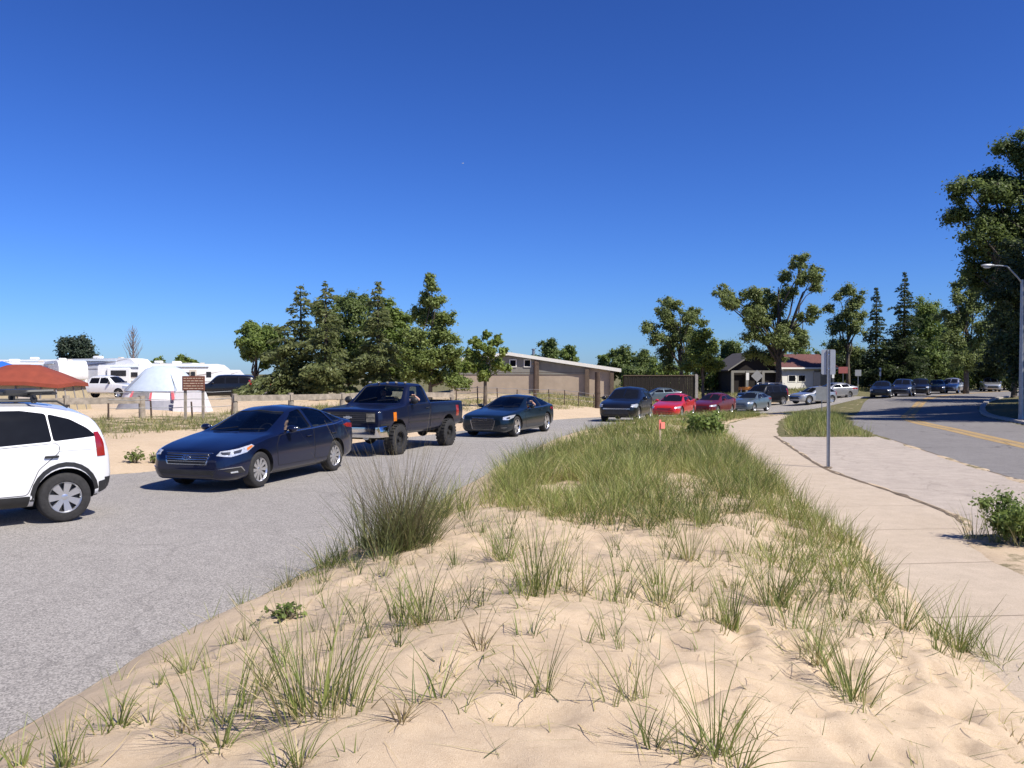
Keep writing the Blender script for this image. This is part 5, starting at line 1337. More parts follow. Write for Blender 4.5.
p = at(154, 463, gz); shrub('weed', 'small pale weed beside the blue sedan, smaller of the two', p, .32, .14, 90, .06, 'birch', 94, 'weed', 'weeds on the sand bank')
p = at(285, 618, gz); shrub('weed', 'low broad-leaved weed on the sand beside the asphalt', p, .13, .17, 240, .035, 'mid', 95, 'weed')
# pavement-side debris
x, y = cand(40, 5.5, 7.5, 19, 27); k = (np.abs(x-np.interp(y, SLs[:,1], SLs[:,0])) < .35); 
# ------------------------------------------------------------------ buildings and campsite
MT['block'] = plain('tan_block', (.42, .335, .25), .9, var=.1, scale=1.2, bump=.3, bscale=8)
MT['siding'] = plain('grey_siding', (.235, .225, .195), .85, var=.1, scale=2)
MT['pilaster'] = plain('brown_pilaster', (.12, .085, .06), .85, var=.15)
MT['roofedge'] = plain('cream_fascia', (.80, .78, .70), .6, var=.05)
MT['roofdark'] = plain('shingle_dark', (.07, .06, .055), .9, var=.3, scale=4)
MT['roofred'] = plain('shingle_red_brown', (.12, .048, .040), .9, var=.25, scale=4)
MT['housewhite'] = plain('white_siding', (.70, .68, .62), .7, var=.06)
MT['darkwall'] = plain('dark_wall', (.016, .012, .010), .9, var=.25)
MT['brownroof'] = plain('tan_brown_roof', (.28, .18, .12), .9, var=.15)
MT['orange'] = plain('orange_board', (.72, .27, .05), .5, var=.1)
MT['signbrown'] = plain('sign_brown', (.16, .055, .03), .6, var=.1)
MT['signcream'] = plain('sign_cream_lettering', (.6, .45, .32), .6, var=.1)
MT['signwhite'] = plain('sign_white', (.75, .75, .73), .5, var=.04)
MT['signred'] = plain('sign_faded_red', (.30, .09, .08), .5, var=.1)
MT['canred'] = plain('rust_red_canvas', (.235, .046, .022), .8, var=.12, scale=2.5, bump=.3, bscale=6)
MT['canvas'] = plain('tan_canvas', (.42, .345, .215), .85, var=.08, bump=.2)
MT['tarp_blue'] = plain('blue_tarp', (.03, .16, .62), .6, var=.1, bump=.2)
MT['tentgrey'] = plain('blue_grey_fly', (.47, .54, .62), .7, var=.06, bump=.3, bscale=5)
MT['tentwhite'] = plain('white_tent_cloth', (.74, .72, .72), .8, var=.05, bump=.2)
MT['tentbase'] = plain('grey_tent_cloth', (.30, .30, .33), .8, var=.08, bump=.2)
MT['tentred'] = plain('pink_red_tent_cloth', (.62, .12, .14), .8, var=.1)
MT['mesh_dark'] = plain('mesh_window', (.2, .19, .19), .9, var=.2)
MT['rvwin'] = plain('trailer_window', (.02, .02, .024), .12, var=.2)
MT['rvstripe'] = plain('trailer_stripe', (.32, .30, .29), .5, var=.2)
MT['rvswoosh'] = plain('trailer_swoosh', (.40, .36, .33), .5, var=.1)
MT['rvtan'] = plain('trailer_tan', (.56, .5, .42), .5, var=.08)
MT['pink'] = plain('orange_pink_marker', (.80, .22, .16), .6, var=.1)
MT['lath'] = plain('wood_lath', (.45, .36, .24), .8, var=.15)

# long tan building with a sloping roof (gable end towards the camera)
d = 85; x0, x1 = colm(452, d), colm(613, d); xp = colm(508, d); zg = gz((x0+x1)/2, d)
zp, zr, zl = hz(354, d), hz(369.5, d), hz(361, d)
B = empty('bathhouse', ((x0+x1)/2, d, zg), R(-5), 'long tan block building with a sloping cream-edged roof behind the wire fence', 'building')
cx = (x0+x1)/2; a0, a1, ap = x0-cx, x1-cx, xp-cx; DEP = 16
hp_, hr_, hl_ = zp-zg-.15, zr-zg-.15, zl-zg-.15; hs = hz(374.5, d)-zg
def rl(x): return hl_+(hp_-hl_)*(x-a0)/(ap-a0) if x < ap else hp_+(hr_-hp_)*(x-ap)/(a1-ap)
m = MB(); m.prism([(a0, -.3), (a1, -.3), (a1, hr_-.02), (ap, hp_-.02), (a0, hl_-.02)], 0, DEP); m.build('wall', MT['block'], B)
m = MB(); xs_ = colm(588, d)-cx; m.prism([(a0-.02, hs), (xs_, hs), (xs_, rl(xs_)-.03), (ap, hp_-.03), (a0-.02, hl_-.03)], -.06, -.003)
for k in range(9): 
    z_ = hs+.2+.22*k
m.build('siding', MT['siding'], B)
m = MB()
for k in range(6):
    z_ = hs+.25*k+.2
    if z_ < hr_: m.box((xs_/2+a0/2, -.066, z_), (xs_-a0-.1, .014, .03))
m.build('siding_board', MT['pilaster'], B)
for px in (537, 587):
    xx = colm(px, d)-cx; m = MB(); m.box((xx, -.20, (rl(xx)-.3)/2), (.42, .36, rl(xx)+.25)); m.build('pilaster', MT['pilaster'], B)
m = MB(); m.box((a1-.16, -.20, (hr_-.3)/2), (.36, .36, hr_+.22)); m.build('pilaster', MT['pilaster'], B)
ov = .75
m = MB(); th = .30
m.prism([(a0-ov, hl_-.1), (ap, hp_), (a1+ov, hr_-.14), (a1+ov, hr_-.14+th), (ap, hp_+th), (a0-ov, hl_-.1+th)], -.34, DEP+.8); rf = m.build('roof', MT['roofdark'], B)
m = MB(); m.prism([(a0-ov, hl_-.08), (ap, hp_+.02), (a1+ov, hr_-.12), (a1+ov, hr_-.12+th+.05), (ap, hp_+th+.05), (a0-ov, hl_-.08+th+.05)], -.46, -.342); m.build('fascia', MT['roofedge'], rf)
m = MB(); m.lathe([(.14, 0), (.14, .55), (.2, .56), (.2, .66), (.001, .68)], 12, c=(ap+2.4, 3, hp_+.1)); m.build('vent_pipe', MT['galv'], rf)
for px in (513, 527.5):
    xx = colm(px, d)-cx; w = MB(); zc = hz(363.3, d)-zg
    for s_ in (-1, 1): w.box((xx+s_*.33, -.09, zc), (.09, .08, .8)); w.box((xx, -.09, zc+s_*.36), (.57, .08, .09))
    wo = w.build('window', MT['roofedge'], B); g = MB(); g.box((xx, -.075, zc), (.57, .02, .63)); g.build('pane', MT['tint'], wo)
# dark post at the bend of the road
p = (colm(597.5, 57), 57, gz(colm(597.5, 57), 57)); m = MB(); m.tube([(0, 0, -.3), (0, 0, hz(372, 57)-p[2])], [.2, .18], 12)
for z_ in (.5, 1.0): m.lathe([(.21, z_), (.21, z_+.05)], 12)
o = m.build('wooden_post', MT['darkwood']); o.location = p; tag(o, 'thick dark wooden post by the road before the right end of the tan building', 'post')
d = 66; xx = colm(535, d); m = MB(); m.tube([(0, 0, -.3), (0, 0, hz(361, d)-gz(xx, d))], [.15, .12], 10); m.box((0, 0, hz(364, d)-gz(xx, d)), (.5, .12, .1))
o = m.build('utility_post', MT['darkwood']); o.location = (xx, d, gz(xx, d)); tag(o, 'tall thin dark post standing before the tan building', 'post')
# dark screen wall right of the building, vehicles behind it
d = 88; xa, xb = colm(624, d), colm(694, d); zb_ = gz((xa+xb)/2, d); root = empty('screen_wall', ((xa+xb)/2, d, zb_), 0, 'long dark brown board wall right of the tan building', 'wall')
Lw = xb-xa; hw_ = hz(376, d)-zb_
m = MB()
nb = int(Lw/.22)
for k in range(nb): m.box((-Lw/2+(k+.5)*Lw/nb, (k % 2)*.02, hw_/2), (Lw/nb-.02, .05, hw_))
m.build('board_panel', MT['darkwall'], root); m = MB(); m.box((0, 0, hw_+.05), (Lw+.2, .16, .1)); m.build('cap_rail', MT['pilaster'], root)
for k in range(5): m = MB(); m.box((-Lw/2+k*Lw/4, .12, hw_/2), (.14, .14, hw_)); m.build('post', MT['darkwood'], root)
m = MB(); m.box((Lw/2+.25, 0, hw_/2+.05), (.3, .3, hw_+.3)); m.build('end_post', MT['rvstripe'], root)

# gabled dark pavilion
def house(name, label, px0, px1, d, eave_py, ridge_py, wallmat, roofmat, depth, gable_front, rz=0.0, parts=()):
    xa, xb = colm(px0, d), colm(px1, d); z = gz((xa+xb)/2, d); root = empty(name, ((xa+xb)/2, d, z), rz, label, 'building')
    w = (xb-xa)/2; he = hz(eave_py, d)-z; hr = hz(ridge_py, d)-z
    m = MB()
    if gable_front: m.prism([(-w, -.3), (w, -.3), (w, he-.02), (0, hr-.02), (-w, he-.02)], 0, depth)
    else: m.box((0, depth/2, he/2-.15), (2*w, depth, he+.3))
    m.build('wall', wallmat, root)
    m = MB(); t = .14; o_ = .5
    if gable_front:
        m.prism([(-w-o_, he-.25), (0, hr), (w+o_, he-.25), (w+o_, he-.25+t), (0, hr+t), (-w-o_, he-.25+t)], -.6, depth+.5); rf = m.build('roof', roofmat, root)
        m = MB(); m.prism([(-w-o_, he-.24), (0, hr+.01), (w+o_, he-.24), (w+o_, he-.22+t), (0, hr+t+.03), (-w-o_, he-.22+t)], -.68, -.603); m.build('fascia', MT['siding'], rf)
    else:
        m.prism([(-o_, he-.1), (depth/2, hr), (depth+o_, he-.1), (depth+o_, he-.1+t), (depth/2, hr+t), (-o_, he-.1+t)], -w-o_, w+o_, 'YZ'); rf = m.build('roof', roofmat, root)
        m = MB(); m.box((0, -o_-.03, he-.03), (2*w+1.0, .05, .2)); m.build('fascia', MT['roofedge'], rf)
    return root, w, he, hr
root, w, he, hr = house('pavilion', 'dark open-gabled pavilion behind the tall spreading cottonwood', 731, 777, 96, 369, 353, MT['darkwall'], MT['roofdark'], 9, True)
for s_ in (-.98, -.35, .35, .98): m = MB(); m.box((s_*w, -.35, he/2-.2), (.3, .3, he)); m.build('column', MT['siding'], root)
m = MB(); m.box((0, -.35, he-.3), (2*w, .2, .25)); m.build('beam', MT['siding'], root)
root, w, he, hr = house('house', 'white house with a red-brown roof behind the silver cars', 776, 838, 104, 368, 354.5, MT['housewhite'], MT['roofred'], 8, False, R(14))
for xx in (-.55*w, -.2*w):
    m = MB(); m.box((xx, -.03, he*.52), (1.1, .05, .9)); wo = m.build('window', MT['roofedge'], root); m = MB(); m.box((xx, -.062, he*.52), (.9, .02, .7)); m.build('pane', MT['tint'], wo)
m = MB(); m.box((w*.62, -.04, he*.42), (w*.72, .07, he*.95)); m.build('grey_panel', MT['siding'], root)
m = MB(); m.box((w*.35, -.09, he*.40), (.95, .03, he*.8)); m.build('door', MT['rvtan'], root)
# brown hut in the campsite
root, w, he, hr = house('hut', 'tan hut with a flat brown roof behind the left end of the grove', 250, 290, 92, 384, 378, MT['rvtan'], MT['brownroof'], 5, False)
m = MB(); m.box((.3, -.03, he*.45), (.95, .05, he*.85)); m.build('door', MT['pilaster'], root)

# travel trailers
def trailer(px, d, top, L, yaw, label, wins, stripe, nose=True, H=None):
    x_ = colm(px, d); z = gz(x_, d); h = hz(top, d)-z; root = empty('travel_trailer', (x_, d, z), yaw, label, 'trailer', 'white travel trailers in the campsite')
    W_ = 2.45; m = MB(); b = .55
    if nose: P = [(-L/2, b), (L/2-2.3, b), (L/2-2.2, b+.85), (L/2-.2, b+.95), (L/2, b+1.3), (L/2-.15, h-.55), (L/2-.7, h-.1), (L/2-1.4, h), (-L/2+.12, h-.05), (-L/2, h-.25)]
    else: P = [(-L/2, b), (L/2-.3, b), (L/2, b+.45), (L/2-.1, h-.6), (L/2-.6, h-.05), (-L/2+.1, h-.02), (-L/2, h-.2)]
    m.prism(P, -W_/2, W_/2); m.build('body', MT['white'], root)
    m = MB(); m.box((-.4, 0, b-.08), (L-2.6, W_-.3, .18)); m.build('chassis', MT['black'], root)
    for sx in (-.45, .45):
        for sy in (-1, 1):
            m = MB(); m.lathe([(.001, -.11), (.25, -.11), (.36, -.09), (.36, .09), (.25, .11), (.001, .11)], 18, axis='Y', c=(-L*.12+sx, sy*(W_/2-.16), .36)); m.build('wheel', MT['tyre'], root)
    for (u, v, ww, wh, side) in wins:
        m = MB()
        if side == 'S': m.box((u*L/2, -W_/2-.012, b+v), (ww, .03, wh), bev=.01)
        elif side == 'E': m.box((L/2-.04, u, b+v), (.12, ww, wh), bev=.01)
        else: m.box((-L/2-.012, u, b+v), (.03, ww, wh), bev=.01)
        m.build('window', MT['rvwin'], root)
    m = MB(); m.prism([(-L*.46, b+stripe+.25), (-L*.1, b+stripe+.32), (L*.2, b+stripe+.7), (L*.42, b+stripe+1.15), (L*.2, b+stripe+.82), (-L*.1, b+stripe+.5)], -W_/2-.014, -W_/2-.004); m.build('swoosh', MT['rvswoosh'], root)
    m = MB(); m.box((-L*.26, -W_/2-.14, b+1.25), (L*.26, .26, 1.75), bev=.05); so_ = m.build('slide_out', MT['white'], root); m = MB(); m.box((-L*.26, -W_/2-.285, b+1.55), (L*.17, .03, .6)); m.build('slide_window', MT['rvwin'], so_)
    m = MB()
    for s_ in (.35, .75): m.tube([(-L/2-.07, s_, b+.2), (-L/2-.07, s_, h-.1)], .025, 5)
    for k_ in range(7): m.tube([(-L/2-.07, .35, b+.3+.33*k_), (-L/2-.07, .75, b+.3+.33*k_)], .018, 5)
    m.build('ladder', MT['galv'], root)
    m = MB(); m.box((-L*.1, -W_/2-.006, b+stripe), (L*.75, .014, .10)); m.build('stripe', MT['rvstripe'], root)
    m = MB(); m.box((L*.08, -W_/2-.012, b+1.0), (.7, .03, 1.85)); dr = m.build('door', MT['rvtan'], root); m = MB(); m.box((L*.08, -W_/2-.03, b+1.45), (.4, .02, .5)); m.build('door_window', MT['rvwin'], dr)
    m = MB(); m.box((-L*.1, 0, h+.14), (.95, .7, .3), bev=.08); m.build('air_conditioner', MT['white'], root)
    m = MB(); m.box((L*.18, .2, h+.07), (.45, .45, .14), bev=.03); m.build('roof_vent', MT['rvtan'], root)
    m = MB(); m.tube([(-L*.36, -W_/2-.07, h-.28), (L*.25, -W_/2-.07, h-.28)], .07, 8); m.build('awning_roll', MT['tentgrey'], root)
    return root
trailer(24, 84, 362, 8.5, R(12), 'white trailer behind the blue canopy, leftmost one', [(-.4,1.3,.9,.6,'S'),(.1,1.3,.8,.6,'S')], .55, False)
trailer(64, 82, 361, 9.5, R(-52), 'white trailer with its rear window showing above the red tent', [(-.3,1.5,1.3,.55,'S'),(.4,1.5,.9,.55,'S'),(0,1.9,1.4,.6,'W')], .6)
trailer(106, 92, 358.5, 10.5, R(-18), 'big white fifth-wheel trailer with two stacked dark windows behind the white pickup', [(-.42,2.2,1.6,.75,'S'),(-.42,1.2,1.6,.8,'S'),(.35,1.7,1.3,.5,'S'),(.62,2.0,.8,.4,'S')], 1.95)
trailer(44, 104, 359.5, 11, R(4), 'long white trailer at the back of the campsite left of the bare tree', [(-.6,1.6,.9,.6,'S'),(-.2,1.6,.9,.6,'S'),(.3,1.6,1.1,.6,'S')], 1.0)
trailer(166, 108, 363, 10, R(-8), 'white trailer farthest back behind the dome tent', [(-.5,1.6,.8,.6,'S'),(.2,1.6,.9,.6,'S')], 1.0)
trailer(146, 90, 364.5, 9, R(8), 'white trailer just left of the pale dome tent roof', [(-.2,1.4,.8,.5,'S'),(.5,1.5,.7,.5,'S')], .7)
trailer(186, 88, 364, 9, R(20), 'white trailer with dark windows right of the dome tent roof behind the brown sign', [(-.5,1.3,.9,.6,'S'),(.05,1.35,.7,.6,'S'),(.5,1.4,.5,.6,'S')], .65)
trailer(214, 96, 369.5, 6.5, R(30), 'small white trailer above the black parked van', [(-.3,1.2,1.0,.5,'S'),(.4,1.2,.7,.5,'S')], .6, False)
# blue canopy
d = 52; x_ = colm(2, d); z = gz(x_, d); root = empty('canopy', (x_, d, z), R(10), 'bright blue pop-up canopy roof at the left edge', 'canopy')
hp_ = hz(361, d)-z; he = hp_-.95
m = MB(); w = 2.0
m.add([(-w,-w,he),(w,-w,he),(w,w,he),(-w,w,he),(0,0,hp_),(-w,-w,he-.2),(w,-w,he-.2),(w,w,he-.2),(-w,w,he-.2)], [(0,1,4),(1,2,4),(2,3,4),(3,0,4),(5,6,1,0),(6,7,2,1),(7,8,3,2),(8,5,0,3)]); m.build('roof', MT['tarp_blue'], root)
for sx in (-1, 1):
    for sy in (-1, 1): m = MB(); m.tube([(sx*(w-.05), sy*(w-.05), 0), (sx*(w-.05), sy*(w-.05), he)], .025, 6); m.build('leg', MT['galv'], root)
# red-roofed tent
d = 37; x_ = colm(24, d); z = gz(x_, d); root = empty('tent', (x_, d, z), R(6), 'tan cabin tent under a rust-red hipped rain fly', 'tent')
hp_ = hz(364.5, d)-z; he = hz(383.5, d)-z
m = MB()
wx_, wy_ = 2.1, 1.6
rng4 = [(-wx_,-wy_,he+.02),(-.75,-wy_-.08,he+.1),(.75,-wy_-.08,he+.1),(wx_,-wy_,he-.03),(wx_+.08,0,he+.06),(wx_,wy_,he),(0,wy_+.1,he+.08),(-wx_,wy_,he),(-wx_-.08,0,he+.06)]
mid = [(-wx_*.62,-wy_*.6,he+.55*(hp_-he)),(-.45,-wy_*.62,he+.62*(hp_-he)),(.45,-wy_*.62,he+.62*(hp_-he)),(wx_*.62,-wy_*.6,he+.52*(hp_-he)),(wx_*.64,0,he+.56*(hp_-he)),(wx_*.6,wy_*.6,he+.55*(hp_-he)),(0,wy_*.62,he+.6*(hp_-he)),(-wx_*.6,wy_*.6,he+.55*(hp_-he)),(-wx_*.64,0,he+.56*(hp_-he))]
top_ = [(-.62,-.2,hp_-.03),(-.35,-.25,hp_),(.35,-.25,hp_),(.62,-.2,hp_-.03),(.64,0,hp_-.02),(.6,.2,hp_-.03),(0,.25,hp_),(-.6,.2,hp_-.03),(-.64,0,hp_-.02)]
low = [(a*1.01, b*1.01, c-.16) for a, b, c in rng4]
Vt = low+rng4+mid+top_; Ft = [(k*9+i, k*9+(i+1) % 9, (k+1)*9+(i+1) % 9, (k+1)*9+i) for k in range(3) for i in range(9)]+[tuple(range(27, 36))]
m.add(Vt, Ft); m.build('rain_fly', MT['canred'], root)
m = MB(); q = .12
lo = [(-wx_-q,-wy_-q),(wx_+q,-wy_-q),(wx_+q,wy_+q),(-wx_-q,wy_+q)]; hi_ = [(-wx_+.12,-wy_+.12),(wx_-.12,-wy_+.12),(wx_-.12,wy_-.12),(-wx_+.12,wy_-.12)]
m.add([(a, b, -.05) for a, b in lo]+[(a, b, he+.02) for a, b in hi_], [(i, (i+1) % 4, (i+1) % 4+4, i+4) for i in range(4)]); m.build('wall', MT['canvas'], root)
for yy in (-.9, .1, 1.1): m = MB(); m.tube([(wx_+q*.95, yy, 0), (wx_-.09, yy*.94, he)], .03, 6); m.build('pole', MT['mesh_dark'], root)
for xx in (.35, 1.35, 1.98, -.9): 
    m = MB(); m.tube([(xx*1.06, -wy_-q*.95, 0), (xx, -wy_+.08, he)], .03, 6); m.build('pole', MT['mesh_dark'], root)
m = MB(); m.add([(.52,-wy_-.02,.55),(1.22,-wy_-.02,.55),(1.2,-wy_+.06,he-.2),(.5,-wy_+.06,he-.2)], [(0,1,2,3)]); m.prism([(.52,.5),(1.2,.5),(1.2,he-.25),(.52,he-.25)], -wy_-.09, -wy_-.05); m.build('screen_window', MT['rvtan'], root)
# pale dome tent with red stripes
d = 39; x_ = colm(164, d); z = gz(x_, d); root = empty('tent', (x_, d, z), R(-4), 'white and grey cabin tent with red stripes and a pale blue-grey domed roof', 'tent')
hp_ = hz(366, d)-z; he = hz(389, d)-z; hb = hz(400, d)-z
def ringp(w, dpt, z_, n=16, p=3.2):
    o_ = []
    for k in range(n):
        a = 2*PI*(k+.5)/n; c_, s_ = math.cos(a), math.sin(a)
        r_ = (abs(c_)**p + abs(s_)**p)**(-1/p); o_.append((w*c_*r_, dpt*s_*r_, z_))
    return o_
def shell(rings, cap=True):
    m = MB(); n = len(rings[0]); V = [p for r_ in rings for p in r_]
    F = [(k*n+i, k*n+(i+1) % n, (k+1)*n+(i+1) % n, (k+1)*n+i) for k in range(len(rings)-1) for i in range(n)]
    if cap: F.append(tuple(range((len(rings)-1)*n, len(rings)*n)))
    return m.add(V, F)
shell([ringp(1.98,1.6,-.05), ringp(1.74,1.42,hb+.02)], False).build('lower_wall', MT['tentbase'], root)
shell([ringp(1.74,1.42,hb+.02), ringp(1.54,1.26,he)], False).build('upper_wall', MT['tentwhite'], root)
dh = hp_-he
shell([ringp(1.62,1.33,he-.08), ringp(1.58,1.29,he+.03), ringp(1.18,.97,he+dh*.46,16,2.8), ringp(.80,.66,he+dh*.86,16,2.5), ringp(.5,.42,he+dh*.97,16,2.3), ringp(.1,.1,hp_,16,2)]).build('rain_fly', MT['tentgrey'], root)
def wall_pt(u, t):
    """point just outside the front upper wall"""
    w_ = 1.74+(1.54-1.74)*t; return (u*w_/1.9, -(1.42+(1.26-1.42)*t)-.022, hb+.02+(he-.10-hb)*t)
def wallpatch(u0, u1, nm, mt, t0=0.03, t1=.98):
    m = MB(); m.add([wall_pt(u0,t0), wall_pt(u1,t0), wall_pt(u1,t1), wall_pt(u0,t1)]+[(a,b+.05,c) for a,b,c in (wall_pt(u0,t0), wall_pt(u1,t0), wall_pt(u1,t1), wall_pt(u0,t1))], [(0,1,2,3),(0,4,5,1),(1,5,6,2),(2,6,7,3),(3,7,4,0)]); m.build(nm, mt, root)
wallpatch(-.92, -.02, 'mesh_window', MT['mesh_dark']); wallpatch(-1.06, -.94, 'red_stripe', MT['tentred']); wallpatch(0, .12, 'red_stripe', MT['tentred']); wallpatch(1.18, 1.32, 'red_stripe', MT['tentred'])
m = MB()
for a in (.9, 2.24, 4.04, 5.38):
    m.tube([(2.0*math.cos(a)*1.2, 1.62*math.sin(a)*1.2, 0), (1.6*math.cos(a)*1.2, 1.3*math.sin(a)*1.2, he), (1.1*math.cos(a), .9*math.sin(a), he+dh*.62), (0, 0, hp_+.01)], .014, 5)
m.build('pole', MT['mesh_dark'], root)
p = (colm(196, 38), 37.2, gz(colm(196, 38), 37.2)); m = MB(); m.prism([(-.75, 0), (.8, 0), (.55, .9), (.2, 1.0), (-.6, .95)], -.02, .02); m.add([(-.75, 0, 0), (.8, 0, 0), (.7, 1.0, 0), (-.6, 1.0, 0), (-.6, .5, .95), (.55, .5, .9)], [(0,1,5,4),(1,2,5),(2,3,4,5),(3,0,4)])
o = m.build('sunshade', MT['tentwhite']); o.location = p; tag(o, 'small white beach shade on the ground right of the striped dome tent', 'beach shade')
# brown campsite sign on two posts
d = 31; x_ = colm(193.5, d); z = gz(x_, d); root = empty('information_sign', (x_, d, z), 0, 'brown board sign with rows of cream lettering by the campsite fence', 'sign')
zt, zb_ = hz(376, d)-z, hz(390.5, d)-z
m = MB(); m.box((0, 0, (zt+zb_)/2), (.84, .05, zt-zb_), bev=.012); bd = m.build('board', MT['signbrown'], root)
for k in range(5):
    m = MB(); rng5 = random.Random(k); x0_ = -.36
    zc = zb_+(zt-zb_)*(.14+.175*k)
    while x0_ < .34:
        w_ = min(rng5.uniform(.05, .2), .37-x0_); m.box((x0_+w_/2, -.029, zc), (w_, .006, .028)); x0_ += w_+.03
    m.build('lettering', MT['signcream'], bd)
for s_ in (-.33, .33): m = MB(); m.box((s_, .06, zt/2-.15), (.09, .07, zt+.3)); m.build('post', MT['wood'], root)
# wooden rail fence
def rail_fence(pts, label, h=.78, sp=2.3):
    root = empty('rail_fence', (pts[0][0], pts[0][1], gz(*pts[0])), 0, label, 'fence'); o_ = Vector(root.location)
    ln = [0]
    P = np.array(pts); seg = np.linalg.norm(np.diff(P, axis=0), axis=1); tot = seg.sum(); n = int(tot/sp)
    cum = np.concatenate([[0], np.cumsum(seg)])
    Q = [(np.interp(tot*k/n, cum, P[:,0]), np.interp(tot*k/n, cum, P[:,1])) for k in range(n+1)]
    Q = [Vector((a, b, gz(a, b))) - o_ for a, b in Q]; rng = random.Random(4)
    for k, q in enumerate(Q):
        m = MB(); hh = h+rng.uniform(.06, .16); m.tube([q+Vector((0, .13, -.3)), q+Vector((rng.uniform(-.02, .02), .13, hh))], [.13, .12], 9); m.build('post', MT['wood'], root)
    for k in range(n):
        a, b = Q[k], Q[k+1]; m = MB(); dv = b-a; 
        for zz in (h-.10,):
            A = a+Vector((0, 0, zz)); Bp = b+Vector((0, 0, zz)); pr = Vector((dv.y, -dv.x, 0)).normalized()*.045
            V = [A-pr+Vector((0,0,-.125)), A+pr+Vector((0,0,-.125)), A+pr+Vector((0,0,.125)), A-pr+Vector((0,0,.125))]; V2 = [v+(Bp-A)*.985 for v in V]
            m.add(V+V2, [(0,1,2,3),(7,6,5,4),(0,4,5,1),(1,5,6,2),(2,6,7,3),(3,7,4,0)])
        m.build('rail', MT['wood'], root)
rail_fence([(-28, 24.5), (-22, 28), (-15.8, 31.8), (-14.5, 32.6)], 'weathered grey wooden rail fence between the white utility and the striped dome tent')
rail_fence([(-11.6, 34.8), (-7.6, 38.5), (-3.2, 44.5)], 'weathered grey wooden rail fence in front of the grove above the blue sedan')
def wire_fence(pts, label, h=1.0, sp=2.2):
    root = empty('wire_fence', (pts[0][0], pts[0][1], gz(*pts[0])), 0, label, 'fence'); o_ = Vector(root.location)
    P = np.array(pts); seg = np.linalg.norm(np.diff(P, axis=0), axis=1); tot = seg.sum(); n = int(tot/sp); cum = np.concatenate([[0], np.cumsum(seg)])
    Q = [Vector((np.interp(tot*k/n, cum, P[:,0]), np.interp(tot*k/n, cum, P[:,1]), 0)) for k in range(n+1)]
    rng = random.Random(9)
    for q in Q: q.z = gz(q.x, q.y)
    Q = [q-o_ for q in Q]
    for q in Q: m = MB(); m.tube([q+Vector((0, 0, -.3)), q+Vector((rng.uniform(-.06, .06), 0, h+rng.uniform(-.05, .1)))], [.036, .032], 7); m.build('post', MT['darkwood'], root)
    for zz in (.45, .75, 1.02):
        m = MB()
        for k in range(n): m.tube([Q[k]+Vector((0, 0, zz)), (Q[k]+Q[k+1])/2+Vector((0, 0, zz-.03)), Q[k+1]+Vector((0, 0, zz))], .012, 4)
        m.build('wire', MT['galv'], root)
    return root
wire_fence([(-3.0, 45), (1.5, 53), (4.6, 58.5), (8.5, 64)], 'thin post and wire fence running past the tan building')
wire_fence([(-14.6, 30.2), (-11.6, 32.2), (-11.0, 32.7)], 'short dark post and wire fence in front of the striped dome tent', .62, 1.1)
# signs
def signpost(label, loc, h, kind, w, hh, mat, pole_r=.03, rz=0.0, cat='sign', nm='road_sign'):
    root = empty(nm, loc, rz, label, cat)
    m = MB(); m.tube([(0, 0, -.3), (0, 0, h)], pole_r, 8); m.build('pole', MT['galv'], root)
    m = MB(); zc = h-hh/2+.02
    if kind == 'diamond': m.prism([(0, h-1.42*hh/2-.707*hh), (.707*hh, h-1.42*hh/2), (0, h-1.42*hh/2+.707*hh), (-.707*hh, h-1.42*hh/2)], -pole_r-.012, -pole_r-.002)
    else: m.prism(rnd([(-w/2, zc-hh/2), (w/2, zc-hh/2), (w/2, zc+hh/2), (-w/2, zc+hh/2)], .035), -pole_r-.006, -pole_r-.0005)
    m.build('panel', mat, root)
    return root
# the near sign: seen from behind, so its panel hangs on the far side of the U-channel post
P_ = at(828, 469, bz); root = empty('road_sign', (P_[0], P_[1], P_[2]+.03), R(-4), 'blank grey back of a metal sign on a steel post standing in the pavement', 'sign')
hS = hz(349.5, P_[1])-P_[2]-.03
m = MB()
m.box((0, 0, hS/2-.05), (.055, .012, hS+.1)); m.box((-.030, -.014, hS/2-.05), (.008, .034, hS+.1)); m.box((.030, -.014, hS/2-.05), (.008, .034, hS+.1))
m.build('post', MT['galv'], root)
m = MB(); m.prism(rnd([(-.155, hS-.56), (.155, hS-.56), (.155, hS+.0), (-.155, hS+.0)], .04), .0085, .013); pn = m.build('panel', MT['signback'], root)
for z_ in (hS-.12, hS-.44): m = MB(); m.lathe([(.001, -.016), (.014, -.014), (.014, -.006)], 8, axis='Y', c=(0, 0, z_)); m.build('bolt', MT['bright'], root)
m = MB(); m.lathe([(.10, .006), (.09, .02), (.001, .025)], 14); m.build('base_dirt', MT['dirt'], root)
d = 88; x_ = colm(757, d); signpost('grey back of a diamond-shaped road sign near the black van-like vehicle', (x_, d, gz(x_, d)), hz(370, d)-gz(x_, d), 'diamond', .9, .9, MT['signback'], .04)
d = 86; x_ = colm(747.5, d); signpost('narrow upright white sign left of the diamond sign', (x_, d, gz(x_, d)), hz(373, d)-gz(x_, d), 'rect', .3, .75, MT['signwhite'], .03)
d = 92; x_ = colm(833, d); signpost('narrow white sign at the right end of the red-roofed house', (x_, d, gz(x_, d)), hz(371, d)-gz(x_, d), 'rect', .26, .8, MT['signwhite'], .03)
d = 90; x_ = colm(843, d); signpost('faded red panel sign right of the red-roofed house', (x_, d, gz(x_, d)), hz(367, d)-gz(x_, d), 'rect', 1.0, .7, MT['signred'], .03)
d = 88; x_ = colm(858, d); signpost('grey square sign back on a pole left of the dark parked cars', (x_, d, gz(x_, d)), hz(370, d)-gz(x_, d), 'rect', .65, .65, MT['signback'], .035)
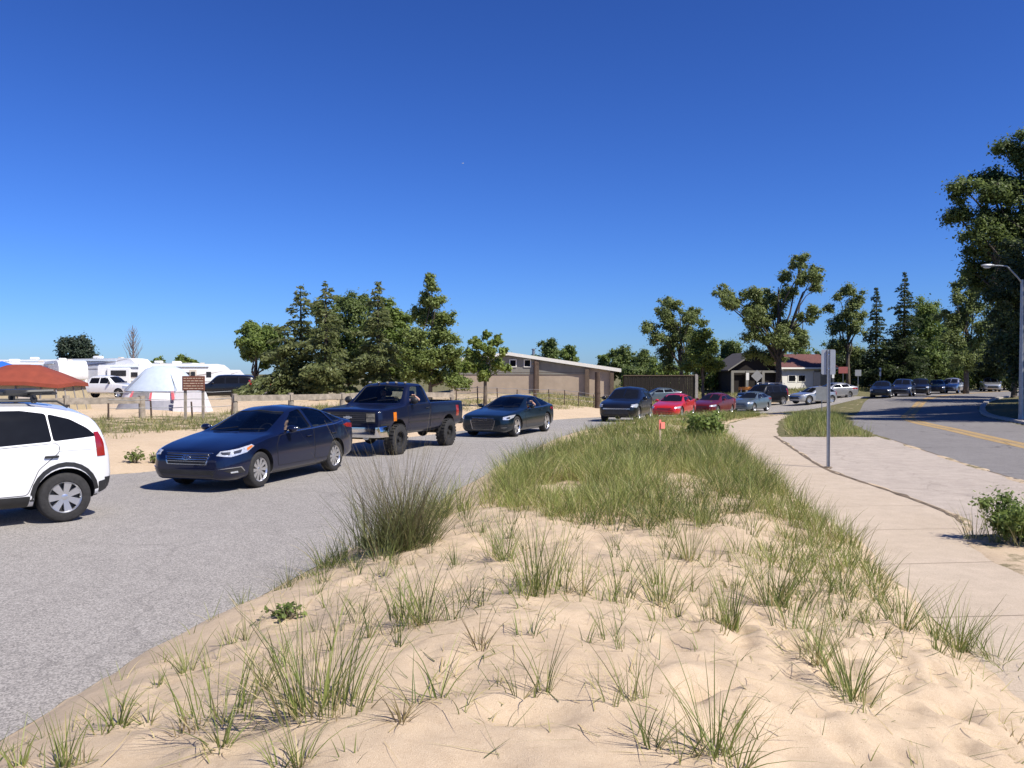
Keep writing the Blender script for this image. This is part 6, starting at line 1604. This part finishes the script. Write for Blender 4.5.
d = 92; x_ = colm(880, d); signpost('thin white marker sign behind the first dark parked car', (x_, d, gz(x_, d)), hz(368, d)-gz(x_, d), 'rect', .22, .9, MT['signwhite'], .03)
d = 60; x_ = colm(822, d); signpost('small grey sign panel on a thin post before the silver cars', (x_, d, gz(x_, d)), hz(387, d)-gz(x_, d), 'rect', .9, .95, MT['signback'], .03)
# orange board behind the black vehicle
d = 82; x_ = colm(750, d); z = gz(x_, d); root = empty('barricade', (x_, d, z), R(5), 'long orange board barricade sticking out behind the black four-wheel drive', 'barricade')
zc = hz(388.5, d)-z; m = MB(); m.box((0, 0, zc), (2.3, .06, .32), bev=.02); m.build('board', MT['orange'], root)
for s_ in (-.9, .9): m = MB(); m.tube([(s_, -.3, 0), (s_, 0, zc+.1), (s_, .3, 0)], .03, 6); m.build('leg', MT['signwhite'], root)
# a gull far up in the clear sky
d = 250; root = empty('gull', (colm(463, d), d, hz(164, d)), R(40), 'tiny white speck of a gull high in the clear blue sky', 'bird')
m = MB(); m.ball((0, 0, 0), (.26, .085, .08), 0, 7); m.ball((.27, 0, .04), (.075, .055, .055), 0, 6); m.add([(-.22,-.03,0),(-.22,.03,0),(-.42,.09,.01),(-.42,-.09,.01),(-.22,0,.03)], [(0,1,2,3),(0,3,4),(1,4,2),(4,3,2)]); m.build('body', MT['signwhite'], root)
for s_ in (-1, 1):
    m = MB(); m.add([(.12,s_*.06,.04),(.10,s_*.36,.16),(-.02,s_*.66,.10),(-.08,s_*.66,.095),(-.04,s_*.36,.13),(-.10,s_*.06,.02),(.1,s_*.36,.175),(.12,s_*.06,.06)], [(0,1,4,5),(1,2,3,4),(7,6,1,0),(6,2,1)]); m.build('wing', MT['signwhite'], root)
# marker stake in the grass
p = at(660, 447, gz); m = MB(); hst = hz(420, p[1])-p[2]; root = empty('marker_stake', p, .2, 'thin wooden stake with a pink-orange top in the thick grass', 'stake')
m.box((0, 0, hst*.3), (.045, .02, hst*.75)); m.build('lath', MT['lath'], root); m = MB(); m.box((0, 0, hst*.83), (.055, .026, hst*.36)); m.box((.07, -.016, hst*.8), (.12, .006, .16), rz=.3); m.build('ribbon', MT['pink'], root)
# streetlight
d = 38; x_ = colm(1021.5, d); z = gz(x_, d); root = empty('street_light', (x_, d, z), 0, 'grey metal streetlight with a curved arm over the street at the right edge', 'streetlight')
hT = hz(281, d)-z
m = MB(); m.tube([(0, 0, -.2), (0, 0, hT*.5), (0, 0, hT+.05)], [.115, .095, .07], 14); m.build('pole', MT['galv'], root)
m = MB(); m.lathe([(.2, -.1), (.2, .06), (.13, .12), (.115, .3)], 14); m.build('base', MT['galv'], root)
ha = hz(266.5, d)-z; m = MB(); m.tube([(0, 0, hT-.1), (-.25, 0, hT+.2), (-.7, 0, ha+.0), (-1.05, 0, ha+.03), (-1.3, 0, ha+.03)], [.045, .042, .038, .035, .035], 9); ar = m.build('arm', MT['galv'], root)
m = MB(); m.ball((-1.55, 0, ha+.03), (.34, .13, .085), 0, 8); hd = m.build('lamp_head', MT['signback'], root); m = MB(); m.ball((-1.6, 0, ha-.04), (.18, .1, .06), 0, 6); m.build('lens', MT['plate'], hd)

# ------------------------------------------------------------------ vehicles in the queue
P_ = {}
P_['navy'] = paint('paint_navy', (.004, .008, .034), .35, .3, .8)
P_['darkblue'] = paint('paint_blue_black', (.005, .008, .028), .2, .35, .55)
P_['teal'] = paint('paint_dark_teal', (.005, .012, .020), .3, .3, .65)
P_['white'] = paint('paint_white', (.74, .74, .74), 0, .35)
P_['black'] = paint('paint_black', (.006, .007, .010), .1, .3, .55)
P_['red'] = paint('paint_red', (.50, .018, .016), .05, .3)
P_['maroon'] = paint('paint_maroon', (.125, .009, .010), .2, .32, .6)
P_['steel'] = paint('paint_steel_blue', (.13, .17, .20), .5, .35)
P_['silver'] = paint('paint_silver', (.46, .47, .49), .7, .35)
P_['sblue'] = paint('paint_dark_blue', (.02, .03, .07), .3, .35)
Q1 = 'cars queuing on the grey road'; Q2 = 'dark cars parked along the far street'; Q3 = 'vehicles parked in the campsite'
def by_left_wheels(spec, f_px, r_px):
    a = at(f_px[0], f_px[1], bz); b = at(r_px[0], r_px[1], bz)
    hx, hy = a[0]-b[0], a[1]-b[1]; l_ = math.hypot(hx, hy); hx /= l_; hy /= l_
    off = spec['W']/2-.12
    cx, cy = (a[0]+b[0])/2+hy*off, (a[1]+b[1])/2-hx*off
    return cx, cy, math.atan2(hy, hx)
def drop(spec, cx, cy): return (cx, cy, bz(cx, cy)+.004 if sdist(POLY_A, np.array([cx]), np.array([cy]))[0] < 0 else gz(cx, cy)+.004)
def by_point(px, d, yaw_deg, dz=None):
    x_ = colm(px, d); return x_, d, R(yaw_deg)
SD = dict(SEDAN); SD['hollow'] = (1.62, 3.95, .23)
cx, cy, yaw = by_left_wheels(SD, (259, 487), (331, 471)); SED_YAW = yaw
sedan, sedan_c = make_car(SD, 'sedan', 'shiny dark blue sedan with chrome-barred grille at the front of the queue', 'car', drop(SD, cx, cy), yaw, P_['navy'], Q1)
PK = PICKUP; PK['hollow'] = (1.5, 2.70, .66)
cx, cy, yaw = by_left_wheels(PK, (397, 454), (444, 445.5))
truck, truck_c = make_car(PK, 'pickup_truck', 'lifted dark blue old pickup with chrome bumper and big off-road tyres', 'pickup', drop(PK, cx, cy), yaw, P_['darkblue'], Q1)
AU = COUPE; AU['hollow'] = (1.72, 3.9, .20)
cx, cy, yaw = by_left_wheels(AU, (516, 436.5), (544.5, 431.5))
coupe, coupe_c = make_car(AU, 'coupe', 'dark teal-black low coupe behind the lifted pickup', 'car', drop(AU, cx, cy), yaw, P_['teal'], Q1)
# extra parts of the pickup
def xt(car, root, nm, fn, mat): 
    m = MB(); fn(m, car); return m.build(nm, mat, root)
def bumper_fn(m, c):
    P = fillet_poly([(c.xf-.28, .99), (c.xf+.09, .93), (c.xf+.13, .5), (c.xf+.13, -.5), (c.xf+.09, -.93), (c.xf-.28, -.99)], .12, 4, 2)
    V = []; 
    for (x, y) in P: V += [(x, y, .50), (x+.03, y, .62), (x+.02, y, .76), (x-.06, y, .78), (x-.06, y, .50)]
    n = len(P); F = [(i*5+k, i*5+(k+1) % 5, (i+1)*5+(k+1) % 5, (i+1)*5+k) for i in range(n-1) for k in range(5)]+[(0,1,2,3,4), tuple(range((n-1)*5+4, (n-1)*5-1, -1))]
    m.add(V, F, 0, True)
bp = xt(truck_c, truck, 'bumper', bumper_fn, MT['chrome'])
xt(truck_c, bp, 'number_plate', lambda m, c: m.box((c.xf+.168, -.32, .66), (.012, .36, .18), bev=.004), MT['plate'])
xt(truck_c, truck, 'rear_bumper', lambda m, c: m.box((c.xf-c.L-.08, 0, .68), (.18, 1.8, .18), bev=.04), MT['black'])
for k in range(5): xt(truck_c, truck, 'roof_light', lambda m, c: m.ball((c.X(1.98), (-.56+.28*k), 1.875), (.06, .04, .035), 0, 6), MT['lamp_old'])
def chassis(m, c):
    for s_ in (-1, 1): m.box((0, s_*.42, .56), (4.4, .1, .14))
    for sx in (-1, 1): m.tube([(sx*c.C['wb']/2, -.8, .42), (sx*c.C['wb']/2, .8, .42)], .055, 8); m.ball((sx*c.C['wb']/2, .1, .42), .17, 0, 7)
    for sx in (-1, 1):
        for s_ in (-1, 1): m.tube([(sx*c.C['wb']/2+.2, s_*.55, .45), (sx*c.C['wb']/2+.15, s_*.5, .85)], .035, 6)
    m.tube([(-1.3, -.2, .48), (1.3, .1, .5)], .045, 7)
xt(truck_c, truck, 'chassis', chassis, MT['black'])
for fl in (1, -1): xt(truck_c, truck, 'fog_lamp', lambda m, c: m.ball((c.xf-.02, fl*.5, .47), (.03, .09, .045), 0, 6), MT['lamp'])
# white sport utility vehicle cropped by the left edge
CV = shorten(scaled(CRV, 1.0, 1.045, 1.0, keep=True), 3.93, .72)
a = at(64, 521.5, bz); yaw = R(225); hx, hy = math.cos(yaw), math.sin(yaw)
cx, cy = a[0]+hx*CV['wb']/2+hy*.79, a[1]+hy*CV['wb']/2-hx*.79
suv, suv_c = make_car(CV, 'suv', 'white compact sport utility with dark windows and roof rack cut off by the left edge', 'car', drop(CV, cx, cy), yaw, P_['white'], Q1)
def rack(m, c):
    for s_ in (-1, 1):
        m.tube([(c.X(1.95), s_*.56, 1.67), (c.X(2.05), s_*.56, 1.76), (c.X(3.5), s_*.56, 1.735), (c.X(3.65), s_*.55, 1.64)], .018, 6)
    for d_ in (2.3, 3.2):
        m.tube([(c.X(d_), -.62, 1.81), (c.X(d_), .62, 1.81)], .022, 6)
        for s_ in (-1, 1): m.box((c.X(d_), s_*.56, 1.76), (.09, .07, .10), bev=.02)
rk = xt(suv_c, suv, 'roof_rack', rack, MT['black'])
def carrier(m, c):
    m.box((c.X(2.7), -.25, 1.845), (1.75, .12, .05), bev=.02); m.box((c.X(2.7), .3, 1.845), (1.75, .12, .05), bev=.02)
    m.box((c.X(3.12), .02, 1.87), (.5, .75, .07), bev=.02); m.tube([(c.X(3.1), .36, 1.87), (c.X(3.5), .42, 1.88)], .03, 6)
xt(suv_c, rk, 'carrier', carrier, MT['black'])
# the rest of the queue
GS = scaled(GEN)
CR = scaled(CRV, 1.0, .985, 1.0, panels=None); 
CR['panels'] = [('grille',[(rnd([(-.55,.70),(.55,.70),(.48,.53),(-.48,.53)],.03),'F')],'black',{}),('grille_bar',[(lr(-.62,.62,.635,.685),'F')],'bright',{'off':.014}),('rear_window',[(rnd([(-.56,1.14),(.56,1.14),(.48,1.42),(-.48,1.42)],.06),'B')],'tint',{}),('bumper_skid',[(rnd([(-.55,.42),(.55,.42),(.6,.52),(-.6,.52)],.03),'F')],'black',{})]
crossover, crossover_c = make_car(CR, 'crossover', 'black crossover with bright grille bar coming round the bend after the coupe', 'car', drop(CR, 5.55, 40.2), R(-111), P_['black'], Q1, fine=False)
SP = scaled(GEN, .97, .95, .98)
redcar, _ = make_car(SP, 'sedan', 'bright red low sedan, only red one in the queue', 'car', drop(SP, 9.7, 50.0), R(-116), P_['red'], Q1, fine=False)
marcar, _ = make_car(GS, 'sedan', 'maroon sedan behind the bright red sedan', 'car', drop(GS, 13.6, 56.5), R(-124), P_['maroon'], Q1, fine=False)
GS2 = scaled(GEN, .95, 1.02, .97)
grycar, _ = make_car(GS2, 'sedan', 'small steel-grey sedan between the maroon sedan and the black four-wheel drive', 'car', drop(GS2, 18.0, 63.0), R(-128), P_['steel'], Q1, fine=False)
BS = BIGSUV; BS['panels'] = [('rear_window',[(rnd([(-.7,1.28),(.7,1.28),(.62,1.7),(-.62,1.7)],.06),'B')],'tint',{}),('grille',[(rnd([(-.6,1.06),(.6,1.06),(.55,.82),(-.55,.82)],.03),'F')],'bright',{}),('bumper_line',[(rnd([(-.75,.55),(.75,.55),(.7,.7),(-.7,.7)],.03),'F')],'black',{})]
BS['pairs'] = [('headlight',[(.62,.9),(.95,.88),(1.12,.95),(1.1,1.05),(.66,1.06)],'lamp',{'off':.006,'ang':40}),('tail_light',[(.78,.95),(.95,.95),(.92,1.5),(.8,1.5)],'red_lens',{'mode':'E','off':.01,'ang':45})]
bigsuv, _ = make_car(BS, 'suv', 'big black four-wheel drive with silver roof rails, tallest in the queue', 'car', drop(BS, 22.3, 74), R(-148), P_['black'], Q1, fine=False)
xt(_, bigsuv, 'roof_rack', lambda m, c: [m.tube([(c.X(2.5), s_*.62, 1.93), (c.X(2.6), s_*.62, 1.99), (c.X(4.5), s_*.62, 1.97), (c.X(4.6), s_*.62, 1.9)], .02, 6) for s_ in (-1, 1)], MT['bright'])
GH = scaled(CRV, .98, .90, .97, panels=CR['panels'])
wht, _ = make_car(GH, 'hatchback', 'silver-white hatchback facing left, nearer of the two pale cars by the house', 'car', drop(GH, 26.0, 72), R(-155), P_['silver'], Q1, fine=False)
sil, _ = make_car(GS, 'sedan', 'pale silver sedan half hidden behind the silver-white hatchback', 'car', drop(GS, 29.6, 77.5), R(-165), P_['silver'], Q1, fine=False)
# far cars along the street
FAR = [(882, 74, -118, GS, 'black', 'sedan', 'black sedan, first of the dark cars parked along the far street'),
       (903, 77, -122, CR, 'sblue', 'suv', 'dark blue sport utility second in the far parked row'),
       (920, 81, -120, CR, 'black', 'suv', 'black sport utility third in the far parked row'),
       (937, 88, -120, GS, 'black', 'sedan', 'low black sedan between the black utility and the silver one in the far row'),
       (952, 89, -128, CR, 'silver', 'suv', 'silver sport utility, last of the far parked row'),
       (990, 97, -112, CR, 'silver', 'suv', 'silver car driving towards the camera alone at the right of the street')]
for (px, d, ya, sp, pc, nm, lab) in FAR:
    x_ = colm(px, d); o, _ = make_car(sp, nm, lab, 'car', (x_, d, bz(x_, d)+.012), R(ya), P_[pc], Q2, fine=False)
    if px == 990: del o['group']
# campsite vehicles
x_ = colm(107, 70); make_car(CREW, 'pickup_truck', 'white crew-cab pickup between the red tent and the dome tent', 'pickup', (x_, 70, gz(x_, 70)+.004), R(-12), P_['white'], Q3, fine=False)
x_ = colm(223, 66); make_car(BS, 'suv', 'black sport utility parked right of the brown sign', 'car', (x_, 66, gz(x_, 66)+.004), R(-165), P_['black'], Q3, fine=False)
x_ = colm(250, 74); make_car(CR, 'suv', 'dark blue sport utility parked before the tan hut', 'car', (x_, 74, gz(x_, 74)+.004), R(-170), P_['sblue'], Q3, fine=False)
x_ = colm(656, 80); make_car(scaled(GEN, 1.0, 1.0, 1.0), 'sedan', 'grey sedan parked before the dark board wall, half hidden by the queue', 'car', (x_, 80, gz(x_, 80)+.004), R(-175), P_['steel'], None, fine=False)

# ------------------------------------------------------------------ people in the cars
def remeshed(mb, name, mat, parent, vox, smooth=2):
    me = mb.mesh('tmp', mat, True); o = link('tmp', me)
    r_ = o.modifiers.new('r', 'REMESH'); r_.mode = 'VOXEL'; r_.voxel_size = vox; r_.use_smooth_shade = True
    s_ = o.modifiers.new('s', 'SMOOTH'); s_.iterations = smooth; s_.factor = .4
    bpy.context.view_layer.update(); dg = bpy.context.evaluated_depsgraph_get()
    me2 = bpy.data.meshes.new_from_object(o.evaluated_get(dg)); me2.name = name
    bpy.data.objects.remove(o); bpy.data.meshes.remove(me)
    me2.materials.clear(); me2.materials.append(mat)
    return link(name, me2, parent)
def person(car_root, car, d_seat, y, fl, label, shirt, arm_out, hair, wheel=True, k=.95):
    C = car.C; M = car_root.matrix_basis.copy()
    M = Matrix.Translation(car_root.location) @ Matrix.Rotation(car_root.rotation_euler[2], 4, 'Z')
    p = M @ Vector((car.X(d_seat)-.08, y, fl+.22))
    root = empty('person', p, car_root.rotation_euler[2], label, 'person')
    sg = 1 if y > 0 else -1
    ywin = car.W-.10-y*sg; belt = C['zbelt']-(fl+.22)        # in seat coordinates
    def V3(*a): return Vector(a)*k
    b = MB()
    b.ball(V3(-.02, 0, .10), (.15*k, .175*k, .11*k)); b.ball(V3(-.05, 0, .25), (.115*k, .155*k, .16*k)); b.ball(V3(-.09, 0, .42), (.12*k, .185*k, .15*k))
    b.tube([V3(-.10, -.17, .50), V3(-.10, .17, .50)], .06*k, 10); b.tube([V3(-.10, 0, .50), V3(-.085, 0, .66)], [.062*k, .054*k], 10)
    hd = V3(-.07, 0, .745)
    b.ball(hd, (.098*k, .077*k, .115*k)); b.ball(hd+V3(.035, 0, -.065), (.062*k, .056*k, .055*k)); b.ball(hd+V3(.098, 0, -.012), (.022*k, .014*k, .024*k)); b.ball(hd+V3(.087, 0, .022), (.02*k, .045*k, .014*k))
    b.ball(hd+V3(.09, 0, -.06), (.016*k, .026*k, .010*k))
    for s_ in (-1, 1): b.ball(hd+V3(-.005, s_*.079, -.005), (.022*k, .012*k, .032*k))
    hip = []
    for s_ in (-1, 1):
        b.tube([V3(0, s_*.09, .085), V3(.22, s_*.11, .12), V3(.42, s_*.12, .12)], [.088*k, .074*k, .056*k], 10); b.tube([V3(.42, s_*.12, .12), V3(.56, s_*.12, -.02), V3(.66, s_*.12, -.16)], [.056*k, .052*k, .036*k], 10)
        b.tube([V3(.64, s_*.12, -.175), V3(.72, s_*.125, -.155), V3(.84, s_*.13, -.10)], [.042*k, .042*k, .03*k], 8)
    def hand(w, dirv, up):
        dirv = dirv.normalized(); sd = dirv.cross(up).normalized()
        for j in range(4):
            o_ = sd*(-.033+.022*j)*k; L_ = (.075, .085, .08, .062)[j]*k
            b.tube([w+o_*.5, w+dirv*.085*k+o_], [.014*k, .013*k], 6)
            b.tube([w+dirv*.08*k+o_, w+dirv*(.08*k+L_*.5)+o_-up*.012, w+dirv*(.08*k+L_*.8)+o_-up*.045], [.012*k, .011*k, .009*k], 6)
        b.tube([w+dirv*.02*k-sd*.03*k, w+dirv*.06*k-sd*.06*k, w+dirv*.10*k-sd*.062*k-up*.015], [.015*k, .013*k, .010*k], 6)
    arms = {}
    for s_ in (-1, 1):
        sh = V3(-.10, s_*.20, .49)
        if arm_out and s_ == sg:
            el = Vector((.12, sg*(ywin+.0), belt+.10)); wr = Vector((.30, sg*(ywin-.02), belt+.20)) if arm_out == 1 else Vector((.28, sg*(ywin+.04), belt+.08))
            dv = Vector((.5, -sg*.3, .35)) if arm_out == 1 else Vector((1, 0, -.25)); up = Vector((-.3, -sg*.2, 1)).normalized()
        elif wheel: el = V3(.12, s_*.26, .24); wr = V3(.34, s_*.15, .33); dv = Vector((1, -s_*.35, .35)); up = Vector((-.3, 0, 1)).normalized()
        else: el = V3(.04, s_*.27, .22); wr = V3(.27, s_*.16, .17); dv = Vector((1, -s_*.2, -.05)); up = Vector((0, 0, 1))
        b.tube([sh, (sh+el)/2, el], [.055*k, .048*k, .041*k], 10); b.tube([el, (el+wr)/2, wr], [.043*k, .04*k, .028*k], 10); hand(wr, dv, up); arms[s_] = (sh, el)
    remeshed(b, 'body', MT['skin'], root, .0085)
    c = MB()
    c.ball(V3(-.02, 0, .10), (.165*k, .19*k, .12*k)); c.ball(V3(-.05, 0, .25), (.13*k, .17*k, .17*k)); c.ball(V3(-.09, 0, .42), (.135*k, .2*k, .15*k)); c.tube([V3(-.10, -.19, .50), V3(-.10, .19, .50)], .07*k, 10)
    for s_ in (-1, 1):
        sh, el = arms[s_]; c.tube([sh, sh+(el-sh)*.62], [.07*k, .062*k], 10)
    remeshed(c, 'shirt', shirt, root, .012)
    t = MB()
    for s_ in (-1, 1): t.tube([V3(-.02, s_*.09, .085), V3(.22, s_*.11, .12), V3(.40, s_*.12, .122)], [.1*k, .085*k, .07*k], 10)
    remeshed(t, 'shorts', MT['tentbase'], root, .014)
    h_ = MB(); h_.ball(hd+V3(-.018, 0, .022), (.099*k, .085*k, .108*k)); 
    if hair == 'long': h_.ball(hd+V3(-.06, 0, -.06), (.055*k, .085*k, .12*k))
    if hair == 'cap': h_.box(hd+V3(.11, 0, .055), (.10*k, .13*k, .014*k))
    ho = h_.mesh('hair', [MT['hair'] if hair != 'cap' else shirt], True)
    # keep the face clear: trim the hair shell in front
    bm = bmesh.new(); bm.from_mesh(ho)
    bmesh.ops.delete(bm, geom=[v for v in bm.verts if v.co.x > hd.x+.03*k and v.co.z < hd.z+.05*k], context='VERTS'); bm.to_mesh(ho); bm.free()
    link('cap' if hair == 'cap' else 'hair', ho, root)
    for s_ in (-1, 1):
        e = MB(); e.ball(hd+V3(.083, s_*.031, .006), (.010*k, .014*k, .009*k), 0, 5); e.build('eye', MT['hair'], root)
    return root
MT['shirt_grey'] = plain('grey_shirt', (.2, .2, .22), .9, var=.1); MT['shirt_pink'] = plain('pale_pink_shirt', (.55, .33, .32), .9, var=.1); MT['shirt_dark'] = plain('dark_shirt', (.05, .05, .06), .9, var=.2); MT['shirt_red'] = plain('red_shirt', (.4, .08, .07), .9, var=.1)
person(truck, truck_c, PK['seat_d'], .36, .66, 'driver of the lifted pickup with bare arm at the open window', MT['shirt_pink'], 1, 'short')
person(truck, truck_c, PK['seat_d'], -.36, .66, 'passenger beside the driver in the lifted pickup', MT['shirt_dark'], 0, 'short', wheel=False)
person(coupe, coupe_c, AU['seat_d'], .36, .20, 'driver of the dark low coupe leaning an arm at the window', MT['shirt_red'], 1, 'long', k=.92)
person(sedan, sedan_c, SD['seat_d'], .36, .23, 'driver at the wheel of the shiny dark blue sedan', MT['shirt_grey'], 0, 'short', k=.93)

# ------------------------------------------------------------------ sky, sun, camera
SUN_EL, SUN_AZ = R(50), R(126)                                    # azimuth clockwise from +y
w = bpy.data.worlds.new('World'); scene.world = w; w.use_nodes = True; nt = w.node_tree; bg = nt.nodes['Background']
sky = nt.nodes.new('ShaderNodeTexSky'); sky.sky_type = 'NISHITA'; sky.sun_disc = False; sky.sun_elevation = SUN_EL; sky.sun_rotation = SUN_AZ
sky.altitude = 0; sky.air_density = 1.0; sky.dust_density = .2; sky.ozone_density = 6.0
gm = nt.nodes.new('ShaderNodeGamma'); gm.inputs['Gamma'].default_value = 1.3
hs_ = nt.nodes.new('ShaderNodeMix'); hs_.data_type = 'RGBA'; hs_.blend_type = 'MULTIPLY'; hs_.inputs['Factor'].default_value = 1; hs_.inputs[7].default_value = (.40, .58, .98, 1)
nt.links.new(sky.outputs['Color'], gm.inputs['Color']); nt.links.new(gm.outputs['Color'], hs_.inputs[6]); nt.links.new(hs_.outputs[2], bg.inputs['Color']); bg.inputs['Strength'].default_value = .05
sl = bpy.data.lights.new('sun', 'SUN'); sl.energy = 4.2; sl.angle = R(.53); sl.color = (1.0, .94, .845)
so = bpy.data.objects.new('sun', sl); COL.objects.link(so)
dv = Vector((math.sin(SUN_AZ)*math.cos(SUN_EL), math.cos(SUN_AZ)*math.cos(SUN_EL), math.sin(SUN_EL)))
so.rotation_euler = dv.to_track_quat('Z', 'Y').to_euler(); so.location = dv*50
cam = bpy.data.cameras.new('camera'); cam.sensor_width = 36; cam.lens = 36*FPX/1024; cam.clip_end = 3000; cam.clip_start = .05
co = bpy.data.objects.new('camera', cam); COL.objects.link(co); co.location = (0, 0, CAMZ); co.rotation_euler = (PI/2-PITCH, 0, 0)
scene.camera = co
scene.view_settings.view_transform = 'Standard'; scene.view_settings.look = 'None'; scene.view_settings.exposure = .7; scene.view_settings.gamma = 1
scene.cycles.max_bounces = 8; scene.cycles.transparent_max_bounces = 12; scene.cycles.use_denoising = True
